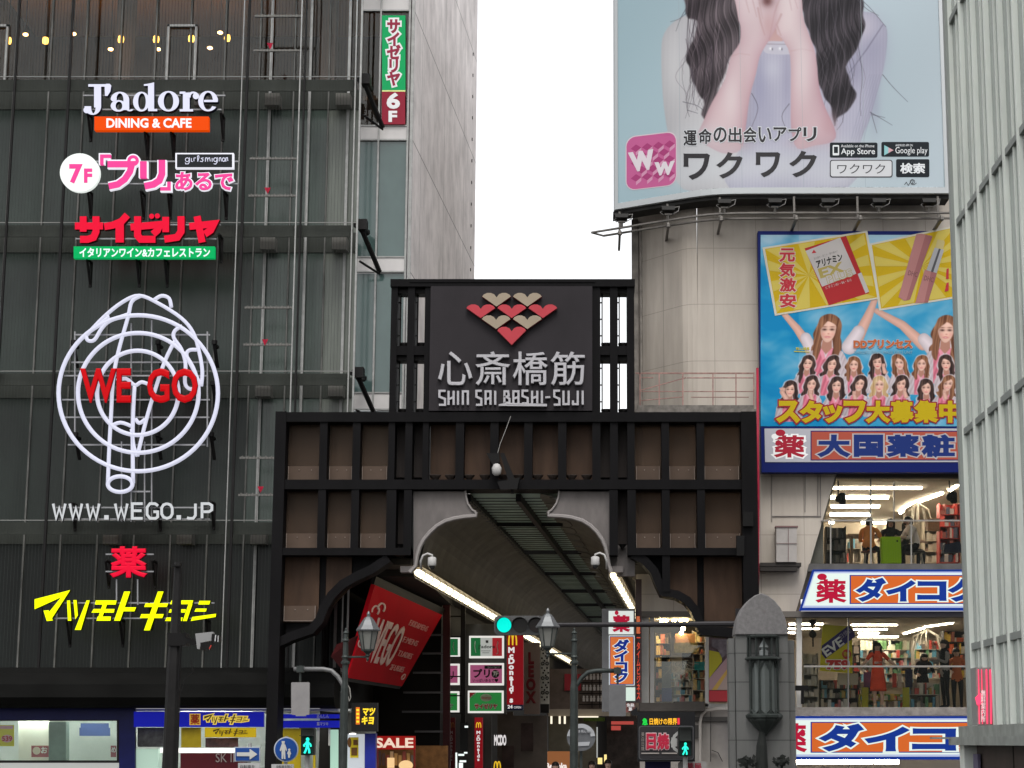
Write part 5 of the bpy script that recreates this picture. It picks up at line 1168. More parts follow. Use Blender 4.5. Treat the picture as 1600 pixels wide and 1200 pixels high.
for i, (u, v) in enumerate(((1350, 747.5), (1358, 754), (1448, 747.5), (1440, 754))):
    m = MB(); m.ball(P(u, v, YR + .9 + .9 * (i % 2)), .07, .07, .02, 10)
    tag(m.build('downlight', E('downlight_warm', (1, .95, .82), 5)), ['front left round downlight in the upper shop ceiling', 'second left round downlight in the upper shop ceiling', 'front right round downlight in the upper shop ceiling', 'second right round downlight in the upper shop ceiling'][i], 'lamp', 'downlights of the upper shop')
for i, (u, v) in enumerate(((1034, 971.5), (1041, 971), (1053, 970.5), (1064, 970), (1072, 971), (1074, 964.5), (1067.5, 982), (1064.5, 989))):
    m = MB(); m.ball(P(u, v, YR + 1.0), .045 + .01 * (i % 3 == 0), n=8)
    tag(m.build('spot_bulb', E('spot_warm', (1, .8, .45), 60, lamp=True)), ['leftmost warm spot bulb above the upstairs corner window', 'small warm spot bulb second from the left in the corner window', 'bright warm spot bulb in the middle of the corner window', 'warm spot bulb right of the middle of the corner window', 'warm spot bulb rightmost of the corner row', 'warm spot bulb higher than the rest of the corner row', 'upper of two warm bulbs hanging below the signal arm', 'lower of two warm bulbs hanging below the signal arm'][i], 'lamp', 'spot bulbs of the corner window')
random.seed(3)
bright_cols = [(.7, .64, .54), (.55, .07, .05), (.1, .25, .12), (.12, .36, .52), (.6, .42, .1), (.34, .27, .2), (.65, .26, .3), (.14, .11, .1), (.75, .73, .7), (.6, .52, .42)]
goods_m = islands('goods_mixed', bright_cols); goods_dull = islands('goods_dull', [tuple(c * .6 for c in k) for k in bright_cols]); goods_amber = islands('goods_amber', [(.6, .42, .16), (.2, .12, .05), (.5, .4, .2), (.08, .05, .03), (.35, .1, .06), (.05, .16, .15)])
def shelf(lab, u0, v0, u1, v1, Y, rows, gm, frame_m, n=None, nm='product_shelf', fill=1.):
    """a shelving unit with its boards, and the packed goods on them"""
    t_ = thing(nm, lab, 'shelf', P((u0 + u1) / 2, v1, Y)); h_ = (v1 - v0) / rows
    m = MB(px(Y)); [m.rect(u0, v0 + h_ * (k + 1) - 1, u1, v0 + h_ * (k + 1), .4) for k in range(rows)]; m.rect(u0, v0, u0 + 1, v1, .4); m.rect(u1 - 1, v0, u1, v1, .4); m.box(u0, .4, v0, u1, .45, v1); m.build('frame', frame_m, t_)
    m = MB(px(Y))
    for k in range(rows):
        u = u0 + 1.2; b = v0 + h_ * (k + 1) - 1.1
        while u < u1 - 3.5:
            wd = random.uniform(1.6, 7.5); hh = h_ * random.choice((.35, .5, .62, .8, .9))
            if random.random() < fill: m.box(u, random.uniform(.0, .08), b - hh, u + wd * .92, .36, b)
            u += wd
    o = m.build('goods', gm, t_); o['kind'] = 'stuff'; return t_
whitef = M('shelf_white', (.5, .46, .4), .5); darkf = M('shelf_dark', (.06, .05, .045), .6)
shelf('long rear shelf of small coloured boxes behind the woman in red', 1340, 1016, 1428, 1066, 54.6, 4, goods_m, whitef)
shelf('green and white box shelf high on the rear wall of the lower shop', 1344, 1000, 1424, 1016, 54.8, 1, islands('goods_green', [(.06, .16, .05), (.5, .55, .42), (.1, .22, .08), (.55, .5, .4)]), whitef)
shelf('white plastic basket shelf at the left end of the lower shop', 1255, 1020, 1279, 1106, 47.2, 5, islands('goods_pale', [(.5, .47, .42), (.4, .37, .32), (.3, .27, .24)]), whitef)
shelf('low dark shelf of goods under the yellow price poster', 1282, 1062, 1341, 1106, 47.4, 3, goods_dull, darkf)
shelf('low white display counter beside the customer in black', 1418, 1066, 1470, 1106, 47.6, 2, goods_dull, whitef)
shelf('tall shelf of hanging red and yellow goods by the fin facade', 1474, 985, 1520, 1060, 51, 4, islands('goods_hot', [(.6, .12, .04), (.6, .4, .05), (.5, .45, .4), (.2, .06, .04)]), darkf)
shelf('shelf of pale clear packs below the plastic streamers', 1428, 1000, 1474, 1060, 52, 4, goods_m, whitef)
shelf('red and white packs on the narrow stand behind the price poster', 1333, 1008, 1344, 1105, 50, 7, islands('goods_redwhite', [(.5, .05, .04), (.5, .4, .35), (.1, .03, .03)]), darkf)
shelf('low shelf of mixed goods along the front of the lower shop', 1344, 1084, 1420, 1106, 48.4, 2, goods_m, M('shelf_olive', (.3, .29, .04), .6))
shelf('long pale shelf behind the seated customers of the upper shop', 1322, 836, 1345, 879, 54, 2, goods_m, whitef, fill=.5)
shelf('dark clothes and shoe stand at the left of the upper shop', 1291, 822, 1322, 880, 47.8, 3, islands('goods_black', [(.03, .03, .03), (.12, .11, .1), (.3, .28, .26), (.06, .05, .05)]), darkf)
shelf('shelf of pale boxes in the rear right of the upper shop', 1444, 812, 1468, 879, 53.5, 4, islands('goods_kraft', [(.36, .3, .24), (.2, .13, .1), (.42, .38, .33)]), cream)
shelf('red shelf of goods beside the fin facade in the upper shop', 1468, 786, 1500, 879, 50, 5, islands('goods_red', [(.4, .04, .03), (.2, .05, .04), (.35, .3, .3), (.05, .05, .08)]), M('shelf_red', (.35, .03, .025), .5))
shelf('amber lit shelf of packs in the corner window', 1024, 988, 1048, 1097, 47.4, 6, goods_amber, darkf)
shelf('wide shelf of small packs low in the corner window', 1048, 1050, 1082, 1098, 46.9, 4, goods_dull, whitef)
shelf('tall shelf of packs at the right of the corner window', 1082, 985, 1104, 1098, 47.6, 6, goods_amber, whitef)
m = MB(px(47.1)); m.rect(1055, 990, 1086, 1004, .2); m.build; t_ = thing('hanging_cabinet', 'brown and gold hanging cabinet in the middle of the corner window', 'cabinet', P(1070, 1020, 47.1))
m.build('upper_box', M('cabinet_brown', (.2, .1, .05), .5), t_); m = MB(px(47.0)); m.rect(1054, 1004, 1090, 1020, .3); m.build('gold_tray', M('cabinet_gold', (.5, .4, .16), .5, var=.4, scale=9), t_)
m = MB(px(47.2)); m.rect(1066, 1020, 1082, 1046, .1); tag(m.build('dark_hanging_goods', M('goods_dark', (.06, .045, .035), .7, var=.5, scale=8)), 'dark hanging goods under the gold cabinet in the corner window', 'goods')  # plain dark mottled brown
m = MB(px(46.7)); m.rect(1085, 1034, 1101, 1047, .1); tag(m.build('teal_box', M('teal_card', (.02, .22, .22), .5, var=.3, scale=9)), 'teal printed box standing in the corner window', 'box')
m = MB(px(46.6)); m.rect(1034, 1075, 1050, 1096, .05); tag(m.build('blue_poster', M('card_blue', (.04, .06, .22), .5)), 'dark blue poster low in the corner window', 'poster')
m = MB(px(46.65)); m.rect(1034, 1034, 1049, 1075, .05); tag(m.build('grey_card', M('card_grey', (.2, .22, .23), .5, var=.3)), 'tall grey glass card above the dark blue poster', 'card')
m = MB(); 
for k in range(60):
    a = P(random.uniform(1050, 1078), random.uniform(1030, 1062), 46.6); m.tube([a, a + Vector((random.uniform(-.25, .25), 0, random.uniform(-.3, .05)))], .007, 4)
tag(m.build('silver_tinsel', M('tinsel', (.6, .56, .48), .25, .5)), 'tangle of pale silver tinsel hanging in the corner window', 'decoration')
for lab, uc, v0, Yq in (('white plastic streamers hanging from the upper shop ceiling', 1433, 786, 50.5), ('white plastic streamers hanging from the lower shop ceiling', 1448, 984, 50)):
    m = MB(); c = P(uc, v0, Yq)
    for k in range(16):
        q = random.uniform(0, 6.28); l = random.uniform(.3, .75); m.tube([c, c + Vector((math.cos(q) * l * .5, math.sin(q) * .2, -l * .25)), c + Vector((math.cos(q) * l * .7, math.sin(q) * .3, -l))], [.03, .025, .006], 5)
    tag(m.build('streamers', M('streamer_white', (.62, .58, .5), .4)), lab, 'decoration')
for lab, uc, vs_ in (('pair of round black lamps on a pole behind the lower shop window', 1270, (971, 991)), ('black spotlight hanging above the dark clothes stand of the upper shop', 1310, (779,)), ('black spotlight hanging near the fin facade in the upper shop', 1484, (777,))):
    t_ = thing('black_spotlight', lab, 'lamp', P(uc, vs_[-1], 47))
    m = MB()
    for v in vs_: m.ball(P(uc, v, 47), .095, n=10)
    if len(vs_) == 1: m.lathe([(.05, -.14), (.09, -.1), (.09, .12), (.05, .16)], P(uc + 6, vs_[0] + 1, 47.05), 10)
    m.build('lamp_head', MATS['camera_black'], t_, smooth=True)
    m = MB(); a = P(uc, vs_[-1], 47); m.tube([a - Vector((0, 0, .3 if len(vs_) > 1 else 0)), (a.x, a.y, (zc2 if len(vs_) > 1 else zc3))], .018, 5); m.build('pole', MATS['camera_black'], t_)
# yellow discount poster
t_ = thing('discount_poster', 'large yellow discount poster with a slanted dark purple band in the lower shop window', 'poster', P(1308, 1051, 46.6))
m = MB(px(46.6)); m.poly([(1285, 976), (1331, 979), (1332, 1052), (1281, 1048)], .03); m.build('sheet', M('sheet_bright', (.62, .55, .02), .5), t_)
m = MB(px(46.58)); m.poly([(1284, 1009), (1326, 977), (1335, 988), (1336, 995), (1290, 1029), (1284, 1022)], .02); bd_ = m.build('band', M('band_purple', (.04, .025, .15), .5), t_)
text(bd_, 'band_lettering', 'EVE', (1284, 1003, 1319, 1018), 46.56, MATS['label_bright'], .03, .01, rot=36)
text(bd_, 'band_lettering', '日焼止', (1311, 985, 1333, 993), 46.55, M('lilac_print', (.45, .38, .55), .5), .0, .01, rot=36)
text(t_, 'price', '759', (1291, 1031, 1327, 1046), 46.57, MATS['print_red'], .07, .01, halo=(.05, MATS['label_bright'], 'price_outline'))
m = MB(px(46.57)); m.ell(1323, 1022, 7, 7.5, .01); bg_ = m.build('badge', MATS['print_red'], t_); text(bg_, 'badge_lettering', '特価', (1318, 1018, 1328, 1026), 46.55, MATS['sheet_bright'], .03, .008)
m = MB(px(46.7)); m.rect(1309, 1052, 1341, 1070, .05); tag(m.build('cream_card', M('card_cream', (.42, .36, .28), .6)), 'cream card standing below the yellow discount poster', 'card')
for i, u in enumerate((1347, 1411)):
    m = MB(px(46.9)); m.rect(u, 1074, u + 10, 1106, .1); m.rect(u + 1, 1079, u + 9, 1084, .12); tag(m.build('yellow_stand', M('stand_yellow', (.36, .34, .03), .5)), ['yellow card stand left of the woman in red', 'yellow card stand right of the woman in red'][i], 'stand', 'yellow card stands')
for i, (u, a, b) in enumerate(((1395, 1052, 'stripe_red'), (1403, 1052, 'stripe_white'), (1350, 1050, 'stripe_purple'), (1415, 1046, 'stripe_dark'))):
    m = MB(px(47.3)); m.rect(u, a, u + 6 + 5 * (i > 1), 1074, .1); tag(m.build('hanging_shirt', M(b, ((.45, .07, .05), (.5, .42, .36), (.2, .09, .2), (.03, .03, .06))[i], .7)), ['red hanging shirt right of the woman in red', 'white hanging shirt right of the woman in red', 'purple hanging shirt left of the woman in red', 'dark hanging shirt near the crouching shopper'][i], 'shirt')
m = MB(px(YR - .25)); m.rect(1243, 1071, 1263, 1079, .2); m.rect(1252, 1079, 1256, 1100, .1); tag(m.build('black_floodlight', MATS['camera_black']), 'black floodlight on a short pole beside the stone pillar', 'lamp')
FLAT = (YR - .35, .3)
# ------------------------------------------------------------ pharmacy signs along the right building
dblue = E('pharm_blue', (.012, .05, .36), .5); dorg = E('pharm_orange', (.78, .16, .03), .6); dwht = E('pharm_white', (.8, .92, .86), .75); dlav = E('pharm_lavender', (.55, .62, .9), .6)
def kusuri(par, u0, v0, u1, v1, Y, cap=True):
    w_ = u1 - u0
    text(par, 'medicine_character', '薬', (u0, v0, u1, v1), Y, M('medicine_print', (.52, .02, .05), .5) if not cap else kred, .03, .012, halo=(.06, MATS['label_bright'] if not cap else dwht, 'character_outline'))
    m = MB(px(Y - .02)); m.ell(u0 + w_ * .12, v0 + (v1 - v0) * .36, w_ * .09, w_ * .085, .01); m.ell(u0 + w_ * .88, v0 + (v1 - v0) * .36, w_ * .09, w_ * .085, .01); m.ell(u0 + w_ * .2, v0 - w_ * .08, w_ * .16, w_ * .11, .01)
    m.build('medicine_drop', MATS['medicine_print'] if not cap else kred, par)
    m = MB(px(Y - .02)); m.ell(u0 + w_ * .02, v0 + w_ * .04, w_ * .12, w_ * .09, .01); m.build('capsule_half', MATS['label_bright'] if not cap else dwht, par)
def pharm(lab, poly_, v0, v1, ulab, Y, field_u, letters, klist):
    t_ = thing('pharmacy_sign', lab, 'sign', P(1380, v1, Y))
    m = MB(px(Y)); m.poly(poly_, .4); m.build('box', dblue, t_)
    a, b = poly_[0], poly_[3]
    sh = lambda d0, d1, uu=0: [(a[0] + (b[0] - a[0]) * d0 + uu, v0 + (v1 - v0) * d0), (1600, v0 + (v1 - v0) * d0), (1600, v0 + (v1 - v0) * d1), (a[0] + (b[0] - a[0]) * d1 + uu, v0 + (v1 - v0) * d1)]
    m = MB(px(Y - .01)); m.poly(sh(.05, .93, 3.2), .01); m.build('lavender_line', dlav, t_)
    m = MB(px(Y - .022)); m.poly(sh(.09, .88, 5), .01); wf_ = m.build('white_field', dwht, t_)
    q = sh(.13, .84); m = MB(px(Y - .034)); m.poly([(field_u - 2, q[0][1]), (1600, q[0][1]), (1600, q[2][1]), (field_u - 2, q[2][1])], .01); m.build('blue_line', dblue, t_)
    m = MB(px(Y - .046)); m.poly([(field_u, q[0][1] + 1.5), (1600, q[0][1] + 1.5), (1600, q[2][1] - 1.5), (field_u, q[2][1] - 1.5)], .01); of_ = m.build('orange_field', dorg, t_)
    kusuri(wf_, *klist, Y - .03)
    for ch, u0, v0_, u1, v1_ in letters: text(of_, 'lettering', ch, (u0, v0_, u1, v1_), Y - .06, dblue, .055, .012, halo=(.05, dwht, 'lettering_outline'))
    return t_
pharm('upper lit pharmacy sign with blue katakana on orange between the two shop floors', [(1270, 890), (1600, 890), (1600, 954), (1249, 954)], 890, 954, 0, YR - .35, 1329.5,
      [('ダ', 1338, 903, 1384, 940), ('イ', 1385, 907, 1430, 940), ('コ', 1433, 908, 1479, 939), ('ク', 1482, 905, 1530, 940)], (1275, 905, 1322, 942))
pharm('lower lit pharmacy sign with larger blue katakana below the lower shop floor', [(1150, 1119), (1600, 1119), (1600, 1187), (1150, 1187)], 1119, 1187, 0, YR - .4, 1268.5,
      [('ダ', 1281, 1131, 1349, 1174), ('イ', 1352, 1136, 1420, 1174), ('コ', 1425, 1138, 1494, 1173), ('ク', 1500, 1135, 1560, 1174)], (1212, 1130, 1260, 1176))
FLAT = None
# ------------------------------------------------------------ recruiting poster board
AK = .52
YB = YR - .45
pb = thing('recruiting_board', 'large blue framed poster board with cheering staff and yellow lettering on the beige wall', 'billboard', P(1380, 740, YB))
m = MB(px(YB)); m.prism([(1184, 361), (1600, 361), (1600, 738), (1190, 738)], .0, .3); m.build('frame', M('frame_blue', (.004, .014, .15), .5), pb)
m = MB(px(YB)); m.poly([(1188.5, 367), (1600, 367), (1600, 666), (1193.5, 666)], .05)
m.build('sheet_base', M('poster_sky', (.008, .26, .5), .45, col2=(.22, .42, .55), scale=.5, detail=5, lo=.36, hi=.56), pb)
FLAT = (YB - .012, .1)
def rounded(pl, n=3):
    """a closed outline eased round its corners"""
    if len(pl) < 6: return pl
    o = []; k = len(pl)
    for i in range(k):
        a, b, c, e = (Vector(pl[(i + j) % k]) for j in (-1, 0, 1, 2))
        for q in range(n):
            s_ = q / n; o.append(tuple(.5 * ((2*b) + (-a + c) * s_ + (2*a - 5*b + 4*c - e) * s_**2 + (-a + 3*b - 3*c + e) * s_**3)))
    return o
import numpy as np
class Print:
    """a printed picture: a fine sheet of its own whose points carry the ink's colour (given as seen, 0-255)"""
    def __init__(s, u0, v0, u1, v1, step):
        s.nu, s.nv = int((u1 - u0) / step) + 1, int((v1 - v0) / step) + 1
        s.U, s.V = np.meshgrid(np.linspace(u0, u1, s.nu), np.linspace(v0, v1, s.nv)); s.C = np.zeros(s.U.shape + (3,))
        s.step = step; s.o = (u0, v0)
    def box(s, a, b, c, d_, pad=10):
        f = lambda q, o, n: int(min(max((q - o) / s.step, 0), n)); return slice(f(b - pad, s.o[1], s.nv), f(d_ + pad, s.o[1], s.nv) + 1), slice(f(a - pad, s.o[0], s.nu), f(c + pad, s.o[0], s.nu) + 1)
    def sdf(s, pts, wob=None, pad=10):
        pts = np.array(pts, float); k = s.box(*pts.min(0), *pts.max(0), pad); U, V = s.U[k], s.V[k]
        if wob: U, V = wob(U, V)
        dd = np.full(U.shape, 1e9); ins = np.zeros(U.shape, bool)
        for (ax, ay), (bx, by) in zip(pts, np.roll(pts, -1, 0)):
            ex, ey = bx - ax, by - ay; wx, wy = U - ax, V - ay; t = np.clip((wx * ex + wy * ey) / (ex * ex + ey * ey + 1e-9), 0, 1)
            dd = np.minimum(dd, (wx - ex * t) ** 2 + (wy - ey * t) ** 2)
            if abs(ey) > 1e-9: ins ^= ((ay > V) != (by > V)) & (U < ex * (V - ay) / ey + ax)
        return k, np.sqrt(dd) * np.where(ins, 1, -1)
    def limb(s, pts, rad, pad=10):
        a = np.array(pts, float); k = s.box(*(a.min(0) - max(rad)), *(a.max(0) + max(rad)), pad); U, V = s.U[k], s.V[k]; best = np.full(U.shape, -1e9)
        for i in range(len(a) - 1):
            e = a[i + 1] - a[i]; t = np.clip(((U - a[i, 0]) * e[0] + (V - a[i, 1]) * e[1]) / (e @ e + 1e-9), 0, 1)
            best = np.maximum(best, rad[i] * (1 - t) + rad[i + 1] * t - np.hypot(U - a[i, 0] - e[0] * t, V - a[i, 1] - e[1] * t))
        return k, best
    def ink(s, kd, col, soft=1., op=1.):
        k, d_ = kd; m = np.clip(d_ / soft + .5, 0, 1) * op
        s.C[k] += (np.asarray(col, float) - s.C[k]) * m[..., None]
    def glow(s, u, v, ru, rv, col, op=1.):
        k = s.box(u - 2.2 * ru, v - 2.2 * rv, u + 2.2 * ru, v + 2.2 * rv); m = op * np.exp(-((s.U[k] - u) / ru) ** 2 - ((s.V[k] - v) / rv) ** 2)
        s.C[k] += (np.asarray(col, float) - s.C[k]) * m[..., None]
    def strands(s, k, seed, f=1., amp=1.):
        U, V = s.U[k], s.V[k]; x = U + amp * (5.5 * np.sin(V / 27 + seed + U / 60) + 1.6 * np.sin(V / 12 + 2 * seed + U / 17)); n = 0
        for a, q in ((1, .42), (.9, .83), (.8, 1.37), (.6, 2.1)): n = n + a * np.sin(x * q * f + seed * 3.1 * q + .6 * np.sin(V / 23 + q))
        return n / 2.2
    def build(s, name, par, where, gain, cut=None):
        """where: rows and columns to world points; gain: how bright the place lights a white sheet"""
        co = where(s.U, s.V) - np.array(ROOT[par.name]); idx = np.arange(s.nu * s.nv).reshape(s.nv, s.nu)
        q = np.stack([idx[:-1, :-1], idx[:-1, 1:], idx[1:, 1:], idx[1:, :-1]], -1).reshape(-1, 4)
        me = bpy.data.meshes.new(name); n = len(q); me.vertices.add(co.size // 3); me.vertices.foreach_set('co', co.reshape(-1).astype(np.float32))
        me.loops.add(n * 4); me.loops.foreach_set('vertex_index', q.reshape(-1).astype(np.int32)); me.polygons.add(n); me.polygons.foreach_set('loop_start', np.arange(0, n * 4, 4, dtype=np.int32)); me.update(calc_edges=True)
        at = me.color_attributes.new('print', 'FLOAT_COLOR', 'POINT'); c = np.ones((co.size // 3, 4), np.float32); c[:, :3] = np.clip((np.clip(s.C, 0, 255).reshape(-1, 3) / 255) ** 2.2 / gain, 0, .85); at.data.foreach_set('color', c.reshape(-1))
        m = MATS.get('printed_picture')
        if not m:
            m = M('printed_picture', (.5, .5, .5), .5); t = m.node_tree; a = t.nodes.new('ShaderNodeAttribute'); a.attribute_name = 'print'; t.links.new(a.outputs['Color'], t.nodes['Principled BSDF'].inputs['Base Color'])
        me.materials.append(m); o = bpy.data.objects.new(name, me); COL.objects.link(o); o.parent = par; ROOT[o.name] = ROOT[par.name]; return o
def nP(U, V, Y):
    xc, yc = (U - U0) / F, (600 - V) / F; t = Y / (CT - yc * ST); return xc * t, EYE + t * (ST + yc * CT)
zz = lambda x, y: (1180 + x * .2, 350 + y * .2)
z2 = lambda x, y: (1180 + x * .2, 560 + y * .2)
ry = M('card_yellow', (.68, .46, .01), .45); rl_ = M('card_rays', (.75, .6, .12), .45); wb = M('card_border', (.75, .72, .6), .5)
def card(pts, cx, cy, k0):
    q = [zz(*p) for p in pts]; b = YB - .02 - k0
    m = MB(px(b)); m.stroke(q, 3, .03, True); m.poly(q, .02); m.build('card_edge', wb, pb)
    m = MB(px(b - .008)); c_ = Vector((sum(p[0] for p in q) / 4, sum(p[1] for p in q) / 4)); m.poly([tuple(c_ + (Vector(p) - c_) * .975) for p in q], .01); m.build('card_field', ry, pb)
    m = MB(px(b - .02)); e = [Vector(p) for p in q]; c = Vector(zz(cx, cy)); k = 0
    pts_ = []
    for i in range(4):
        for j in range(6): pts_.append(e[i].lerp(e[(i + 1) % 4], j / 6))
    for i in range(0, 24, 2):
        a, d2 = c.lerp(pts_[i], .955), c.lerp(pts_[(i + 1) % 24], .955); m.poly([tuple(c), tuple(a), tuple(d2)], .01)
    m.build('card_rays', rl_, pb)
card([(900, 160), (1700, -10), (1760, 540), (975, 670)], 1300, 330, .0)
card([(65, 190), (870, 60), (965, 578), (160, 708)], 420, 400, .03)
q0 = YB - .09
# first card: upright words and the red and white medicine box
for ch, a, b, c, d2 in (('元', 190, 190, 310, 295), ('気', 190, 305, 310, 412), ('激', 192, 422, 318, 528), ('安', 192, 545, 318, 652)):
    (u0, v0), (u1, v1) = zz(a, b), zz(c, d2); text(pb, 'lettering', ch, (u0, v0, u1, v1), q0 - .01, M('print_scarlet', (.6, .04, .06), .5), .035, .008, halo=(.05, M('pale_pink_print', (.75, .6, .5), .5), 'lettering_outline'))
m = MB(px(q0)); m.poly([zz(385, 190), zz(710, 92), zz(890, 540), zz(575, 635)], .01); m.build('box_red', M('box_red', (.5, .03, .035), .5), pb)
m = MB(px(q0 - .012)); m.poly([zz(393, 210), zz(665, 105), zz(790, 388), zz(522, 490)], .01); m.poly([zz(800, 390), zz(828, 378), zz(890, 528), zz(862, 542)], .01); bw_ = m.build('box_white', M('box_white', (.62, .58, .56), .5), pb)
(u0, v0), (u1, v1) = zz(470, 258), zz(682, 316); text(bw_, 'box_lettering', 'アリナミン', (u0, v0, u1, v1), q0 - .024, MATS['black_print'], .04, .006, rot=17, slant=.1)
(u0, v0), (u1, v1) = zz(495, 320), zz(690, 400); text(bw_, 'box_lettering', 'EX', (u0, v0, u1, v1), q0 - .024, M('box_gold', (.5, .4, .12), .5), .04, .006, rot=17)
(u0, v0), (u1, v1) = zz(556, 376), zz(760, 436); text(bw_, 'box_lettering', 'PLUS', (u0, v0, u1, v1), q0 - .026, MATS['box_white'], .02, .006, rot=17, halo=(.04, MATS['box_gold'], 'box_outline'))
(u0, v0), (u1, v1) = zz(455, 232), zz(650, 250); text(pb, 'box_small_print', '目の疲れ・肩こり・腰の痛みに', (u0, v0, u1, v1), q0 - .024, M('print_midgrey', (.25, .22, .22), .5), .0, .004, rot=18)
(u0, v0), (u1, v1) = zz(545, 455), zz(755, 478); text(pb, 'box_small_print', 'ビタミンB1・B6・B12', (u0, v0, u1, v1), q0 - .024, MATS['box_white'], .0, .004, rot=18)
m = MB(px(q0 - .03)); m.poly([zz(440, 230), zz(458, 200), zz(478, 224)], .005); m.build('box_mark', MATS['print_scarlet'], pb)
# second card: two pink lip balms
def bar(pts, mt, nm, k=0):
    m = MB(px(q0 - .01 - k)); m.poly([zz(*p) for p in pts], .01); m.build(nm, mt, pb)
pink = M('balm_pink', (.55, .25, .24), .4); pinkd = M('balm_pink_edge', (.42, .17, .17), .4)
bar([(1258, 80), (1300, 75), (1385, 95), (1210, 590), (1165, 600), (1120, 570)], pink, 'balm_cap'); bar([(1330, 85), (1385, 97), (1210, 590), (1180, 598)], pinkd, 'balm_shade', .012)
bar([(1325, 355), (1420, 385), (1350, 612), (1250, 618)], pink, 'balm_body'); bar([(1375, 370), (1420, 385), (1350, 612), (1320, 614)], pinkd, 'balm_shade', .012)
bar([(1402, 185), (1475, 200), (1418, 385), (1338, 360)], M('balm_silver', (.5, .5, .52), .3), 'balm_tube', .002); bar([(1435, 192), (1450, 195), (1390, 378), (1372, 372)], M('balm_dark', (.12, .12, .13), .3), 'balm_groove', .02)
bar([(1425, 120), (1478, 130), (1480, 150), (1466, 200), (1405, 186)], M('balm_cream', (.65, .55, .25), .4), 'balm_tip', .004)
for a, b in ((1195, 370), (1320, 410)):
    (u0, v0), (u1, v1) = zz(a, b), zz(a + 75, b + 38); text(pb, 'balm_lettering', 'DHC', (u0, v0, u1, v1), q0 - .03, M('print_brown', (.2, .09, .09), .5), .0, .004, rot=-14)
bar([(1495, 350), (1512, 345), (1512, 430), (1490, 430)], MATS['print_scarlet'], 'card_word'); bar([(1495, 460), (1512, 455), (1512, 520), (1480, 530)], MATS['print_scarlet'], 'card_word')
# the printed staff, painted on the sheet behind the cards and words
SK = M('print_skin', (.62, .44, .38), .5); UW = M('print_white', (.6, .55, .56), .5); INK = M('print_ink', (.03, .022, .02), .5)
pr = Print(1188.5, 367, 1560, 666, .8); rg = np.random.default_rng(4)
fx = (pr.U - 1188) / 300; fy = (pr.V - 367) / 300; cl = 0
for q, w_ in ((.018, 1), (.037, .6), (.08, .35), (.17, .18)):
    cl = cl + w_ * np.sin(pr.U * q + 3 * np.sin(pr.V * q * .8 + q * 90)) * np.cos(pr.V * q * 1.3 + 2 * np.sin(pr.U * q * .7))
cl = np.clip(.34 + .3 * cl + .35 * np.exp(-((fx - .62) / .33) ** 2 - ((fy - .38) / .28) ** 2) + .5 * np.exp(-(fy / .08) ** 2) - .15 * (fx < .2), 0, 1)[..., None]
pr.C[:] = np.array([8, 128, 182]) * (1 - cl) + np.array([158, 192, 212]) * cl
def ease(pl): return rounded([tuple(p) for p in pl])
HC = {'k': ((46, 34, 33), (92, 70, 64)), 'b': ((98, 62, 46), (170, 122, 92)), 'y': ((176, 140, 96), (226, 200, 158))}
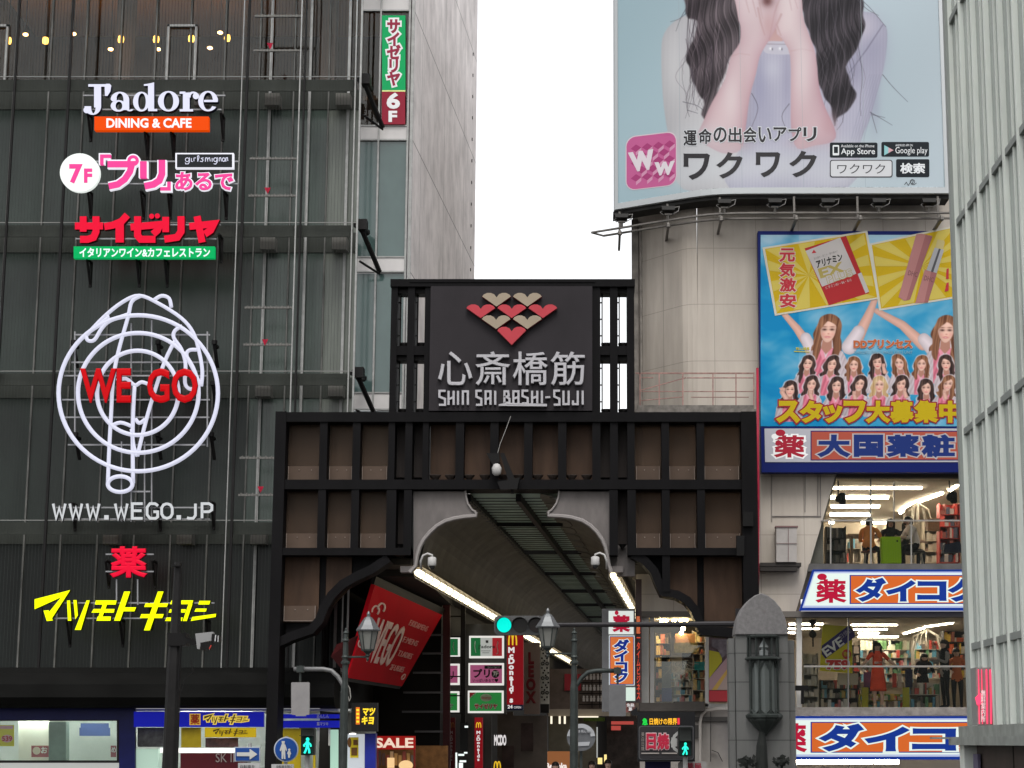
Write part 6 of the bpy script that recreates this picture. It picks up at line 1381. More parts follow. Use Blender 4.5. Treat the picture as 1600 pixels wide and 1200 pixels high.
def figure(cu, cv, s, hair, tilt=0., big=False):
    ju = rg.uniform; f = lambda pl: [(cu + s * (x - tilt * y), cv + s * y) for x, y in pl]; lo_, hi_ = map(np.array, HC[hair]); sd = ju(0, 30)
    la, lb, wv = ju(.8, 1.25), ju(.8, 1.25), ju(.0, .25)
    hp = f(ease([(-1.05, -.6), (-.8, -1.2), (-.2, -1.5), (.35, -1.48), (.85, -1.15), (1.12, -.5), (1.2 + wv, .3), (1.15, 1.0), (1.35 + wv, 1.5 * lb), (1.2, 2.1 * lb), (.95, 2.6 * lb), (.5, 2.3 * lb), (-.55, 2.2 * la), (-.95, 2.6 * la), (-1.3, 2.0 * la), (-1.38 - wv, 1.4 * la), (-1.12, .95), (-1.24 - wv, .3)]))
    body = f([(-.45, .8), (.45, .8), (.6, 1.5), (1.5, 1.85), (1.95, 2.6), (2.2, 4.8), (-2.2, 4.8), (-1.95, 2.6), (-1.5, 1.85), (-.6, 1.5)])
    if not big: pr.ink(pr.sdf([(cu + (x - cu) * 1.1, cv + (y - cv) * 1.06) for x, y in hp]), (214, 208, 214), 2)
    k, d_ = pr.sdf(body); sh = np.clip(1 - .16 * np.abs(pr.U[k] - cu) / s / 1.6 + .05 * np.sin(pr.U[k] * 1.1 + pr.V[k] * .5), 0, 1)[..., None]
    kb = (k, d_)
    def hairpaint(pl, dark=0):
        k, d_ = pr.sdf(pl, lambda U, V: (U + s * .06 * np.sin(V / s * 3.1 + sd), V)); n = pr.strands(k, sd, 10 / s * 1.3, s / 20)
        c = lo_ + (hi_ - lo_) * np.clip(.35 + .45 * n + .3 * np.exp(-((pr.V[k] - cv + s * .6) / (s * .5)) ** 2) - dark, 0, 1)[..., None]; pr.ink((k, d_), c, 1.6)
    hairpaint(hp)
    pr.ink(kb, np.array([222, 206, 212]) * sh, 1.2)
    k, d_ = pr.sdf(f([(-.75, 1.5), (0, 2.5), (.75, 1.5), (1.05, 1.9), (.95, 4.8), (-.95, 4.8), (-1.05, 1.9)])); pr.ink((k, d_), np.array([206, 112, 132]) * (1 + .1 * np.sin(pr.U[k] * .9 + pr.V[k] * .35))[..., None], 1.2)
    pr.ink(pr.sdf(f([(-.7, 1.5), (-.3, 1.55), (0, 2.45), (-.25, 2.6)])), (232, 150, 168), 1.2); pr.ink(pr.sdf(f([(.7, 1.5), (.3, 1.55), (0, 2.45), (.25, 2.6)])), (226, 140, 160), 1.2)
    pr.ink(pr.sdf(f([(-.4, .6), (.4, .6), (.48, 1.55), (0, 2.1), (-.48, 1.55)])), (178, 128, 112), 1.4)
    if ju(0, 1) > .35 or big: hairpaint(f(ease([(-.75, .2), (-1.15, .5), (-1.25, 1.4), (-1.05, 2.3 * la), (-.7, 2.5 * la), (-.55, 1.6)]))); hairpaint(f(ease([(.75, .2), (1.15, .5), (1.28, 1.4), (1.05, 2.4 * lb), (.7, 2.5 * lb), (.55, 1.6)])))
    fw = ju(.9, 1.04); k, d_ = pr.sdf(f(ease([(-.74 * fw, -.55), (-.45, -.98), (.45, -.98), (.74 * fw, -.55), (.7 * fw, .1), (.5, .62), (.16, .98), (-.16, .98), (-.5, .62), (-.7 * fw, .1)])))
    lx = (pr.U[k] - cu + tilt * (pr.V[k] - cv)) / s; ly = (pr.V[k] - cv) / s; g = np.clip(1.04 - .2 * np.clip(np.abs(lx - .1) / .7, 0, 1) ** 2.2 - .1 * np.clip(ly, 0, 1) ** 2, 0, 1.1)[..., None]
    pr.ink((k, d_), np.array([234, 190, 172]) * g, 1.3)
    for q in (-.4, .42): pr.glow(*f([(q, .3)])[0], .2 * s, .18 * s, (232, 150, 140), .45)
    for q in (-.33, .33):
        pr.glow(*f([(q, -.12)])[0], .2 * s, .1 * s, (70, 44, 40), .95); pr.glow(*f([(q, -.36)])[0], .22 * s, .06 * s, (120, 80, 66), .75)
    pr.glow(*f([(.06, .26)])[0], .1 * s, .07 * s, (186, 122, 106), .7); pr.glow(*f([(.0, .55)])[0], .24 * s, .085 * s, (186, 62, 70), .95)
    if ju(0, 1) > .5: pr.glow(*f([(0, .56)])[0], .17 * s, .035 * s, (240, 226, 222), .9)
    pt = ju(-.35, .35); hairpaint(f(ease([(-.9, .55), (-.98, -.6), (-.5, -1.32), (.3, -1.4), (.85, -1.0), (1.0, -.2), (.9, .6), (.74, -.05), (.58, -.5), (pt + .14, -.85), (pt - .1, -.7), (-.52, -.42), (-.74, 0)])), .05)
def arm(pts, rad, fz=zz, col=(224, 176, 160)):
    p = [fz(*q) for q in pts]; k, d_ = pr.limb(p, rad); t = np.clip(d_ / max(rad), 0, 1)[..., None]; pr.ink((k, d_), np.array(col) * (.8 + .24 * t ** .6), 1.3)
def bighand(x, y, up=1):
    u, v = zz(x, y); arm([(x, y), (x + 2, y - 12)], [5.5, 5])
    for q in range(4): arm([(x - 16 + q * 9, y - 14), (x - 20 + q * 12, y - 42 + 5 * abs(q - 1.4))], [1.9, 1.5])
    arm([(x + 14, y), (x + 32, y - 16)], [2, 1.6])
arm([(215, 690), (325, 815), (405, 930)], [4.2, 6.2, 8]); arm([(935, 590), (885, 715), (800, 890)], [4.6, 7, 9.5])
arm([(950, 680), (1150, 790), (1310, 940)], [4.4, 6.8, 9.5])
arm([(395, 890), (452, 1010)], [8.5, 11], col=(224, 210, 216)); arm([(808, 840), (735, 960)], [9.5, 12], col=(224, 210, 216)); arm([(1318, 900), (1400, 990)], [9.5, 12], col=(224, 210, 216))
u, v = zz(570, 835); figure(u, v, 17.5, 'b', .1, True)
u, v = zz(1490, 840); figure(u, v, 17, 'b', .05, True)
for x, y, hr, tl, sc in ((410, 1095, 'k', .14, 9.6), (600, 1100, 'k', .2, 10), (770, 1105, 'b', 0, 9.5), (955, 1085, 'k', -.05, 10), (1125, 1090, 'b', -.18, 9.8), (1300, 1098, 'b', .05, 9.8), (1490, 1095, 'k', -.05, 10)):
    u, v = zz(x, y); figure(u, v, sc, hr, tl)
for x, y, hr, tl, sc in ((272, 248, 'k', .05, 10.2), (440, 205, 'k', .12, 9.8), (635, 218, 'k', .05, 10.3), (815, 205, 'k', .18, 10), (970, 212, 'y', .05, 10.2), (1140, 205, 'k', .12, 10), (1335, 235, 'k', -.03, 10.2), (1505, 205, 'b', .2, 10)):
    u, v = z2(x, y); figure(u, v, sc, hr, tl)
u, v = z2(212, 262); arm([(212, 262), (216, 250)], [4, 3.6], z2)
for q in range(5): arm([(206 + q * 4, 250), (192 + q * 10, 228 + 3 * abs(q - 2))], [1.1, .9], z2)
arm([(212, 265), (240, 310)], [3.2, 4], z2)
for (x, y) in ((430, 270), (770, 275), (1000, 60), (1165, 250), (1475, 262)): arm([(x, y), (x + 12, y + 46)], [2.4, 3.4], z2); [arm([(x - 4 + 5 * q, y), (x - 6 + 6 * q, y - 16)], [.9, .8], z2) for q in range(4)]
def sheet_pts(U, V):
    x, z = nP(U, V, YB - .0075); return np.stack([x, np.full_like(x, YB - .0075), z], -1)
pr.build('printed_picture', pb, sheet_pts, 1.5)
(u0, v0), (u1, v1) = zz(768, 900), zz(1228, 972); text(pb, 'lettering', 'DDプリンセス', (u0, v0, u1, v1), q0 - .04, M('print_orange', (.65, .16, .05), .5), .06, .008, halo=(.04, UW, 'lettering_outline'))
(u0, v0), (u1, v1) = zz(775, 990), zz(1230, 1014); text(pb, 'small_lettering', 'DAIKOKU DRUG IMAGE GIRLS UNIT', (u0, v0, u1, v1), q0 - .04, M('print_paleblue', (.3, .5, .6), .5), .0, .006)
(u0, v0), (u1, v1) = zz(318, 962), zz(425, 985); text(pb, 'small_lettering', '西山城真', (u0, v0, u1, v1), q0 - .02, M('print_yellow', (.7, .6, .02), .5), .02, .006)
m = MB(px(q0 - .02)); m.stroke([zz(302, 995), zz(425, 1000)], 1.2, .006); m.build('underline', MATS['print_yellow'], pb)
YT = M('recruit_yellow', (.68, .5, .01), .45); DR = M('recruit_red', (.38, .03, .04), .5)
for ch, a, b in (('ス', 168, 348), ('タ', 352, 525), ('ッ', 530, 680), ('フ', 690, 862), ('大', 868, 1052), ('募', 1056, 1235), ('集', 1246, 1425), ('中', 1436, 1610)):
    (u0, v0), (u1, v1) = z2(a, 330), z2(b, 502)
    if ch == 'ッ': v0 += 7
    text(pb, 'recruit_lettering', ch, (u0, v0, u1, v1), q0 - .05, YT, .055, .01, halo=(.055, DR, 'recruit_outline'))
m = MB(px(YB - .01)); m.poly([(1193.5, 667), (1600, 667), (1600, 669.5), (1193.5, 669.5)], .02); m.build('divider', MATS['frame_blue'], pb)
m = MB(px(YB - .015)); m.poly([(1194.5, 669.5), (1600, 669.5), (1600, 722), (1195.5, 722)], .03); nf_ = m.build('name_field', M('name_white', (.6, .6, .66), .5), pb)
m = MB(px(YB - .03)); m.rect(1266.5, 673, 1600, 719.5, .02); m.build('name_line', MATS['frame_blue'], pb)
m = MB(px(YB - .04)); m.rect(1268, 674.5, 1600, 718, .02); no_ = m.build('name_orange', M('name_red', (.55, .11, .07), .5), pb)
kusuri(nf_, 1210, 680, 1257, 715, YB - .05, False)
for ch, a, b in (('大', 1278, 1328), ('国', 1334, 1380), ('薬', 1386, 1436), ('粧', 1440, 1492)):
    text(no_, 'name_lettering', ch, (a, 679, b, 714), YB - .05, M('name_blue', (.015, .04, .22), .5), .05, .01, halo=(.05, UW, 'lettering_outline'))

FLAT = None
AK = .74
# ------------------------------------------------------------ the bent billboard high on the corner
xbend = X(1112, 45.0, 303)
def S(x):
    d_ = xbend - x
    return 45.0 + .62 * .5 * (d_ + math.sqrt(d_ * d_ + .18))
def onboard(u, v):
    Y = 45.5
    for _ in range(8): Y = S(P(u, v, Y).x)
    return P(u, v, Y)
zbot = onboard(1470, 303).z; ztop = zbot + 12
xl_, xr_ = onboard(959, 200).x, onboard(1479, 150).x
bb = thing('bent_billboard', 'huge pale blue billboard bent round the corner showing a long haired woman calling', 'billboard', ((xl_ + xr_) / 2, 45.6, zbot))
bmap = lambda x, d, z: Vector((x, S(x) + d, z))
cuts = [xbend + .25 * k for k in range(-6, 5)]
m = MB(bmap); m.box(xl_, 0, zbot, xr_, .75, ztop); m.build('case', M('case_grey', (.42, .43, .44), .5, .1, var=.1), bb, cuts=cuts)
m = MB(bmap); t = .16
m.box(xl_ + .02, -.03, zbot + .01, xl_ + .1, -.002, ztop); m.box(xr_ - .12, -.03, zbot + .01, xr_ - .01, -.002, ztop); m.box(xl_ + .1, -.03, zbot + .01, xr_ - .12, -.002, zbot + t); m.build('rim', M('rim_silver', (.47, .49, .5), .45, .2), bb, cuts=cuts)
m = MB(bmap); m.box(xl_ + .1, -.008, zbot + t, xr_ - .12, .0, ztop); m.build('sheet', M('sheet_blue', (.375, .445, .475), .5, col2=(.33, .42, .46), scale=.2, detail=1), bb, cuts=cuts)
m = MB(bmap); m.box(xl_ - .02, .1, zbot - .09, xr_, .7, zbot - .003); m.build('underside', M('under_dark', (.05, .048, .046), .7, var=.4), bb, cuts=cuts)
m = MB(bmap, True); [m.box(x, -.0105, zbot + t, x + .007, -.0082, ztop) for x in (xl_ + 1.62, xl_ + 3.1, xl_ + 4.6, xl_ + 6.1)]; m.build('sheet_seam', M('seam_grey', (.3, .35, .37), .5), bb)
ucuts = [1040 + 9 * k for k in range(16)]
def pm(off): return lambda u, d, v: onboard(u, v) + Vector((0, (d - off) * .16 - .0095, 0))
w3 = lambda x, y: (960 + x * .325, y * .325)
LAY = [0]
pr = Print(966, -70, 1474, 322, 1.0); W = lambda pl: [w3(*p) for p in rounded(pl)]
gx = np.clip((pr.U - 966) / 500, 0, 1)[..., None]; gy = np.clip(pr.V / 300, 0, 1)[..., None]
pr.C[:] = np.array([160, 184, 193]) * (1 - gx) + np.array([176, 189, 197]) * gx + 5 * np.sin(pr.U / 90 + pr.V / 70)[..., None]
def cloth(pl, base, rib, amp, soft=1.5, edge=14):
    k, d_ = pr.sdf(W(pl)); n = amp * np.sin(pr.U[k] * rib + .02 * pr.V[k]) + 3 * np.sin(pr.V[k] / 31 + pr.U[k] / 19)
    pr.ink((k, d_), np.array(base) + n[..., None] - 16 * np.exp(-np.clip(d_, 0, 99) / edge)[..., None], soft)
cloth([(225, 250), (240, 160), (300, 95), (380, 70), (500, 90), (640, 300), (640, 560), (600, 900), (330, 910), (280, 750), (250, 600), (232, 450)], (194, 193, 196), .9, 1.5, 2.5, 22)
cloth([(600, 120), (800, 150), (1190, 55), (1290, 110), (1312, 160), (1305, 270), (1290, 350), (1260, 460), (1225, 580), (1180, 690), (1120, 905), (560, 915), (600, 720), (640, 480), (690, 300)], (174, 173, 190), 1.25, 3.5, 2)
for x, y, ru, rv, c, o_ in ((1240, 230, 22, 40, (146, 145, 166), .7), (1150, 330, 16, 30, (140, 138, 160), .7), (1250, 470, 9, 50, (150, 150, 170), .6), (700, 420, 12, 50, (148, 148, 172), .75), (740, 560, 14, 45, (160, 160, 180), .6), (830, 380, 9, 60, (150, 148, 170), .7), (640, 640, 12, 30, (150, 148, 168), .6), (760, 330, 14, 20, (190, 190, 204), .6), (290, 330, 12, 45, (204, 203, 205), .6), (370, 180, 18, 30, (178, 176, 182), .6), (1190, 130, 22, 20, (190, 184, 196), .7)): pr.glow(*w3(x, y), ru, rv, c, o_)
pr.ink(pr.limb([w3(1290, 120), w3(1215, 235), w3(1130, 350)], [.9, 1.1, .7]), (118, 116, 136), 1.5, .8)
for k_ in range(6): pr.ink(pr.limb([w3(1285 - 12 * k_, 360), w3(1240 - 12 * k_, 520), w3(1190 - 12 * k_, 700)], [.5, .6, .5]), (140, 140, 160), 1.4, .5)
k, d_ = pr.sdf(W([(690, -200), (870, -200), (850, 60), (805, 205), (740, 205), (690, 60)])); pr.ink((k, d_), np.array([176, 142, 140]) - 14 * np.sin(pr.V[k] / 13)[..., None], 2)
k, d_ = pr.sdf(W([(718, 200), (855, 205), (862, 240), (845, 262), (735, 258), (715, 230)])); pr.ink((k, d_), (186, 184, 196), 1.4); pr.ink(pr.limb([w3(725, 212), w3(852, 214)], [.6, .6]), (150, 140, 150), 1.2)
for q in (751, 797): pr.glow(*w3(q, 234), 2.2, 2.2, (240, 240, 244), .9); pr.glow(*w3(q + 8, 237), 1.2, 2, (90, 84, 96), .8)
def tress(pl, lo_, hi_, seed, soft=3.):
    k, d_ = pr.sdf(W(pl), lambda U, V: (U + 4.2 * np.sin(V / 18 + seed + U / 45) * np.clip(V / 120, .2, 1.4) + 1.1 * np.sin(V / 5.3 + U / 11), V))
    n = pr.strands(k, seed, 1.1, 1.2) + .6 * np.sin(pr.V[k] / 11 + pr.U[k] / 14 + seed); n = np.clip(.42 + .42 * n + .25 * np.exp(-np.clip(d_, 0, 40) / 5), 0, 1.15)[..., None]
    pr.ink((k, d_), np.array(lo_) + (np.array(hi_) - np.array(lo_)) * n, soft)
def wisp(x, y0, y1, amp, ph, wd, drift, col, op):
    n = 16; pts = []
    for i in range(n + 1): q = i / n; pts.append(w3(x + drift * q + amp * math.sin(ph + q * 8.5) * (.3 + q), y0 + (y1 - y0) * q))
    pr.ink(pr.limb(pts, [wd * (1 - .7 * i / n) for i in range(n + 1)]), col, 1.3, op)
rr = random.Random(9)
for k_ in range(34): wisp(rr.uniform(345, 600), rr.uniform(-60, 200), rr.uniform(300, 600), rr.uniform(10, 34), rr.uniform(0, 6), rr.uniform(.3, .6), rr.uniform(-45, 30), (98, 86, 94), .55)
tress([(345, -220), (650, -220), (640, 60), (606, 200), (562, 275), (535, 380), (495, 455), (440, 585), (405, 550), (428, 480), (392, 400), (358, 330), (338, 290), (350, 225), (388, 170), (395, 100), (345, 60)], (48, 43, 46), (102, 92, 97), 1.3)
tress([(870, -220), (1165, -220), (1195, 60), (1195, 150), (1165, 240), (1128, 320), (1140, 410), (1144, 470), (1110, 535), (1060, 570), (1055, 605), (1010, 480), (978, 330), (962, 250), (925, 130)], (32, 30, 34), (74, 68, 74), 4.1)
for k_ in range(26): wisp(rr.uniform(350, 560), rr.uniform(-60, 240), rr.uniform(300, 580), rr.uniform(8, 26), rr.uniform(0, 6), rr.uniform(.3, .7), rr.uniform(-40, 30), rr.choice(((40, 34, 40), (140, 124, 134), (60, 52, 60))), .6)
for k_ in range(26): wisp(rr.uniform(960, 1170), rr.uniform(-60, 200), rr.uniform(300, 600), rr.uniform(8, 24), rr.uniform(0, 6), rr.uniform(.3, .6), rr.uniform(-20, 40), rr.choice(((24, 22, 26), (96, 90, 98), (44, 40, 46))), .6)
for pl in ([(350, 60), (310, 92), (270, 105)], [(345, 40), (318, 90), (296, 150)], [(660, 450), (690, 520), (660, 610)], [(1290, 360), (1340, 420), (1410, 490)], [(1230, 540), (1290, 575), (1335, 602)], [(1235, 545), (1262, 640)], [(1240, 552), (1300, 566)], [(1100, 500), (1098, 580), (1070, 625)], [(1175, -10), (1230, 40), (1305, 130)], [(1170, 0), (1215, 45), (1270, 75)], [(330, 490), (400, 510), (440, 545)], [(350, 530), (400, 545)], [(840, 500), (805, 560), (835, 640)], [(370, 330), (385, 420), (378, 500)]):
    q = [tuple(v_) for v_ in smooth_pts([w3(*p) for p in pl], 5)]; pr.ink(pr.limb(q, [.55 - .35 * i / len(q) for i in range(len(q))]), (74, 72, 82), 1.2, .75)
def forearm(pl, shade_right):
    k, d_ = pr.sdf(W(pl)); vv = np.clip(pr.V[k] / 240, 0, 1); e = np.exp(-np.clip(d_, 0, 99) / 9)
    sx = np.clip((pr.U[k] - np.mean([w3(*p)[0] for p in pl])) / 45 * shade_right, -1, 1)
    c = np.array([208, 192, 194]) + np.stack([-8 * vv - 20 * e - 6 * sx, -20 * vv - 30 * e - 9 * sx, -16 * vv - 26 * e - 7 * sx], -1) + 2.5 * np.sin(pr.V[k] / 21 + pr.U[k] / 13)[..., None]
    pr.ink((k, d_), c, 2.0)
forearm([(565, -220), (800, -220), (800, 50), (780, 130), (740, 200), (700, 270), (680, 360), (650, 470), (628, 640), (606, 720), (540, 740), (470, 715), (400, 660), (425, 590), (470, 490), (530, 385), (560, 275), (602, 205), (606, 130), (590, 60)], 1)
forearm([(805, -220), (885, -220), (905, 60), (930, 150), (962, 240), (972, 300), (985, 420), (1015, 520), (1065, 640), (1040, 685), (960, 700), (880, 715), (850, 620), (848, 470), (845, 270), (805, 185), (776, 125)], 1)
for pts_, w_, o_ in (([(622, -60), (634, 10), (648, 60)], 1.1, .6), ([(655, -60), (664, 0), (684, 80)], 1.2, .65), ([(688, -60), (700, 30), (712, 90)], 1.2, .6), ([(835, -60), (842, 0), (852, 50)], 1.1, .6), ([(862, -60), (868, 0), (880, 40)], 1., .55), ([(690, 40), (704, 110), (722, 168)], 1.6, .75), ([(802, 70), (780, 120), (800, 170)], 1.6, .75), ([(560, 272), (600, 258), (650, 264)], .9, .45), ([(850, 245), (900, 236), (955, 246)], .9, .45), ([(800, -20), (770, 60), (744, 190)], 1.2, .6)):
    pr.ink(pr.limb([w3(*p) for p in pts_], [w_, w_ * .8, w_ * .4]), (164, 126, 128), 2.6, o_ * .6)
for x, y, ru, rv, c, o_ in ((740, 120, 10, 22, (184, 148, 148), .55), (1030, 610, 12, 22, (184, 150, 156), .6), (560, 700, 26, 9, (186, 156, 160), .6), (930, 690, 26, 9, (188, 158, 162), .6), (620, 420, 8, 40, (190, 164, 168), .5), (900, 330, 12, 50, (214, 200, 202), .6), (560, 480, 12, 40, (214, 200, 202), .6), (735, 5, 9, 9, (96, 58, 58), .9)): pr.glow(*w3(x, y), ru, rv, c, o_)
for x, y, ru, rv, o_ in ((480, 800, 75, 28, .62), (800, 800, 90, 28, .6), (1080, 850, 50, 24, .5), (1120, 720, 45, 22, .35), (420, 650, 40, 18, .4), (330, 840, 40, 26, .5)): pr.glow(*w3(x, y), ru, rv, (200, 203, 208), o_)
def board_pts(U, V):
    Y = np.full_like(U, 45.5)
    for _ in range(9):
        x, z = nP(U, V, Y); e = xbend - x; Y = 45.0 + .31 * (e + np.sqrt(e * e + .18))
    x, z = nP(U, V, Y); x = np.clip(x, xl_ + .105, xr_ - .125); z = np.maximum(z, zbot + t + .003); e = xbend - x; Y = 45.0 + .31 * (e + np.sqrt(e * e + .18))
    return np.stack([x, Y - .0095, z], -1)
pr.build('printed_picture', bb, board_pts, 1.5)
LAY[0] = .02
# app icon, words and badges
bt = lambda k=0: pm(LAY[0] + .01 + k)
def btext(nm, s_, box, mt, fat=.02, **kw): return text(bb, nm, s_, box, bt(kw.pop('k', 0)), mt, fat, .003, cuts=ucuts, **kw)
ico = [(0, 5), (.6, 1.4), (2.2, 0)]
def icon_poly(m, u0, v0, u1, v1, r, sk, depth=.002):
    pts = []
    for cu, cv, a in ((u1-r, v1-r, 0), (u0+r, v1-r, 90), (u0+r, v0+r, 180), (u1-r, v0+r, 270)): pts += [(cu + r * math.cos(R(a + 18 * i)), cv + r * math.sin(R(a + 18 * i)) + sk * (cu + r * math.cos(R(a + 18 * i)) - u0)) for i in range(6)]
    m.poly(pts, depth)
m = MB(bt()); icon_poly(m, 977.5, 214, 1057.5, 299, 15, -.12); m.build('icon_edge', M('icon_edge', (.62, .5, .56), .5), bb)
m = MB(bt(.004)); icon_poly(m, 979, 215.5, 1056, 297.5, 14, -.12); ic_ = m.build('icon', M('icon_pink', (.5, .11, .27), .5), bb)
ml, md_ = MB(bt(.009), True), MB(bt(.009), True)
a = 9.2; sk_ = lambda u, v: (u, v - .12 * (u - 979))
for r_ in range(-1, 8):
    for c_ in range(-1, 6):
        cu = 985 + c_ * 2 * a * .95 + (r_ % 2) * a * .95; cv = 222 + r_ * 11.6
        if not (986 < cu < 1049 and 222 < cv < 284): continue
        top = [(cu, cv - 6), (cu + a * .9, cv), (cu, cv + 6), (cu - a * .9, cv)]
        md_.poly([sk_(*p) for p in top], .002)
        ml.poly([sk_(*p) for p in ((cu, cv + 6), (cu + a * .9, cv), (cu + a * .9, cv + 5.6), (cu, cv + 11.6))], .002)
md_.build('icon_pattern_dark', M('icon_dark', (.36, .05, .17), .5), ic_); ml.build('icon_pattern_light', M('icon_light', (.6, .28, .42), .5), ic_)
btext('icon_lettering', 'W', (984, 236, 1022, 267), M('icon_white', (.68, .62, .66), .5), .07, k=.022, rot=8); btext('icon_lettering', 'W', (1022, 253, 1052, 274), MATS['icon_white'], .07, k=.022, rot=4, slant=.1)
ink = M('print_charcoal', (.035, .033, .036), .5)
for i, ch in enumerate('運命の出会いアプリ'):
    u0 = 1068 + i * 23.4; btext('headline', ch, (u0, 199 + max(0, (1112 - u0)) * .11, u0 + 20.5, 223 - 2 * (i > 5) + max(0, (1112 - u0)) * .11), ink, .025, halo=(.04, M('print_glow', (.6, .62, .65), .5), 'headline_outline'), k=.004)
for i, (a, b, v0, v1) in enumerate(((1068, 1109, 240, 281), (1120, 1160, 238, 279), (1181, 1219, 238, 277), (1234, 1276, 236, 277))):
    btext('brand_lettering', 'ワク'[i % 2], (a, v0, b, v1), ink, .03, k=.004)
for u0, v0, u1, v1, lab in ((1296.5, 223, 1371, 246.5, 'a'), (1377, 222, 1451.5, 245, 'b'), (1400, 249, 1452, 277, 'c')):
    m = MB(bt()); m.rrect(u0, v0, u1, v1, 2.6, .002); m.build('badge', M('badge_black', (.012, .016, .02), .4), bb)
m = MB(bt()); m.rrect(1296.5, 250, 1394.5, 277.5, 4, .002); m.build('badge_outline', ink, bb)
m = MB(bt(.004)); m.rrect(1298, 251.4, 1393, 276, 3, .002); m.build('search_field', M('field_pale', (.57, .58, .6), .5), bb)
lw = M('badge_letter', (.7, .72, .74), .5)
btext('badge_lettering', 'App Store', (1314, 232, 1367, 244), lw, .01, k=.006); btext('badge_small_lettering', 'Available on the iPhone', (1314, 226, 1366, 230.5), lw, .0, k=.006)
m = MB(bt(.006)); m.rrect(1301, 227, 1311, 243, 1.4, .002); m.build('badge_phone', lw, bb); m = MB(bt(.011)); m.rect(1302.8, 229.5, 1309.2, 239.5, .002); m.build('badge_phone_screen', MATS['badge_black'], bb)
btext('badge_lettering', 'Google play', (1399, 230, 1449, 243), lw, .0, k=.006); btext('badge_small_lettering', 'ANDROID APP ON', (1399, 225.5, 1426, 229), lw, .0, k=.006)
m = MB(bt(.006)); m.poly([(1381.5, 227, ), (1396, 235), (1381.5, 243)], .002); m.build('badge_arrow', M('arrow_teal', (.25, .5, .52), .5), bb); m = MB(bt(.011)); m.poly([(1388, 230.6), (1396, 235), (1388, 239.4)], .002); m.build('badge_arrow_tip', M('arrow_pink', (.6, .35, .38), .5), bb)
btext('search_lettering', 'ワクワク', (1308, 256.5, 1383, 271.5), ink, .0, k=.009); btext('search_lettering', '検索', (1406.5, 255, 1445, 271.5), lw, .03, k=.006)
m = MB(bt(.003)); m.stroke([(1413, 289), (1416, 285), (1419, 290), (1423, 284), (1425, 280.5), (1427, 283), (1424, 288), (1428, 289), (1432, 286)], .9, .002); m.arc(1425.5, 284, 4, 3.5, 3.2, 2.7, 0, 360, .002); m.build('signature', ink, bb)
AK = .76
# floodlights on their two rails below the billboard
fr = thing('floodlight_rail', 'double steel pipe rail curving round the corner below the billboard', 'rail', P(1200, 345, 44.7))
rm = M('rail_grey', (.2, .185, .17), .45, .4, var=.3, scale=6)
z1_, z2_ = P(1300, 332.5, 44.6).z, P(1300, 341, 44.85).z
xs_ = [onboard(946, 300).x - .35 + .3 * k for k in range(40)]
xs_ = [x for x in xs_ if x < xr_ + .3]
m = MB(); m.tube([(x, S(x) - .4, z1_) for x in xs_], .03, 6); m.build('front_pipe', rm, fr)
m = MB(); m.tube([(x, S(x) - .15, z2_) for x in xs_[1:]], .03, 6); m.tube([(xs_[0], S(xs_[0]) - .4, z1_), (xs_[1], S(xs_[1]) - .15, z2_)], .026, 6); m.build('rear_pipe', rm, fr)
m = MB()
for u in (968, 1043, 1125, 1241, 1340, 1466):
    p = onboard(u, 320); m.box(p.x - .03, p.y - .45, z2_ - .1, p.x + .03, YR + (1.6 if u < 1060 else .1), z2_ - .04); m.box(p.x - .025, p.y + .02, z2_ - .06, p.x + .025, p.y + .07, zbot - .05); m.lathe([(.02, -.14), (.06, -.1), (.04, 0)], (p.x, p.y - .4, z2_), 6)
m.build('bracket', rm, fr)
fl = None
for i, u in enumerate((971, 1043, 1130, 1208, 1290, 1369, 1446)):
    p = onboard(u, 322); c = Vector((p.x, p.y - .42, z1_ + .22))
    t_ = thing('floodlight', ['black floodlight at the far left end of the rail', 'black floodlight on the slanted part of the rail', 'black floodlight at the bend of the billboard', 'black floodlight fourth along the rail above bare wall', 'black floodlight above the medicine box card', 'black floodlight above the gap between the yellow cards', 'black floodlight nearest the fin facade'][i], 'floodlight', c, 'floodlights below the billboard')
    m = MB(); m.add([c + Vector(q) for q in ((-.15, -.16, .0), (.15, -.16, .0), (.13, .1, -.05), (-.13, .1, -.05), (-.17, -.14, .1), (.17, -.14, .1), (.15, .12, .12), (-.15, .12, .12))], [(0,3,2,1), (4,5,6,7), (0,1,5,4), (1,2,6,5), (2,3,7,6), (3,0,4,7)]); m.build('housing', M('flood_black', (.018, .017, .016), .5), t_)
    m = MB(); m.tube([c + Vector((.13, -.05, .08)), c + Vector((.27, -.08, .1)), c + Vector((.24, -.08, -.02)), c + Vector((.1, -.02, -.08))], .012, 4); m.build('cable', MATS['grey_cable'], t_); m = MB(); m.tube([c + Vector((-.13, -.05, .0)), c + Vector((-.2, -.06, -.04)), c + Vector((-.12, -.04, -.1))], .01, 4); m.build('cable', MATS['grey_cable'], t_)
    m = MB(); m.box(c.x - .09, c.y - .04, c.z - .1, c.x + .09, c.y + .04, c.z - .06); m.tube([(c.x, c.y, c.z - .1), (c.x, c.y + .02, c.z - .24)], .035, 6); m.build('clamp', rm, t_)
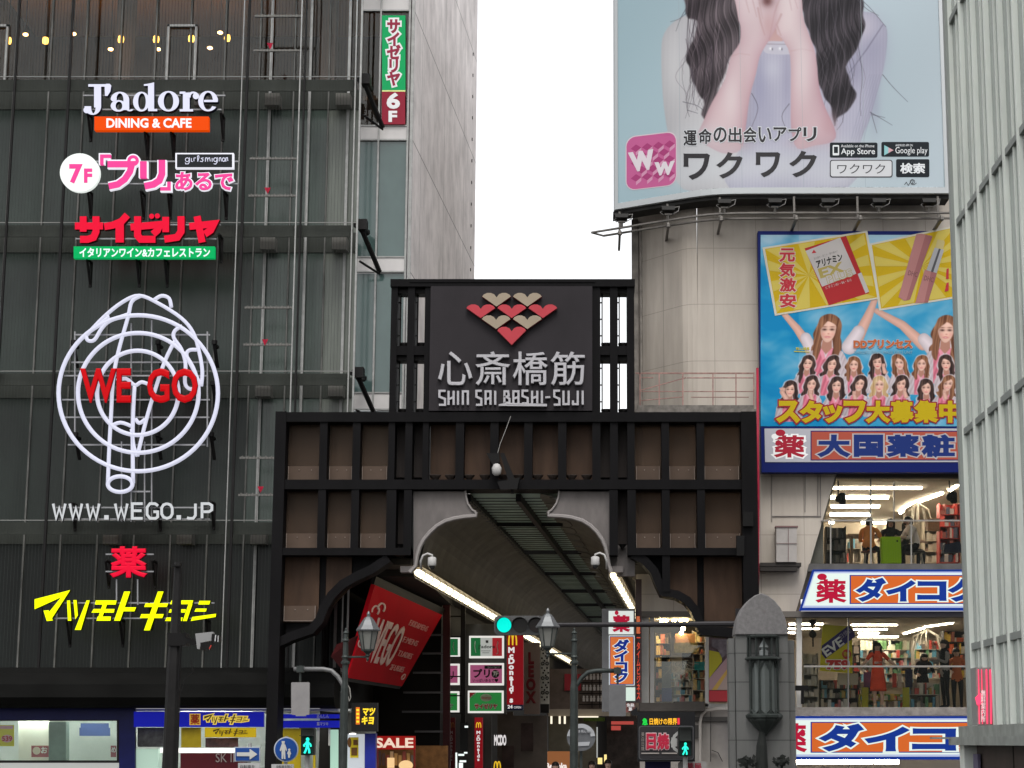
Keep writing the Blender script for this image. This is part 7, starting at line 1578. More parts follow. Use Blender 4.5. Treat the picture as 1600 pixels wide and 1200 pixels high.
# torn poster beside the corner window
t_ = thing('corner_poster', 'peeling poster with a dark torn top and a red foot beside the stone pillar', 'poster', P(1124, 1100, 45.8))
m = MB(px(45.85)); m.rect(1107.5, 972, 1142, 1097, .05); m.build('sheet', M('sheet_dark', (.16, .11, .12), .6, var=.5, scale=5), t_)
for pl, mt in (([(1108, 1016), (1128, 1020), (1128, 1034), (1108, 1060)], M('poster_olive', (.36, .32, .03), .5)), ([(1108, 1060), (1142, 1020), (1142, 1040), (1115, 1078), (1108, 1078)], M('poster_mauve', (.34, .22, .23), .5)), ([(1112, 1078), (1140, 1040), (1142, 1044), (1120, 1078)], M('poster_ochre', (.48, .3, .08), .5)), ([(1120, 1078), (1142, 1044), (1142, 1078)], M('poster_rose', (.36, .27, .24), .5)),
            ([(1108, 1079), (1142, 1079), (1142, 1096), (1108, 1096)], M('poster_foot', (.4, .04, .05), .5)), ([(1112, 999), (1135, 999), (1139, 1010), (1136, 1022), (1128, 1028), (1121, 1014), (1112, 1010)], M('poster_torn', (.2, .17, .19), .5, var=.5, scale=7))):
    LAY[0] += .002; m = MB(px(45.84 - (LAY[0] % .05) * .5)); m.poly(pl, .004); m.build('print', mt, t_)
# ------------------------------------------------------------ white fin building on the right
XF = 5.74
B3 = thing('fin_building', 'pale glass street building with close upright white fins seen at a raking angle', 'building', (XF + 3, 24, 0))
fin = M('fin_white', (.9, .94, .87), .5, .1, var=.14, scale=2, stretch=(1, 1, .3), lo=.3, hi=.55); fglass = M('fin_glass', (.36, .4, .37), .03, var=.2, scale=.35, spec=.5)
ye = 29.85; zb0 = 2.28
y = ye; k = 0; zfl = [2.3, 3.65, 7.0, 10.4, 13.8, 17.2, 20.6]
while y > 12:
    m = MB(); m.box(XF + .03, y - .045, zb0, XF + .12, y + .045, 22); m.build('fin', fin, B3)
    m = MB(); m.box(XF + .07, y - .49, zb0, XF + .12, y - .45, 22); m.build('mullion', fin, B3)
    for a, b in zip(zfl, zfl[1:]):
        m = MB(); m.box(XF + .1, y - .875, a + .03, XF + .14, y - .055, b - .03); m.build('glass_pane', fglass, B3)
        if k < 22:
            m = MB(); m.box(XF + .05, y - .88, b - .05, XF + .15, y - .05, b + .05); m.build('transom', M('fin_transom', (.3, .32, .3), .5), B3)
    y -= .93; k += 1
m = MB(); m.box(XF + .16, 11, zb0, XF + 8, ye - .02, 22); m.box(XF - .02, ye - .03, zb0, XF + 8, ye + .12, 22); m.build('core', M('core_grey', (.36, .385, .36), .5), B3)
m = MB(); m.box(XF - .32, 11, zb0 - .12, XF + .3, ye + .1, zb0); m.box(XF - .2, 11, zb0, XF, ye - .1, zb0 + .16); m.box(XF - .62, ye - .05, zb0 - .03, XF - .3, ye + .02, zb0 + .0); m.build('base_ledge', M('ledge_pale', (.38, .4, .37), .5, var=.3, scale=4), B3)
m = MB(); m.box(XF + .02, 11, .0, XF + 6, ye - .35, zb0 - .12); m.build('lower_wall', M('door_brown', (.1, .075, .065), .5, var=.3), B3)
m = MB(); m.box(XF - .16, ye - .3, .0, XF + .3, ye + .08, zb0 - .12); m.build('base_pier', fin, B3)
m = MB(); m.box(XF - .05, ye - .75, 1.2, XF - .01, ye - .4, zb0 - .25); tag(m.build('violet_panel', M('panel_violet', (.16, .14, .22), .5)), 'dull violet panel at the foot of the fin facade', 'panel')
m = MB(); m.box(XF + .012, 26.9, .0, XF + .03, 26.95, zb0 - .13); m.build('door_joint', M('joint_black', (.02, .018, .016), .6), B3)
t_ = thing('neon_blade_sign', 'white box sign with glowing red neon lines fixed to the fin facade', 'sign', (XF - .45, 28.6, 2.4))
y0s, zlo, zhi = 28.3, Z(1133, 28.6), Z(1043, 28.6)
xs0, xs1 = X(1526, 28.6, 1090), X(1551, 28.6, 1090)
m = MB(); m.box(xs0, 28.6, zlo, xs1, 29.0, zhi); m.box(xs1 - .0, 28.55, zlo + .02, xs1 + .12, 28.98, zhi + .02); m.build('box', M('blade_white', (.3, .3, .29), .5), t_)
NR = E('neon_rose', (1, .06, .14), 1.5)
m = MB(px(28.55))
for u, wd in ((1529, 1.0), (1534, .7), (1541.5, 1.7), (1547.5, 1.7)): m.stroke([(u, 1046), (u + 1, 1090), (u + 1.5, 1131)], wd, .03)
m.poly([(1524, 1090), (1532, 1083), (1533, 1100), (1527, 1102)], .03); m.build('neon_lines', NR, t_)
text(t_, 'lettering', '無\n料\n案\n内\n所', (1533, 1078, 1540, 1128), 28.5, E('neon_pale', (1, .75, .75), .9), .0, .01, sp=.9)

# ------------------------------------------------------------ stone lantern pillar
YP = 36.0
granite = panelled('granite', (.125, .125, .12), (.8, .8, .8), 4.0, .53, 'xz', .012, .3, jc=.45)
granite_s = M('granite_plain', (.225, .215, .215), .8, var=.25, scale=14, bump=.1)
GRN = M('lantern_iron', (.05, .058, .054), .5, .3, var=.35, scale=8)
PX_ = lambda u: X(u, YP, 1060); PZ = lambda v: Z(v, YP)
sp_ = thing('lantern_pillar', 'grey stone pillar with a pointed round top and an iron lantern in front', 'pillar', (PX_(1190), YP, .12))
x0, x1 = PX_(1149), PX_(1233); cx = (x0 + x1) / 2; hw = (x1 - x0) / 2; zs_, zt_ = PZ(992), PZ(927)
prof = [(-hw, 0), (-hw * .97, .18), (-hw * .88, .42), (-hw * .72, .64), (-hw * .5, .82), (-hw * .25, .94), (0, 1), (hw * .25, .94), (hw * .5, .82), (hw * .72, .64), (hw * .88, .42), (hw * .97, .18), (hw, 0)]
m = MB(); m.prism([(cx + a, zs_ + b * (zt_ - zs_)) for a, b in prof], YP - .06, YP + .75); m.build('cap', granite_s, sp_, bevel=.015)
m = MB(); m.box(x0 + .01, YP, .12, x1 - .01, YP + .7, zs_ - .002); m.build('shaft', granite, sp_)
m = MB(); m.box(PX_(1139.5), YP + .12, .12, x0 + .0, YP + .6, PZ(997)); m.box(x1 - .0, YP + .12, .12, PX_(1243), YP + .6, PZ(1000)); m.build('side_pier', granite, sp_)
lx = PX_(1192.5); ly = YP - .14
m = MB()
for k in range(7): # upper colonnade
    a = math.pi + math.pi * k / 6; px_, py_ = lx + .28 * math.cos(a), ly + .1 + .24 * math.sin(a); m.tube([(px_, py_, PZ(1026)), (px_, py_, PZ(993))], .02, 5)
m.lathe([(.29, 0), (.3, .03), (.27, .05)], (lx, ly + .1, PZ(997)), 12); m.build('colonnade', GRN, sp_)
m = MB(); m.lathe([(.08, 0), (.08, .09), (.05, .1), (.05, .14), (.09, .15), (.01, .3)], (lx, ly - .06, PZ(1025)), 4); m.build('finial', M('finial_pale', (.24, .255, .255), .6), sp_)
m = MB(); m.lathe([(.29, -.05), (.345, -.02), (.345, .0), (.3, .025)], (lx, ly + .05, PZ(1029)), 8); m.lathe([(.3, -.04), (.34, 0), (.34, .04), (.3, .07)], (lx, ly + .05, PZ(1121)), 8); m.lathe([(.02, -.3), (.08, -.22), (.2, -.1), (.29, 0), (.3, .03)], (lx, ly + .05, PZ(1126)), 12); m.build('cornice', GRN, sp_)
m = MB(); m.lathe([(.245, PZ(1119)), (.245, PZ(1032))], (lx, ly + .05, 0), 8); lg_ = m.build('lantern_glass', M('lantern_milk', (.13, .145, .14), .25, var=.15), sp_)
m = MB()
zA, zB = PZ(1119), PZ(1032)
for k in range(8):
    a = R(22.5 + 45 * k); b = R(67.5 + 45 * k); p0 = Vector((lx + .27 * math.cos(a), ly + .05 + .27 * math.sin(a), 0)); p1 = Vector((lx + .27 * math.cos(b), ly + .05 + .27 * math.sin(b), 0))
    m.tube([(p0.x, p0.y, zA), (p0.x, p0.y, zB)], .022, 5)
    mid = (p0 + p1) / 2; zc = zB - .19
    m.tube([(p0.x, p0.y, zc), (p0.x * .7 + mid.x * .3, p0.y * .7 + mid.y * .3, zc + .1), (mid.x, mid.y, zc + .17)], .018, 4); m.tube([(p1.x, p1.y, zc), (p1.x * .7 + mid.x * .3, p1.y * .7 + mid.y * .3, zc + .1), (mid.x, mid.y, zc + .17)], .018, 4)
    m.tube([(p0.x, p0.y, zc), (mid.x, mid.y, zB)], .012, 4); m.tube([(p1.x, p1.y, zc), (mid.x, mid.y, zB)], .012, 4)
    m.tube([(p0.x, p0.y, zA + .12), (mid.x, mid.y, zA + .02), (p1.x, p1.y, zA + .12)], .016, 4)
m.build('lantern_tracery', GRN, lg_)
random.seed(5); m = MB()
m.tube([P(1191, 1142, YP - .12), P(1190, 1165, YP - .14), P(1190, 1230, YP - .16)], [.05, .1, .14], 8)
for cx_ in (1167, 1222):
    c = P(cx_, 1189, YP - .2)
    for k in range(60):
        p = c + Vector((random.gauss(0, .06), random.gauss(0, .05), random.gauss(.0, .03))); q = random.uniform(0, 6.3); e = Vector((math.cos(q), random.uniform(-.4, .4), math.sin(q))) * .05; f_ = Vector((-math.sin(q), random.uniform(-.4, .4), math.cos(q))) * .035
        m.add([p - e, p + f_, p + e, p - f_], [(0, 1, 2, 3)])
    m.tube([c + Vector((0, .2, -.3)), c], .025, 5)
m.build('iron_leaves', M('leaf_black', (.02, .022, .02), .6), sp_)
# ------------------------------------------------------------ traffic signal on its long arm
YT_ = 38.0
t_ = thing('traffic_signal', 'horizontal traffic signal glowing green on a long dark arm from behind the stone pillar', 'traffic light', P(812, 992, YT_))
m = MB(px(YT_)); m.rrect(772, 962, 852, 992, 8, .22); m.build('housing', M('signal_grey', (.1, .1, .1), .5, var=.3), t_)
a0 = P(850, 976.5, YT_ + .12); a1 = P(1152, 975, YT_ + .12)
m = MB(); m.tube([a0, a1], [.042, .06], 10); m.tube([a1 + Vector((.05, 0, .3)), (a1.x + .05, a1.y, .12)], [.085, .1], 10); m.build('arm', M('arm_black', (.03, .028, .03), .4, .3), t_)
for i, (u, mt) in enumerate(((787.6, E('signal_green', (.0, .86, .7), 1.05)), (812.5, M('lens_dark', (.02, .018, .016), .15)), (837.5, M('lens_dark2', (.025, .016, .014), .15)))):
    m = MB(px(YT_ - .02)); m.ell(u, 976.5, 11.2, 11.6, .03); ln_ = m.build('lens', mt, t_)
    c = P(u, 976.5, YT_); m = MB(); r = .158; n = 14
    arc_ = [(math.cos(R(-10 + 200 * k / n)), math.sin(R(-10 + 200 * k / n))) for k in range(n + 1)]
    vs = [(c.x + r * a, c.y, c.z + r * b) for a, b in arc_] + [(c.x + r * a, c.y - .26 * (.45 + .55 * max(0, b)), c.z + r * b - .02) for a, b in arc_]
    vs += [(c.x + (r + .008) * a, c.y, c.z + (r + .008) * b) for a, b in arc_] + [(c.x + (r + .008) * a, c.y - .26 * (.45 + .55 * max(0, b)), c.z + (r + .008) * b - .02) for a, b in arc_]
    N_ = n + 1; m.add(vs, [(k, k+1, N_+k+1, N_+k) for k in range(n)] + [(2*N_+k, 3*N_+k, 3*N_+k+1, 2*N_+k+1) for k in range(n)] + [(N_+k, N_+k+1, 3*N_+k+1, 3*N_+k) for k in range(n)]); m.build('visor', MATS['signal_grey'], ln_)
# ------------------------------------------------------------ street lamps with side arms
lampm = M('lamp_green', (.05, .058, .055), .45, .3, var=.3, scale=7); lglass = M('lamp_milk', (.2, .2, .185), .2, var=.2); lroof = M('lamp_roof', (.13, .135, .14), .4, .4)
YQ = 37.0
def street_lamp(lab, up, ul, vl, s_, arm_v, sign):
    """pole column, lantern column and top row in photo pixels; s_ the side of the lantern; sign = box of the grey board hanging from the lower arm"""
    xq = X(up, YQ, 1100); t_ = thing('street_lamp', lab, 'street lamp', (xq, YQ, .12)); z = lambda v: Z(v, YQ)
    m = MB(); m.lathe([(.13, .0), (.13, .5), (.085, .65), (.075, z(1075) - .12), (.06, z(1065) - .12), (.055, z(1038) - .12), (.085, z(1037) - .12), (.085, z(1034) - .12), (.055, z(1032) - .12), (.055, z(1028) - .12), (.08, z(1027) - .12), (.055, z(1024) - .12), (.05, z(1003) - .12), (.075, z(1001) - .12), (.05, z(998) - .12), (.045, z(991) - .12), (.06, z(989) - .12), (.02, z(985) - .12), (.028, z(983.5) - .12), (.005, z(981) - .12)], (xq, YQ, .12), 14); m.build('pole', lampm, t_, smooth=False)
    c = P(ul, vl, YQ); h = lambda v: (1160 - v) * 0
    zz_ = lambda dv: Z(vl + dv, YQ) - c.z
    m = MB(); m.lathe([(.23, zz_(31)), (.235, zz_(29)), (.17, zz_(22)), (.11, zz_(14)), (.07, zz_(10)), (.03, zz_(8)), (.035, zz_(4)), (.008, zz_(0))], c, 6); m.build('lantern_roof', lroof, t_)
    m = MB(); m.lathe([(.11, zz_(60)), (.185, zz_(31.5))], c, 6); m.build('lantern_glass', lglass, t_)
    m = MB()
    for k in range(6):
        a = R(60 * k); m.tube([(c.x + .115 * math.cos(a), c.y + .115 * math.sin(a), c.z + zz_(60)), (c.x + .19 * math.cos(a), c.y + .19 * math.sin(a), c.z + zz_(31))], .014, 4)
    m.lathe([(.12, zz_(62)), (.125, zz_(59.5))], c, 6); m.lathe([(.012, zz_(78)), (.03, zz_(75)), (.02, zz_(72)), (.05, zz_(70)), (.035, zz_(67)), (.1, zz_(62))], c, 10)
    zl = c.z + zz_(71.5); m.tube([(c.x, c.y, zl), (xq, YQ, zl)], .02, 6); m.build('lantern_frame', lampm, t_)
    u0, v0, u1, v1, ue, ve = sign; e = P(ue, ve, YQ); b = P(up, ve + 22, YQ); d_ = 1 if e.x > xq else -1
    m = MB(); m.tube([(xq, YQ, b.z - .12), (xq + d_ * .05, YQ, b.z), (xq + d_ * .14, YQ, b.z + .13), (xq + d_ * .26, YQ, e.z - .03), (xq + d_ * .42, YQ, e.z), e], .045, 8); sa_ = m.build('side_arm', lampm if d_ > 0 else M('arm_grey', (.17, .17, .17), .5, .3), t_, smooth=True)
    xm_ = (X((u0 + u1) / 2, YQ, v0)); m = MB(); m.tube([(xm_, YQ, e.z + .07), (xm_, YQ, Z(v0, YQ))], .022, 6); m.box(xm_ - .07, YQ - .06, e.z - .06, xm_ + .07, YQ + .06, e.z + .06); m.build('hanger', lampm, sa_)
    return t_
street_lamp('street lamp left of the arcade, lantern in front of the red box sign', 538, 576, 955, 1, 1050, (455, 1065, 483, 1118, 459, 1045.5))
street_lamp('street lamp in the middle of the arcade mouth, lantern beside the traffic signal', 897, 856, 950, -1, 1050, (952, 1069, 978, 1119, 968, 1048))
m = MB(px(YQ - .03)); m.rrect(455, 1066, 483.5, 1117, 2, .06); m.stroke([(470, 1117), (470, 1119)], 16, .05); tag(m.build('hanging_board', M('board_pale', (.26, .25, .25), .5, var=.2, scale=4)), 'pale grey blank board hanging from the left street lamp arm', 'board')
m = MB(px(YQ - .03)); m.rrect(951.5, 1070, 978, 1119, 1, .06); tag(m.build('hanging_board', M('board_mid', (.155, .155, .16), .5, var=.2, scale=4)), 'darker grey blank board hanging in front of the upright pharmacy sign', 'board')
m = MB(); m.tube([P(541, 985, YQ), P(541.5, 1080, YQ), P(546, 1096, YQ), P(548, 1090, YQ), P(546.5, 1076, YQ), P(543, 1070, YQ)], .012, 5); tag(m.build('looped_cable', M('cable_pale', (.25, .24, .22), .5)), 'thin looped cable strapped to the left street lamp', 'cable')
t_ = thing('round_board', 'round grey board facing away with a pale band behind the middle street lamp', 'sign', P(908, 1176, 38.5))
m = MB(px(38.5)); m.ell(908, 1152, 22.5, 21.5, .05, 32); m.build('disc', M('round_grey', (.15, .155, .165), .4, .2, var=.2), t_)
m = MB(px(38.48)); m.arc(908, 1152, 22, 21, 15, 14.5, 185, 355, .02); m.poly([(897, 1160), (922, 1159), (920, 1165), (899, 1166)], .02); m.build('pale_band', M('round_band', (.4, .41, .43), .4), t_)
text(t_, 'faint_lettering', '自転車', (900, 1140, 924, 1145), 38.46, MATS['round_band'], .0, .006)
m = MB(); a = P(908, 1172, 38.6); m.tube([(a.x, a.y, .12), (a.x, a.y, a.z + .3)], .03, 8); m.build('post', lampm, t_)
# ------------------------------------------------------------ black camera pole on the left
t_ = thing('camera_pole', 'thick black pole with a pair of striped cameras in front of the yellow lettering', 'pole', P(268, 1200, 36) * 1)
xq = X(272, 36, 1040)
m = MB(); m.lathe([(.2, .0), (.18, .5), (.15, 1.2), (.135, Z(1040, 36)), (.115, Z(1010, 36)), (.1, Z(985, 36)), (.075, Z(900, 36)), (.065, Z(878, 36))], (xq, 36, 0), 12); m.build('pole', M('pole_black', (.018, .017, .017), .45, .2, var=.3, scale=6), t_)
m = MB(px(35.85)); m.rect(261, 989, 291, 1009, .3); m.poly([(291, 996), (306, 998), (309, 1006), (300, 1008), (291, 1004)], .1); m.rect(266, 882, 281, 885, .1); m.build('bracket', MATS['camera_black'], t_)
m = MB(); m.tube([P(279, 975, 35.8), P(291, 990, 35.8), P(300, 1000, 35.8)], .012, 4); m.tube([P(283, 1008, 35.85), P(281, 1040, 35.85), P(279, 1080, 35.85)], .02, 5); m.tube([P(299, 1032, 35.9), P(301, 1050, 35.9), P(288, 1062, 35.9), P(283, 1080, 35.9)], .01, 4); m.build('wire', MATS['camera_black'], t_)
m = MB(px(35.7)); m.poly([(305, 990), (332, 987), (336, 1000), (314, 1004), (312, 1014), (308, 1014)], .14); m.build('camera_body', M('cam_silver', (.24, .24, .24), .4), t_)
m = MB(px(35.66)); m.poly([(331, 990), (343, 993), (343, 1003), (330, 1003)], .2); m.poly([(313, 1004), (331, 1003), (329, 1015), (314, 1016)], .16); cl_ = m.build('camera_lens', MATS['camera_black'], t_)
m = MB(px(35.64)); m.stroke([(337, 992), (336, 1002)], 1.6, .02); m.stroke([(341, 993), (340.5, 1003)], 1.2, .02); m.build('white_stripe', M('stripe_pale', (.45, .45, .45), .4), cl_)
m = MB(px(35.64)); m.stroke([(330, 1008), (327, 1014)], 1.6, .02); m.build('red_mark', M('mark_red', (.4, .04, .03), .4), cl_)
# ------------------------------------------------------------ pedestrian signals and road signs
def walk_signal(lab, u0, v0, u1, v1, Y, split):
    t_ = thing('walk_signal', lab, 'traffic light', P((u0 + u1) / 2, v1, Y)); c = (u0 + u1) / 2
    m = MB(px(Y)); m.rrect(u0, v0, u1, v1, 1.5, .25); m.build('housing', M('walk_black', (.02, .024, .023), .5), t_)
    m = MB(px(Y - .02)); m.rect(u0 + 2, v0 + 2, u1 - 2, split - 2, .02); m.build('upper_lens', M('walk_off', (.06, .065, .06), .3, var=.2), t_)
    m = MB(px(Y - .02)); m.rect(u0 + 2, split, u1 - 2, v1 - 1.5, .02); ll_ = m.build('lower_lens', M('walk_dark', (.005, .03, .028), .3), t_)
    k = (v1 - split) / 24; f_ = lambda x, y: (c + x * k, split + 12 * k + y * k)
    m = MB(px(Y - .04)); m.ell(*f_(.3, -8.5), 2.2 * k, 2.4 * k, .015); m.stroke([f_(0, -6), f_(0, 2)], 4.2 * k, .015); m.stroke([f_(-.5, -5), f_(-4.5, -1), f_(-4, 1)], 2 * k, .015); m.stroke([f_(.5, -5), f_(4, -2), f_(4.6, 1)], 2 * k, .015); m.stroke([f_(-.6, 1.5), f_(-2.2, 6), f_(-4, 9.5)], 2.4 * k, .015); m.stroke([f_(.6, 1.5), f_(2.2, 5), f_(2.6, 9.5)], 2.4 * k, .015)
    m.build('walking_figure', E('walk_green', (.03, .95, .68), 1.3), ll_)
    m = MB(px(Y - .03)); m.box(u0, -.2, v0, u1, 0, v0 + 1); m.build('visor', MATS['walk_black'], t_); m = MB(px(Y - .03)); m.box(u0, -.2, split - 2, u1, 0, split - 1); m.build('visor', MATS['walk_black'], t_)
    a = P(c, v1, Y + .15); m = MB(); m.tube([(a.x, a.y, .12), (a.x, a.y, a.z + .2)], .05, 8); m.build('post', M('post_pale', (.33, .33, .32), .5), t_)
walk_signal('black walking signal with a green figure beside the round blue sign', 470, 1137, 490.5, 1180, 38.6, 1151)
walk_signal('grey walking signal with a green figure in front of the tanning salon board', 1060, 1136, 1081.5, 1181.5, 37.6, 1159)
t_ = thing('walking_zone_sign', 'round blue road sign with a white adult and child', 'road sign', P(447, 1190, 37.8))
m = MB(px(37.8)); m.ell(447, 1171, 19, 19.5, .04, 36); m.build('rim', M('sign_rim', (.45, .48, .52), .4), t_)
m = MB(px(37.78)); m.ell(447, 1171, 17.3, 17.8, .02, 36); fb_ = m.build('face', M('sign_face_blue', (.01, .06, .26), .4), t_)
m = MB(px(37.76)); m.ell(442.5, 1160.5, 2.3, 2.6, .01); m.rect(440, 1158, 445, 1159, .01); m.poly([(440, 1163), (445.5, 1163), (448.5, 1172), (447.5, 1174), (445.5, 1170), (446, 1186), (443.5, 1186), (443, 1177), (442, 1186), (440, 1186), (440, 1171), (438, 1174), (437, 1172)], .01)
m.ell(452, 1171.5, 1.7, 1.9, .01); m.poly([(450, 1173.5), (453.5, 1173.5), (455, 1178), (453.5, 1179), (453, 1184), (450.5, 1184), (450, 1179), (448.5, 1177)], .01); m.build('figures', M('sign_figure', (.5, .5, .48), .4), fb_)
m = MB(px(37.75)); m.rect(424, 1194, 459, 1230, .03); lp_ = m.build('lower_plate', M('plate_white', (.42, .42, .42), .4, var=.15), t_)
text(lp_, 'plate_lettering', '自転車を除く', (432, 1195.5, 456, 1200), 37.72, MATS['rim_black'], .0, .006)
a = P(447, 1171, 37.9); m = MB(); m.tube([(a.x, a.y, .12), (a.x, a.y, a.z + .25)], .035, 8); m.build('post', MATS['post_pale'], t_)
t_ = thing('one_way_sign', 'blue road sign with a white arrow pointing right', 'road sign', P(386, 1190, 37.5))
m = MB(px(37.5)); m.rect(366.5, 1167, 406.5, 1190, .04); m.build('rim', MATS['sign_rim'], t_)
m = MB(px(37.48)); m.rect(368, 1168.5, 405, 1188.5, .02); fb_ = m.build('face', M('sign_face_navy', (.015, .06, .24), .4), t_)
m = MB(px(37.46)); m.poly([(370, 1175.5), (390, 1175.5), (390, 1170), (402, 1178.5), (390, 1187), (390, 1181.5), (370, 1181.5)], .01); m.build('arrow', MATS['sign_figure'], fb_)
m = MB(px(37.48)); m.rect(372, 1192, 406, 1230, .03); m.build('lower_plate', MATS['plate_white'], t_); text(t_, 'plate_lettering', '自転車を', (375, 1195, 398, 1201), 37.45, MATS['rim_black'], .0, .006)
a = P(390, 1178, 37.6); m = MB(); m.tube([(a.x, a.y, .12), (a.x, a.y, a.z + .2)], .035, 8); m.build('post', MATS['post_pale'], t_)
# ------------------------------------------------------------ electronic board of the tanning salon
YE = 41.5
t_ = thing('electronic_board', 'black sign box with a glowing dot text row above large red outlined characters', 'sign', P(1042, 1190, YE))
m = MB(px(YE)); m.rect(996, 1112, 1086, 1190, .4); m.poly([(985, 1112), (996, 1104), (996, 1118), (988, 1118)], .3); m.build('box', M('ebox_black', (.012, .012, .013), .4), t_)
m = MB(px(YE - .02)); m.rrect(998, 1134, 1084, 1187, 4, .02); m.build('panel_rim', M('ebox_grey', (.08, .08, .085), .4), t_)
m = MB(px(YE - .03)); m.rrect(999.5, 1135.5, 1083, 1185.5, 4, .02); m.build('panel', M('ebox_panel', (.03, .028, .03), .4), t_)
text(t_, 'dot_lettering', '急', (1003.5, 1122, 1012, 1133), YE - .03, E('dot_green', (.02, .75, .08), .8), .03, .01)
text(t_, 'dot_lettering', '日焼けの限界', (1015, 1122, 1058, 1132.5), YE - .03, E('dot_orange', (1, .5, .03), 1.0), .025, .01)
m = MB(px(YE - .03)); m.rect(1058.5, 1122, 1062, 1132, .01); m.build('dot_red', E('dot_red', (.9, .05, .08), .8), t_)
for ch, a, b in (('日', 1010, 1025), ('焼', 1027, 1045.5)): text(t_, 'lettering', ch, (a, 1146, b, 1171), YE - .06, M('tan_red', (.42, .02, .05), .5), .055, .01, halo=(.05, M('tan_pink', (.5, .35, .36), .5), 'lettering_outline'))
text(t_, 'small_lettering', '美\n白\n日\n焼', (1002, 1144, 1007, 1173), YE - .05, M('tan_grey', (.3, .27, .25), .5), .0, .01)
m = MB(px(YE - .05)); m.rect(1002, 1176, 1030, 1178, .01); m.rect(1034, 1176, 1058, 1178, .01); m.build('white_rule', MATS['tan_grey'], t_)
t_ = thing('salon_bracket', 'pale curved bracket behind the grey walking signal', 'bracket', P(1055, 1175, 37.9))
m = MB(px(37.9)); m.stroke([(1062, 1143), (1054, 1150), (1050, 1160), (1054, 1170), (1063, 1176)], 4.5, .06); m.poly([(1049, 1152), (1058, 1154), (1058, 1166), (1049, 1168)], .06); m.build('plate', M('bracket_pale', (.36, .36, .35), .5), t_)
m = MB(px(42)); m.rect(1008, 1189, 1048, 1240, .2); tag(m.build('navy_board', M('board_navy', (.012, .014, .06), .5)), 'navy board below the electronic sign box', 'board')
t_ = thing('red_print_board', 'pale rounded board with red print at the foot of the corner building', 'board', P(1080, 1200, 42))
m = MB(px(42)); m.rrect(1060, 1190, 1104, 1240, 4, .2); m.build('board', M('board_ash', (.3, .29, .28), .5), t_); text(t_, 'lettering', '薬局', (1072, 1192, 1096, 1204), 41.97, M('print_wine', (.3, .04, .06), .5), .03, .01)
# ------------------------------------------------------------ people behind the shop glass
def person(lab, base, yaw, joints, edges, mats, seg_mat, hair=None, head=None, face=True, group=None, extra=None):
    """one continuous skinned body: joints = name -> (x right, y back, z up, radius) in metres at the feet; edges between them"""
    t_ = thing('person', lab, 'person', base, group)
    names = list(joints); ix = {n: i for i, n in enumerate(names)}
    cz, sz = math.cos(yaw), math.sin(yaw)
    tr = lambda p: Vector((p[0] * cz - p[1] * sz, p[0] * sz + p[1] * cz, p[2]))
    me = bpy.data.meshes.new('skeleton'); me.from_pydata([tr(joints[n]) for n in names], [(ix[a], ix[b]) for a, b in edges], []); me.update()
    o = bpy.data.objects.new('skeleton', me); COL.objects.link(o)
    md = o.modifiers.new('skin', 'SKIN'); md.use_smooth_shade = True
    if not me.skin_vertices: me.skin_vertices.new()
    for i, n in enumerate(names):
        sv = me.skin_vertices[0].data[i]; r = joints[n][3]; sv.radius = (r, r * (joints[n][4] if len(joints[n]) > 4 else 1)); sv.use_root = (n == 'pelvis')
    s2 = o.modifiers.new('sub', 'SUBSURF'); s2.levels = 2; s2.render_levels = 2
    dg = bpy.context.evaluated_depsgraph_get(); dg.update()
    bm_ = bpy.data.meshes.new_from_object(o.evaluated_get(dg)); bm_.name = 'body'
    pos = {n: tr(joints[n]) for n in names}
    bpy.data.objects.remove(o)
    bm_.materials.clear()
    for mt in mats: bm_.materials.append(mt)
    for p in bm_.polygons:
        c = p.center; best = (9, 0)
        for a, b in edges:
            A, B_ = pos[a], pos[b]; l = (B_ - A); s_ = max(0, min(1, (c - A).dot(l) / max(1e-6, l.length_squared))); d_ = (A + l * s_ - c).length - (joints[a][3] * (1 - s_) + joints[b][3] * s_)
            if d_ < best[0]: best = (d_, seg_mat(a, b, s_))
        p.material_index = best[1]; p.use_smooth = True
    b = bpy.data.objects.new('body', bm_); COL.objects.link(b); b.parent = t_
    hp = Vector(joints['head'][:3])
    def at(x, y, z): return Vector(base) + tr(hp + Vector((x, y, z)))
    if hair:
        hm, hl = hair; m = MB(); m.ball(at(0, .012, .035), .094, .1, .085, 14)
        m.lathe([(.05, .09), (.094, .04), (.1, -.02), (.1, -.07 - hl * .3), (.095, -.08 - hl * .8), (.04, -.1 - hl)], at(0, .05, .0), 14, 1, .72)
        for q_ in (-1, 1) if hl > .08 else (): m.tube([at(q_ * .075, -.03, .06), at(q_ * .088, -.04, -.03), at(q_ * .085, -.05, -.1 - hl * .7)], [.02, .024, .012], 6)
        m.build('hair', hm, t_, smooth=True)
    if face:
        m = MB()
        for e in (-.034, .034): m.ball(at(e, -.088, -.004), .011, .008, .006, 6)
        m.build('eyes', M('eye_dark', (.02, .015, .012), .4), t_)
        m = MB(); m.lathe([(.014, -.02), (.01, .0), (.003, .03)], at(0, -.096, -.03), 6); m.build('nose', mats[0], t_)
        m = MB(); m.ball(at(0, -.084, -.062), .02, .008, .007, 6); m.build('mouth', M('mouth_red', (.35, .08, .07), .4), t_)
    return t_
SKN = M('skin_warm', (.66, .45, .36), .5); HRB = M('hair_dark', (.018, .014, .012), .4)
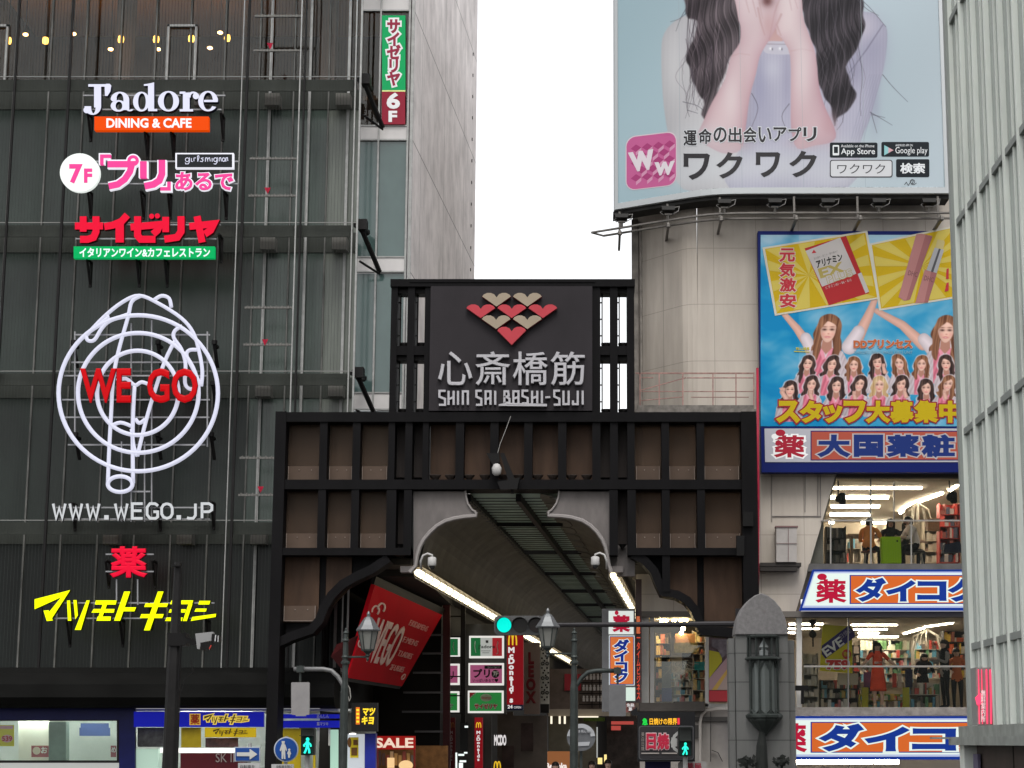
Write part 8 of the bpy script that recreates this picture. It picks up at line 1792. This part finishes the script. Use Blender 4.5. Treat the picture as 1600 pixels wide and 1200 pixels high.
def hand(J, Ed, w, p, d, sgn, s_=1.):
    """palm, five unequal bent fingers; d = direction of the hand"""
    d = Vector(d).normalized(); side = d.cross(Vector((0, 1, 0))); side = side.normalized() if side.length > .1 else Vector((1, 0, 0)); p = Vector(p)
    J[w + 'palm'] = (*(p + d * .05), .026); Ed.append((w, w + 'palm'))
    for k, (off, l) in enumerate(((-.033, .055), (-.018, .085), (-.002, .095), (.014, .088), (.03, .07))):
        q0 = p + d * (.07 if k else .04) + side * off * sgn; q1 = q0 + d * l * .5 + (side * off * .6 * sgn if k == 0 else Vector((0, 0, 0))) + Vector((0, -.006, -.006)); q2 = q1 + d * l * .45 + Vector((0, -.01, -.018))
        J['%sf%d' % (w, k)] = (*q0, .0095); J['%sg%d' % (w, k)] = (*q1, .0085); J['%sh%d' % (w, k)] = (*q2, .007)
        Ed += [(w + 'palm', '%sf%d' % (w, k)), ('%sf%d' % (w, k), '%sg%d' % (w, k)), ('%sg%d' % (w, k), '%sh%d' % (w, k))]
def std(h=1.6, spread=.2, female=True):
    k = h / 1.6
    J = {'pelvis': (0, 0, .86*k, .13, .8), 'waist': (0, 0, 1.0*k, .115, .75), 'chest': (0, 0, 1.2*k, .14, .72), 'collar': (0, 0, 1.33*k, .085, .8), 'neck': (0, 0, 1.4*k, .047), 'head': (0, -.01, 1.5*k, .098, 1.1), 'crown': (0, 0, 1.57*k, .07, 1.1)}
    E_ = [('pelvis', 'waist'), ('waist', 'chest'), ('chest', 'collar'), ('collar', 'neck'), ('neck', 'head'), ('head', 'crown')]
    for s_, q in ((-1, 'l'), (1, 'r')):
        J.update({q+'hip': (s_*.085, 0, .8*k, .088), q+'knee': (s_*.09, -.01, .45*k, .056), q+'ankle': (s_*.09, .02, .08*k, .037), q+'toe': (s_*.1, -.12, .03*k, .032)})
        E_ += [('pelvis', q+'hip'), (q+'hip', q+'knee'), (q+'knee', q+'ankle'), (q+'ankle', q+'toe')]
    return J, E_
# woman in red with her hands spread on the rail
J, Ed = std(1.58)
for s_, q in ((-1, 'l'), (1, 'r')):
    J.update({q+'sh': (s_*.16, 0, 1.29, .06), q+'elb': (s_*.3, -.06, 1.12, .042), q+'wr': (s_*.42, -.3, 1.0, .028)})
    Ed += [('collar', q+'sh'), (q+'sh', q+'elb'), (q+'elb', q+'wr')]; hand(J, Ed, q+'wr', (s_*.42, -.3, 1.0), (s_*.55, -.6, -.35), s_)
RED = M('dress_red', (.95, .1, .04), .7, var=.25, scale=6)
ground2 = Z(1106, YR + .7)
fl = P(1373, 1106, YR + .75)
wr_ = person('woman in a red dress behind the guard rail with both hands spread on it', (fl.x, fl.y, zf2), 0, J, Ed, [SKN, RED, M('shoe_pale', (.5, .45, .4), .5)],
       lambda a, b, s_: 1 if a in ('pelvis', 'waist', 'chest') or b in ('collar', 'lsh', 'rsh') or (a in ('lsh', 'rsh') and s_ < .75) or (a in ('lhip', 'rhip') and s_ < .5) else (2 if 'toe' in b else 0), (HRB, .16))
m = MB(); bx = Vector((fl.x, fl.y, zf2)); m.lathe([(.2, .42), (.195, .5), (.175, .72), (.15, .9), (.135, 1.0), (.1, 1.02)], bx, 20, 1, .72)
for k in range(9): pass
m.build('skirt', RED, wr_, smooth=True)
text(wr_, 'chest_print', 'BEAUTY', (1366.5, 1033.5, 1379.5, 1037), fl.y - .118, M('print_pale', (.7, .6, .55), .5), .03, .01)
# customer in black, turned aside
J, Ed = std(1.66)
for s_, q in ((-1, 'l'), (1, 'r')):
    J.update({q+'sh': (s_*.165, 0, 1.36, .062), q+'elb': (s_*.23, -.08, 1.1, .045), q+'wr': (s_*.15, -.28, 1.18, .03)})
    Ed += [('collar', q+'sh'), (q+'sh', q+'elb'), (q+'elb', q+'wr')]; hand(J, Ed, q+'wr', (s_*.15, -.28, 1.18), (-s_*.4, -.8, .3), s_)
BLK = M('cloth_black', (.014, .014, .017), .8); GRY = M('cloth_grey', (.3, .28, .27), .8)
fl = P(1478, 1105, YR + 1.0)
person('shopper in black trousers and vest over a grey shirt standing beside the fin facade', (fl.x, fl.y, zf2), R(-70), J, Ed, [SKN, BLK, GRY],
       lambda a, b, s_: 0 if b in ('head', 'crown', 'neck') or 'wr' in a else (2 if a in ('lsh', 'rsh') or a in ('lelb', 'relb') or (a == 'pelvis' and b == 'waist') else 1), (HRB, .02))
# shoppers mostly hidden by the counters
for lab, u, v, Yq, mt, s_ in (('dark haired shopper bending behind the white counter of the lower shop', 1443, 1106, YR + 2.6, BLK, .0), ('orange clad shopper behind the one in black near the fin facade', 1497, 1106, YR + 2.2, M('cloth_orange', (.5, .14, .05), .8), .1), ('dark haired shopper half hidden behind the woman in red', 1365, 1106, YR + 3.2, GRY, .05)):
    J, Ed = std(1.5)
    if u == 1443:
        J['chest'] = (0, -.16, 1.1, .13, .72); J['collar'] = (0, -.25, 1.18, .085, .8); J['neck'] = (0, -.3, 1.22, .047); J['head'] = (0, -.36, 1.28, .098, 1.1); J['crown'] = (0, -.38, 1.35, .07, 1.1)
    for q_, q in ((-1, 'l'), (1, 'r')):
        c = J['collar']; J.update({q+'sh': (q_*.15, c[1], c[2] - .04, .058), q+'elb': (q_*.24, c[1] - .05, c[2] - .28, .042), q+'wr': (q_*.2, c[1] - .25, c[2] - .3, .028)}); Ed += [('collar', q+'sh'), (q+'sh', q+'elb'), (q+'elb', q+'wr')]
        hand(J, Ed, q+'wr', J[q+'wr'][:3], (0, -.9, -.3), q_)
    fl = P(u, v, Yq)
    person(lab, (fl.x, fl.y, zf2), 0, J, Ed, [SKN, mt, BLK], lambda a, b, s_: 0 if b in ('head', 'crown', 'neck') or 'wr' in a else (2 if 'hip' in a or 'knee' in a or 'ankle' in a else 1), (HRB, .03))
# ------------------------------------------------------------ upper floor: seated customers
def seated(lean=0., back=True):
    J = {'pelvis': (0, 0, .5, .15, .85), 'waist': (0, -.02, .66, .135, .8), 'chest': (0, -.06 - lean * .5, .87, .155, .75), 'collar': (0, -.08 - lean, 1.0, .09, .8), 'neck': (0, -.1 - lean, 1.07, .05), 'head': (0, -.13 - lean * 1.1, 1.17, .1, 1.1), 'crown': (0, -.12 - lean * 1.1, 1.245, .07, 1.1)}
    E_ = [('pelvis', 'waist'), ('waist', 'chest'), ('chest', 'collar'), ('collar', 'neck'), ('neck', 'head'), ('head', 'crown')]
    for s_, q in ((-1, 'l'), (1, 'r')):
        J.update({q+'hip': (s_*.11, -.1, .5, .1), q+'knee': (s_*.17, -.48, .5, .068), q+'ankle': (s_*.16, -.44, .09, .042), q+'toe': (s_*.17, -.6, .035, .036), q+'sh': (s_*.19, -.08 - lean, .95, .07), q+'elb': (s_*.27, -.22 - lean, .72, .05), q+'wr': (s_*.14, -.45 - lean, .74, .032)})
        E_ += [('pelvis', q+'hip'), (q+'hip', q+'knee'), (q+'knee', q+'ankle'), (q+'ankle', q+'toe'), ('collar', q+'sh'), (q+'sh', q+'elb'), (q+'elb', q+'wr')]
        hand(J, E_, q+'wr', J[q+'wr'][:3], (-s_*.3, -.9, -.1), s_)
    return J, E_
sm = lambda a, b, s_: 0 if b in ('head', 'crown', 'neck') or 'wr' in a or ('elb' in a and s_ > .25) else (2 if ('hip' in a or 'knee' in a or 'ankle' in a or 'hip' in b) else 1)
def stool(lab, base, mt):
    t_ = thing('stool', lab, 'stool', base, 'stools at the upper window'); b = Vector(base)
    m = MB(); m.lathe([(.18, .385), (.19, .39), (.19, .42), (.17, .43)], b, 16); m.build('seat', mt, t_)
    for k in range(4):
        a = R(45 + 90 * k); m = MB(); m.tube([b + Vector((.12 * math.cos(a), .12 * math.sin(a), .385)), b + Vector((.18 * math.cos(a), .18 * math.sin(a), 0))], .013, 6); m.build('leg', MATS['rail_steel'], t_)
def seatp(lab, u, Yq, yaw, shirt, pants, lean=.0, hr=.02, face=True, slab='', smt=None):
    fl = P(u, 883, Yq); J, Ed = seated(lean)
    b = Vector((fl.x, fl.y, zf3)); off = 0
    person(lab, b, yaw, J, Ed, [SKN, shirt, pants], sm, (HRB, hr), None, face)
    if slab: stool(slab, b, smt or M('stool_brown', (.16, .06, .05), .5))
ORG = M('shirt_orange', (.95, .36, .1), .8, var=.2, scale=5); WHT = M('shirt_white', (.95, .85, .8), .8, var=.1); NAV = M('jeans_dark', (.025, .028, .04), .8)
seatp('customer in an orange shirt seated with back turned left of the green suitcase', 1358, YR + 1.25, R(160), ORG, NAV, .06, .0, False, 'dark red stool under the customer in orange')
seatp('customer in a pale shirt and black trousers seated facing left beyond the suitcase', 1434, YR + 1.2, R(-75), WHT, BLK, .1, .0, True, 'dark stool under the customer in the pale shirt', M('stool_black', (.03, .028, .026), .5))
seatp('long haired customer in black seated directly behind the green suitcase', 1392, YR + 1.75, R(0), BLK, BLK, .0, .18, True, '', MATS['stool_black'])
seatp('dark haired customer partly hidden between the suitcase and the pale shirt', 1412, YR + 2.1, R(60), BLK, NAV, .0, .1, True, '', MATS['stool_black'])
# green suitcase at the glass
GS = M('suitcase_green', (.5, .85, .02), .35, var=.1, scale=3)
fl = P(1392, 881, YR + .62); t_ = thing('suitcase', 'bright lime green hard suitcase standing against the upper shop glass', 'suitcase', (fl.x, fl.y, zf3))
w_ = .245; z0, z1 = zf3 + .05, Z(839, YR + .6)
m = MB(); m.box(fl.x - w_, fl.y - .12, z0, fl.x + w_, fl.y + .12, z1); shl = m.build('shell', GS, t_, bevel=.03)
m = MB(); [m.box(fl.x - w_ + .045 + .058 * k, fl.y - .128, z0 + .06, fl.x - w_ + .066 + .058 * k, fl.y - .119, z1 - .06) for k in range(8)]; m.build('shell_rib', M('suitcase_rib', (.43, .74, .02), .35), shl)
m = MB(); m.box(fl.x + .13, fl.y - .133, z1 - .13, fl.x + .17, fl.y - .121, z1 - .09); m.build('badge', BLK, t_)
for s_ in (-1, 1):
    m = MB(); m.tube([(fl.x + s_ * .18 - .02, fl.y - .05, zf3 + .03), (fl.x + s_ * .18 + .02, fl.y - .05, zf3 + .03)], .03, 10); m.build('wheel', BLK, t_)
m = MB(); m.tube([(fl.x - .08, fl.y + .05, z1 - .01), (fl.x - .08, fl.y + .05, z1 + .05), (fl.x + .08, fl.y + .05, z1 + .05), (fl.x + .08, fl.y + .05, z1 - .01)], .012, 6); m.build('handle', BLK, t_)
t_ = thing('white_card', 'white card standing on the counter left of the long haired customer', 'card', P(1374, 840, YR + 3))
m = MB(px(YR + 3)); m.rect(1370, 820, 1380, 835, .02); m.build('sheet', M('card_white', (.6, .56, .48), .6), t_)
m = MB(px(YR + 2.4)); m.rect(1325, 834, 1420, 838, .6); m.rect(1330, 838, 1333, 883, .3); m.rect(1412, 838, 1415, 883, .3); tag(m.build('window_counter', M('counter_brown', (.25, .18, .13), .6)), 'brown counter behind the seated customers of the upper shop', 'counter')
m = MB(px(YR + 9)); m.rect(1397, 770, 1408, 883, .4); tag(m.build('room_pillar', M('pillar_cream', (.45, .4, .34), .7)), 'cream square pillar deep in the upper shop', 'pillar')
m = MB(px(YR + 3.4)); m.rect(1450, 810, 1468, 830, .05); tag(m.build('brown_picture', M('picture_brown', (.13, .07, .04), .6)), 'brown framed picture right of the pale shirt customer', 'picture')
m = MB(px(YR + 1.6)); m.poly([(1476, 850), (1500, 846), (1505, 862), (1474, 864)], .3); tag(m.build('navy_bags', M('bag_navy', (.02, .024, .05), .7)), 'heap of navy bags beside the fin facade in the upper shop', 'bags')
# walkers far down the street
for i, (u, Yq, mt, h) in enumerate(((868, 48.3, BLK, 1.6), (925, 49, GRY, 1.62), (950, 48.5, BLK, 1.66))):
    J, Ed = std(h)
    for q_, q in ((-1, 'l'), (1, 'r')):
        J.update({q+'sh': (q_*.17, 0, .82 * h, .06), q+'elb': (q_*.23, .02, .64 * h, .045), q+'wr': (q_*.24, -.06, .5 * h, .03)}); Ed += [('collar', q+'sh'), (q+'sh', q+'elb'), (q+'elb', q+'wr')]; hand(J, Ed, q+'wr', J[q+'wr'][:3], (0, -.2, -.95), q_)
    fl = P(u, 1160, Yq)
    person(['dark haired walker in black at the foot of the orange lit panel', 'walker in grey below the round grey board deep in the street', 'walker in black left of the far yellow glow'][i], (fl.x, fl.y, .12), 0, J, Ed, [SKN, mt, NAV], lambda a, b, s_: 0 if b in ('head', 'crown', 'neck') or 'wr' in a else (2 if 'hip' in a or 'knee' in a or 'ankle' in a else 1), (HRB, .04))
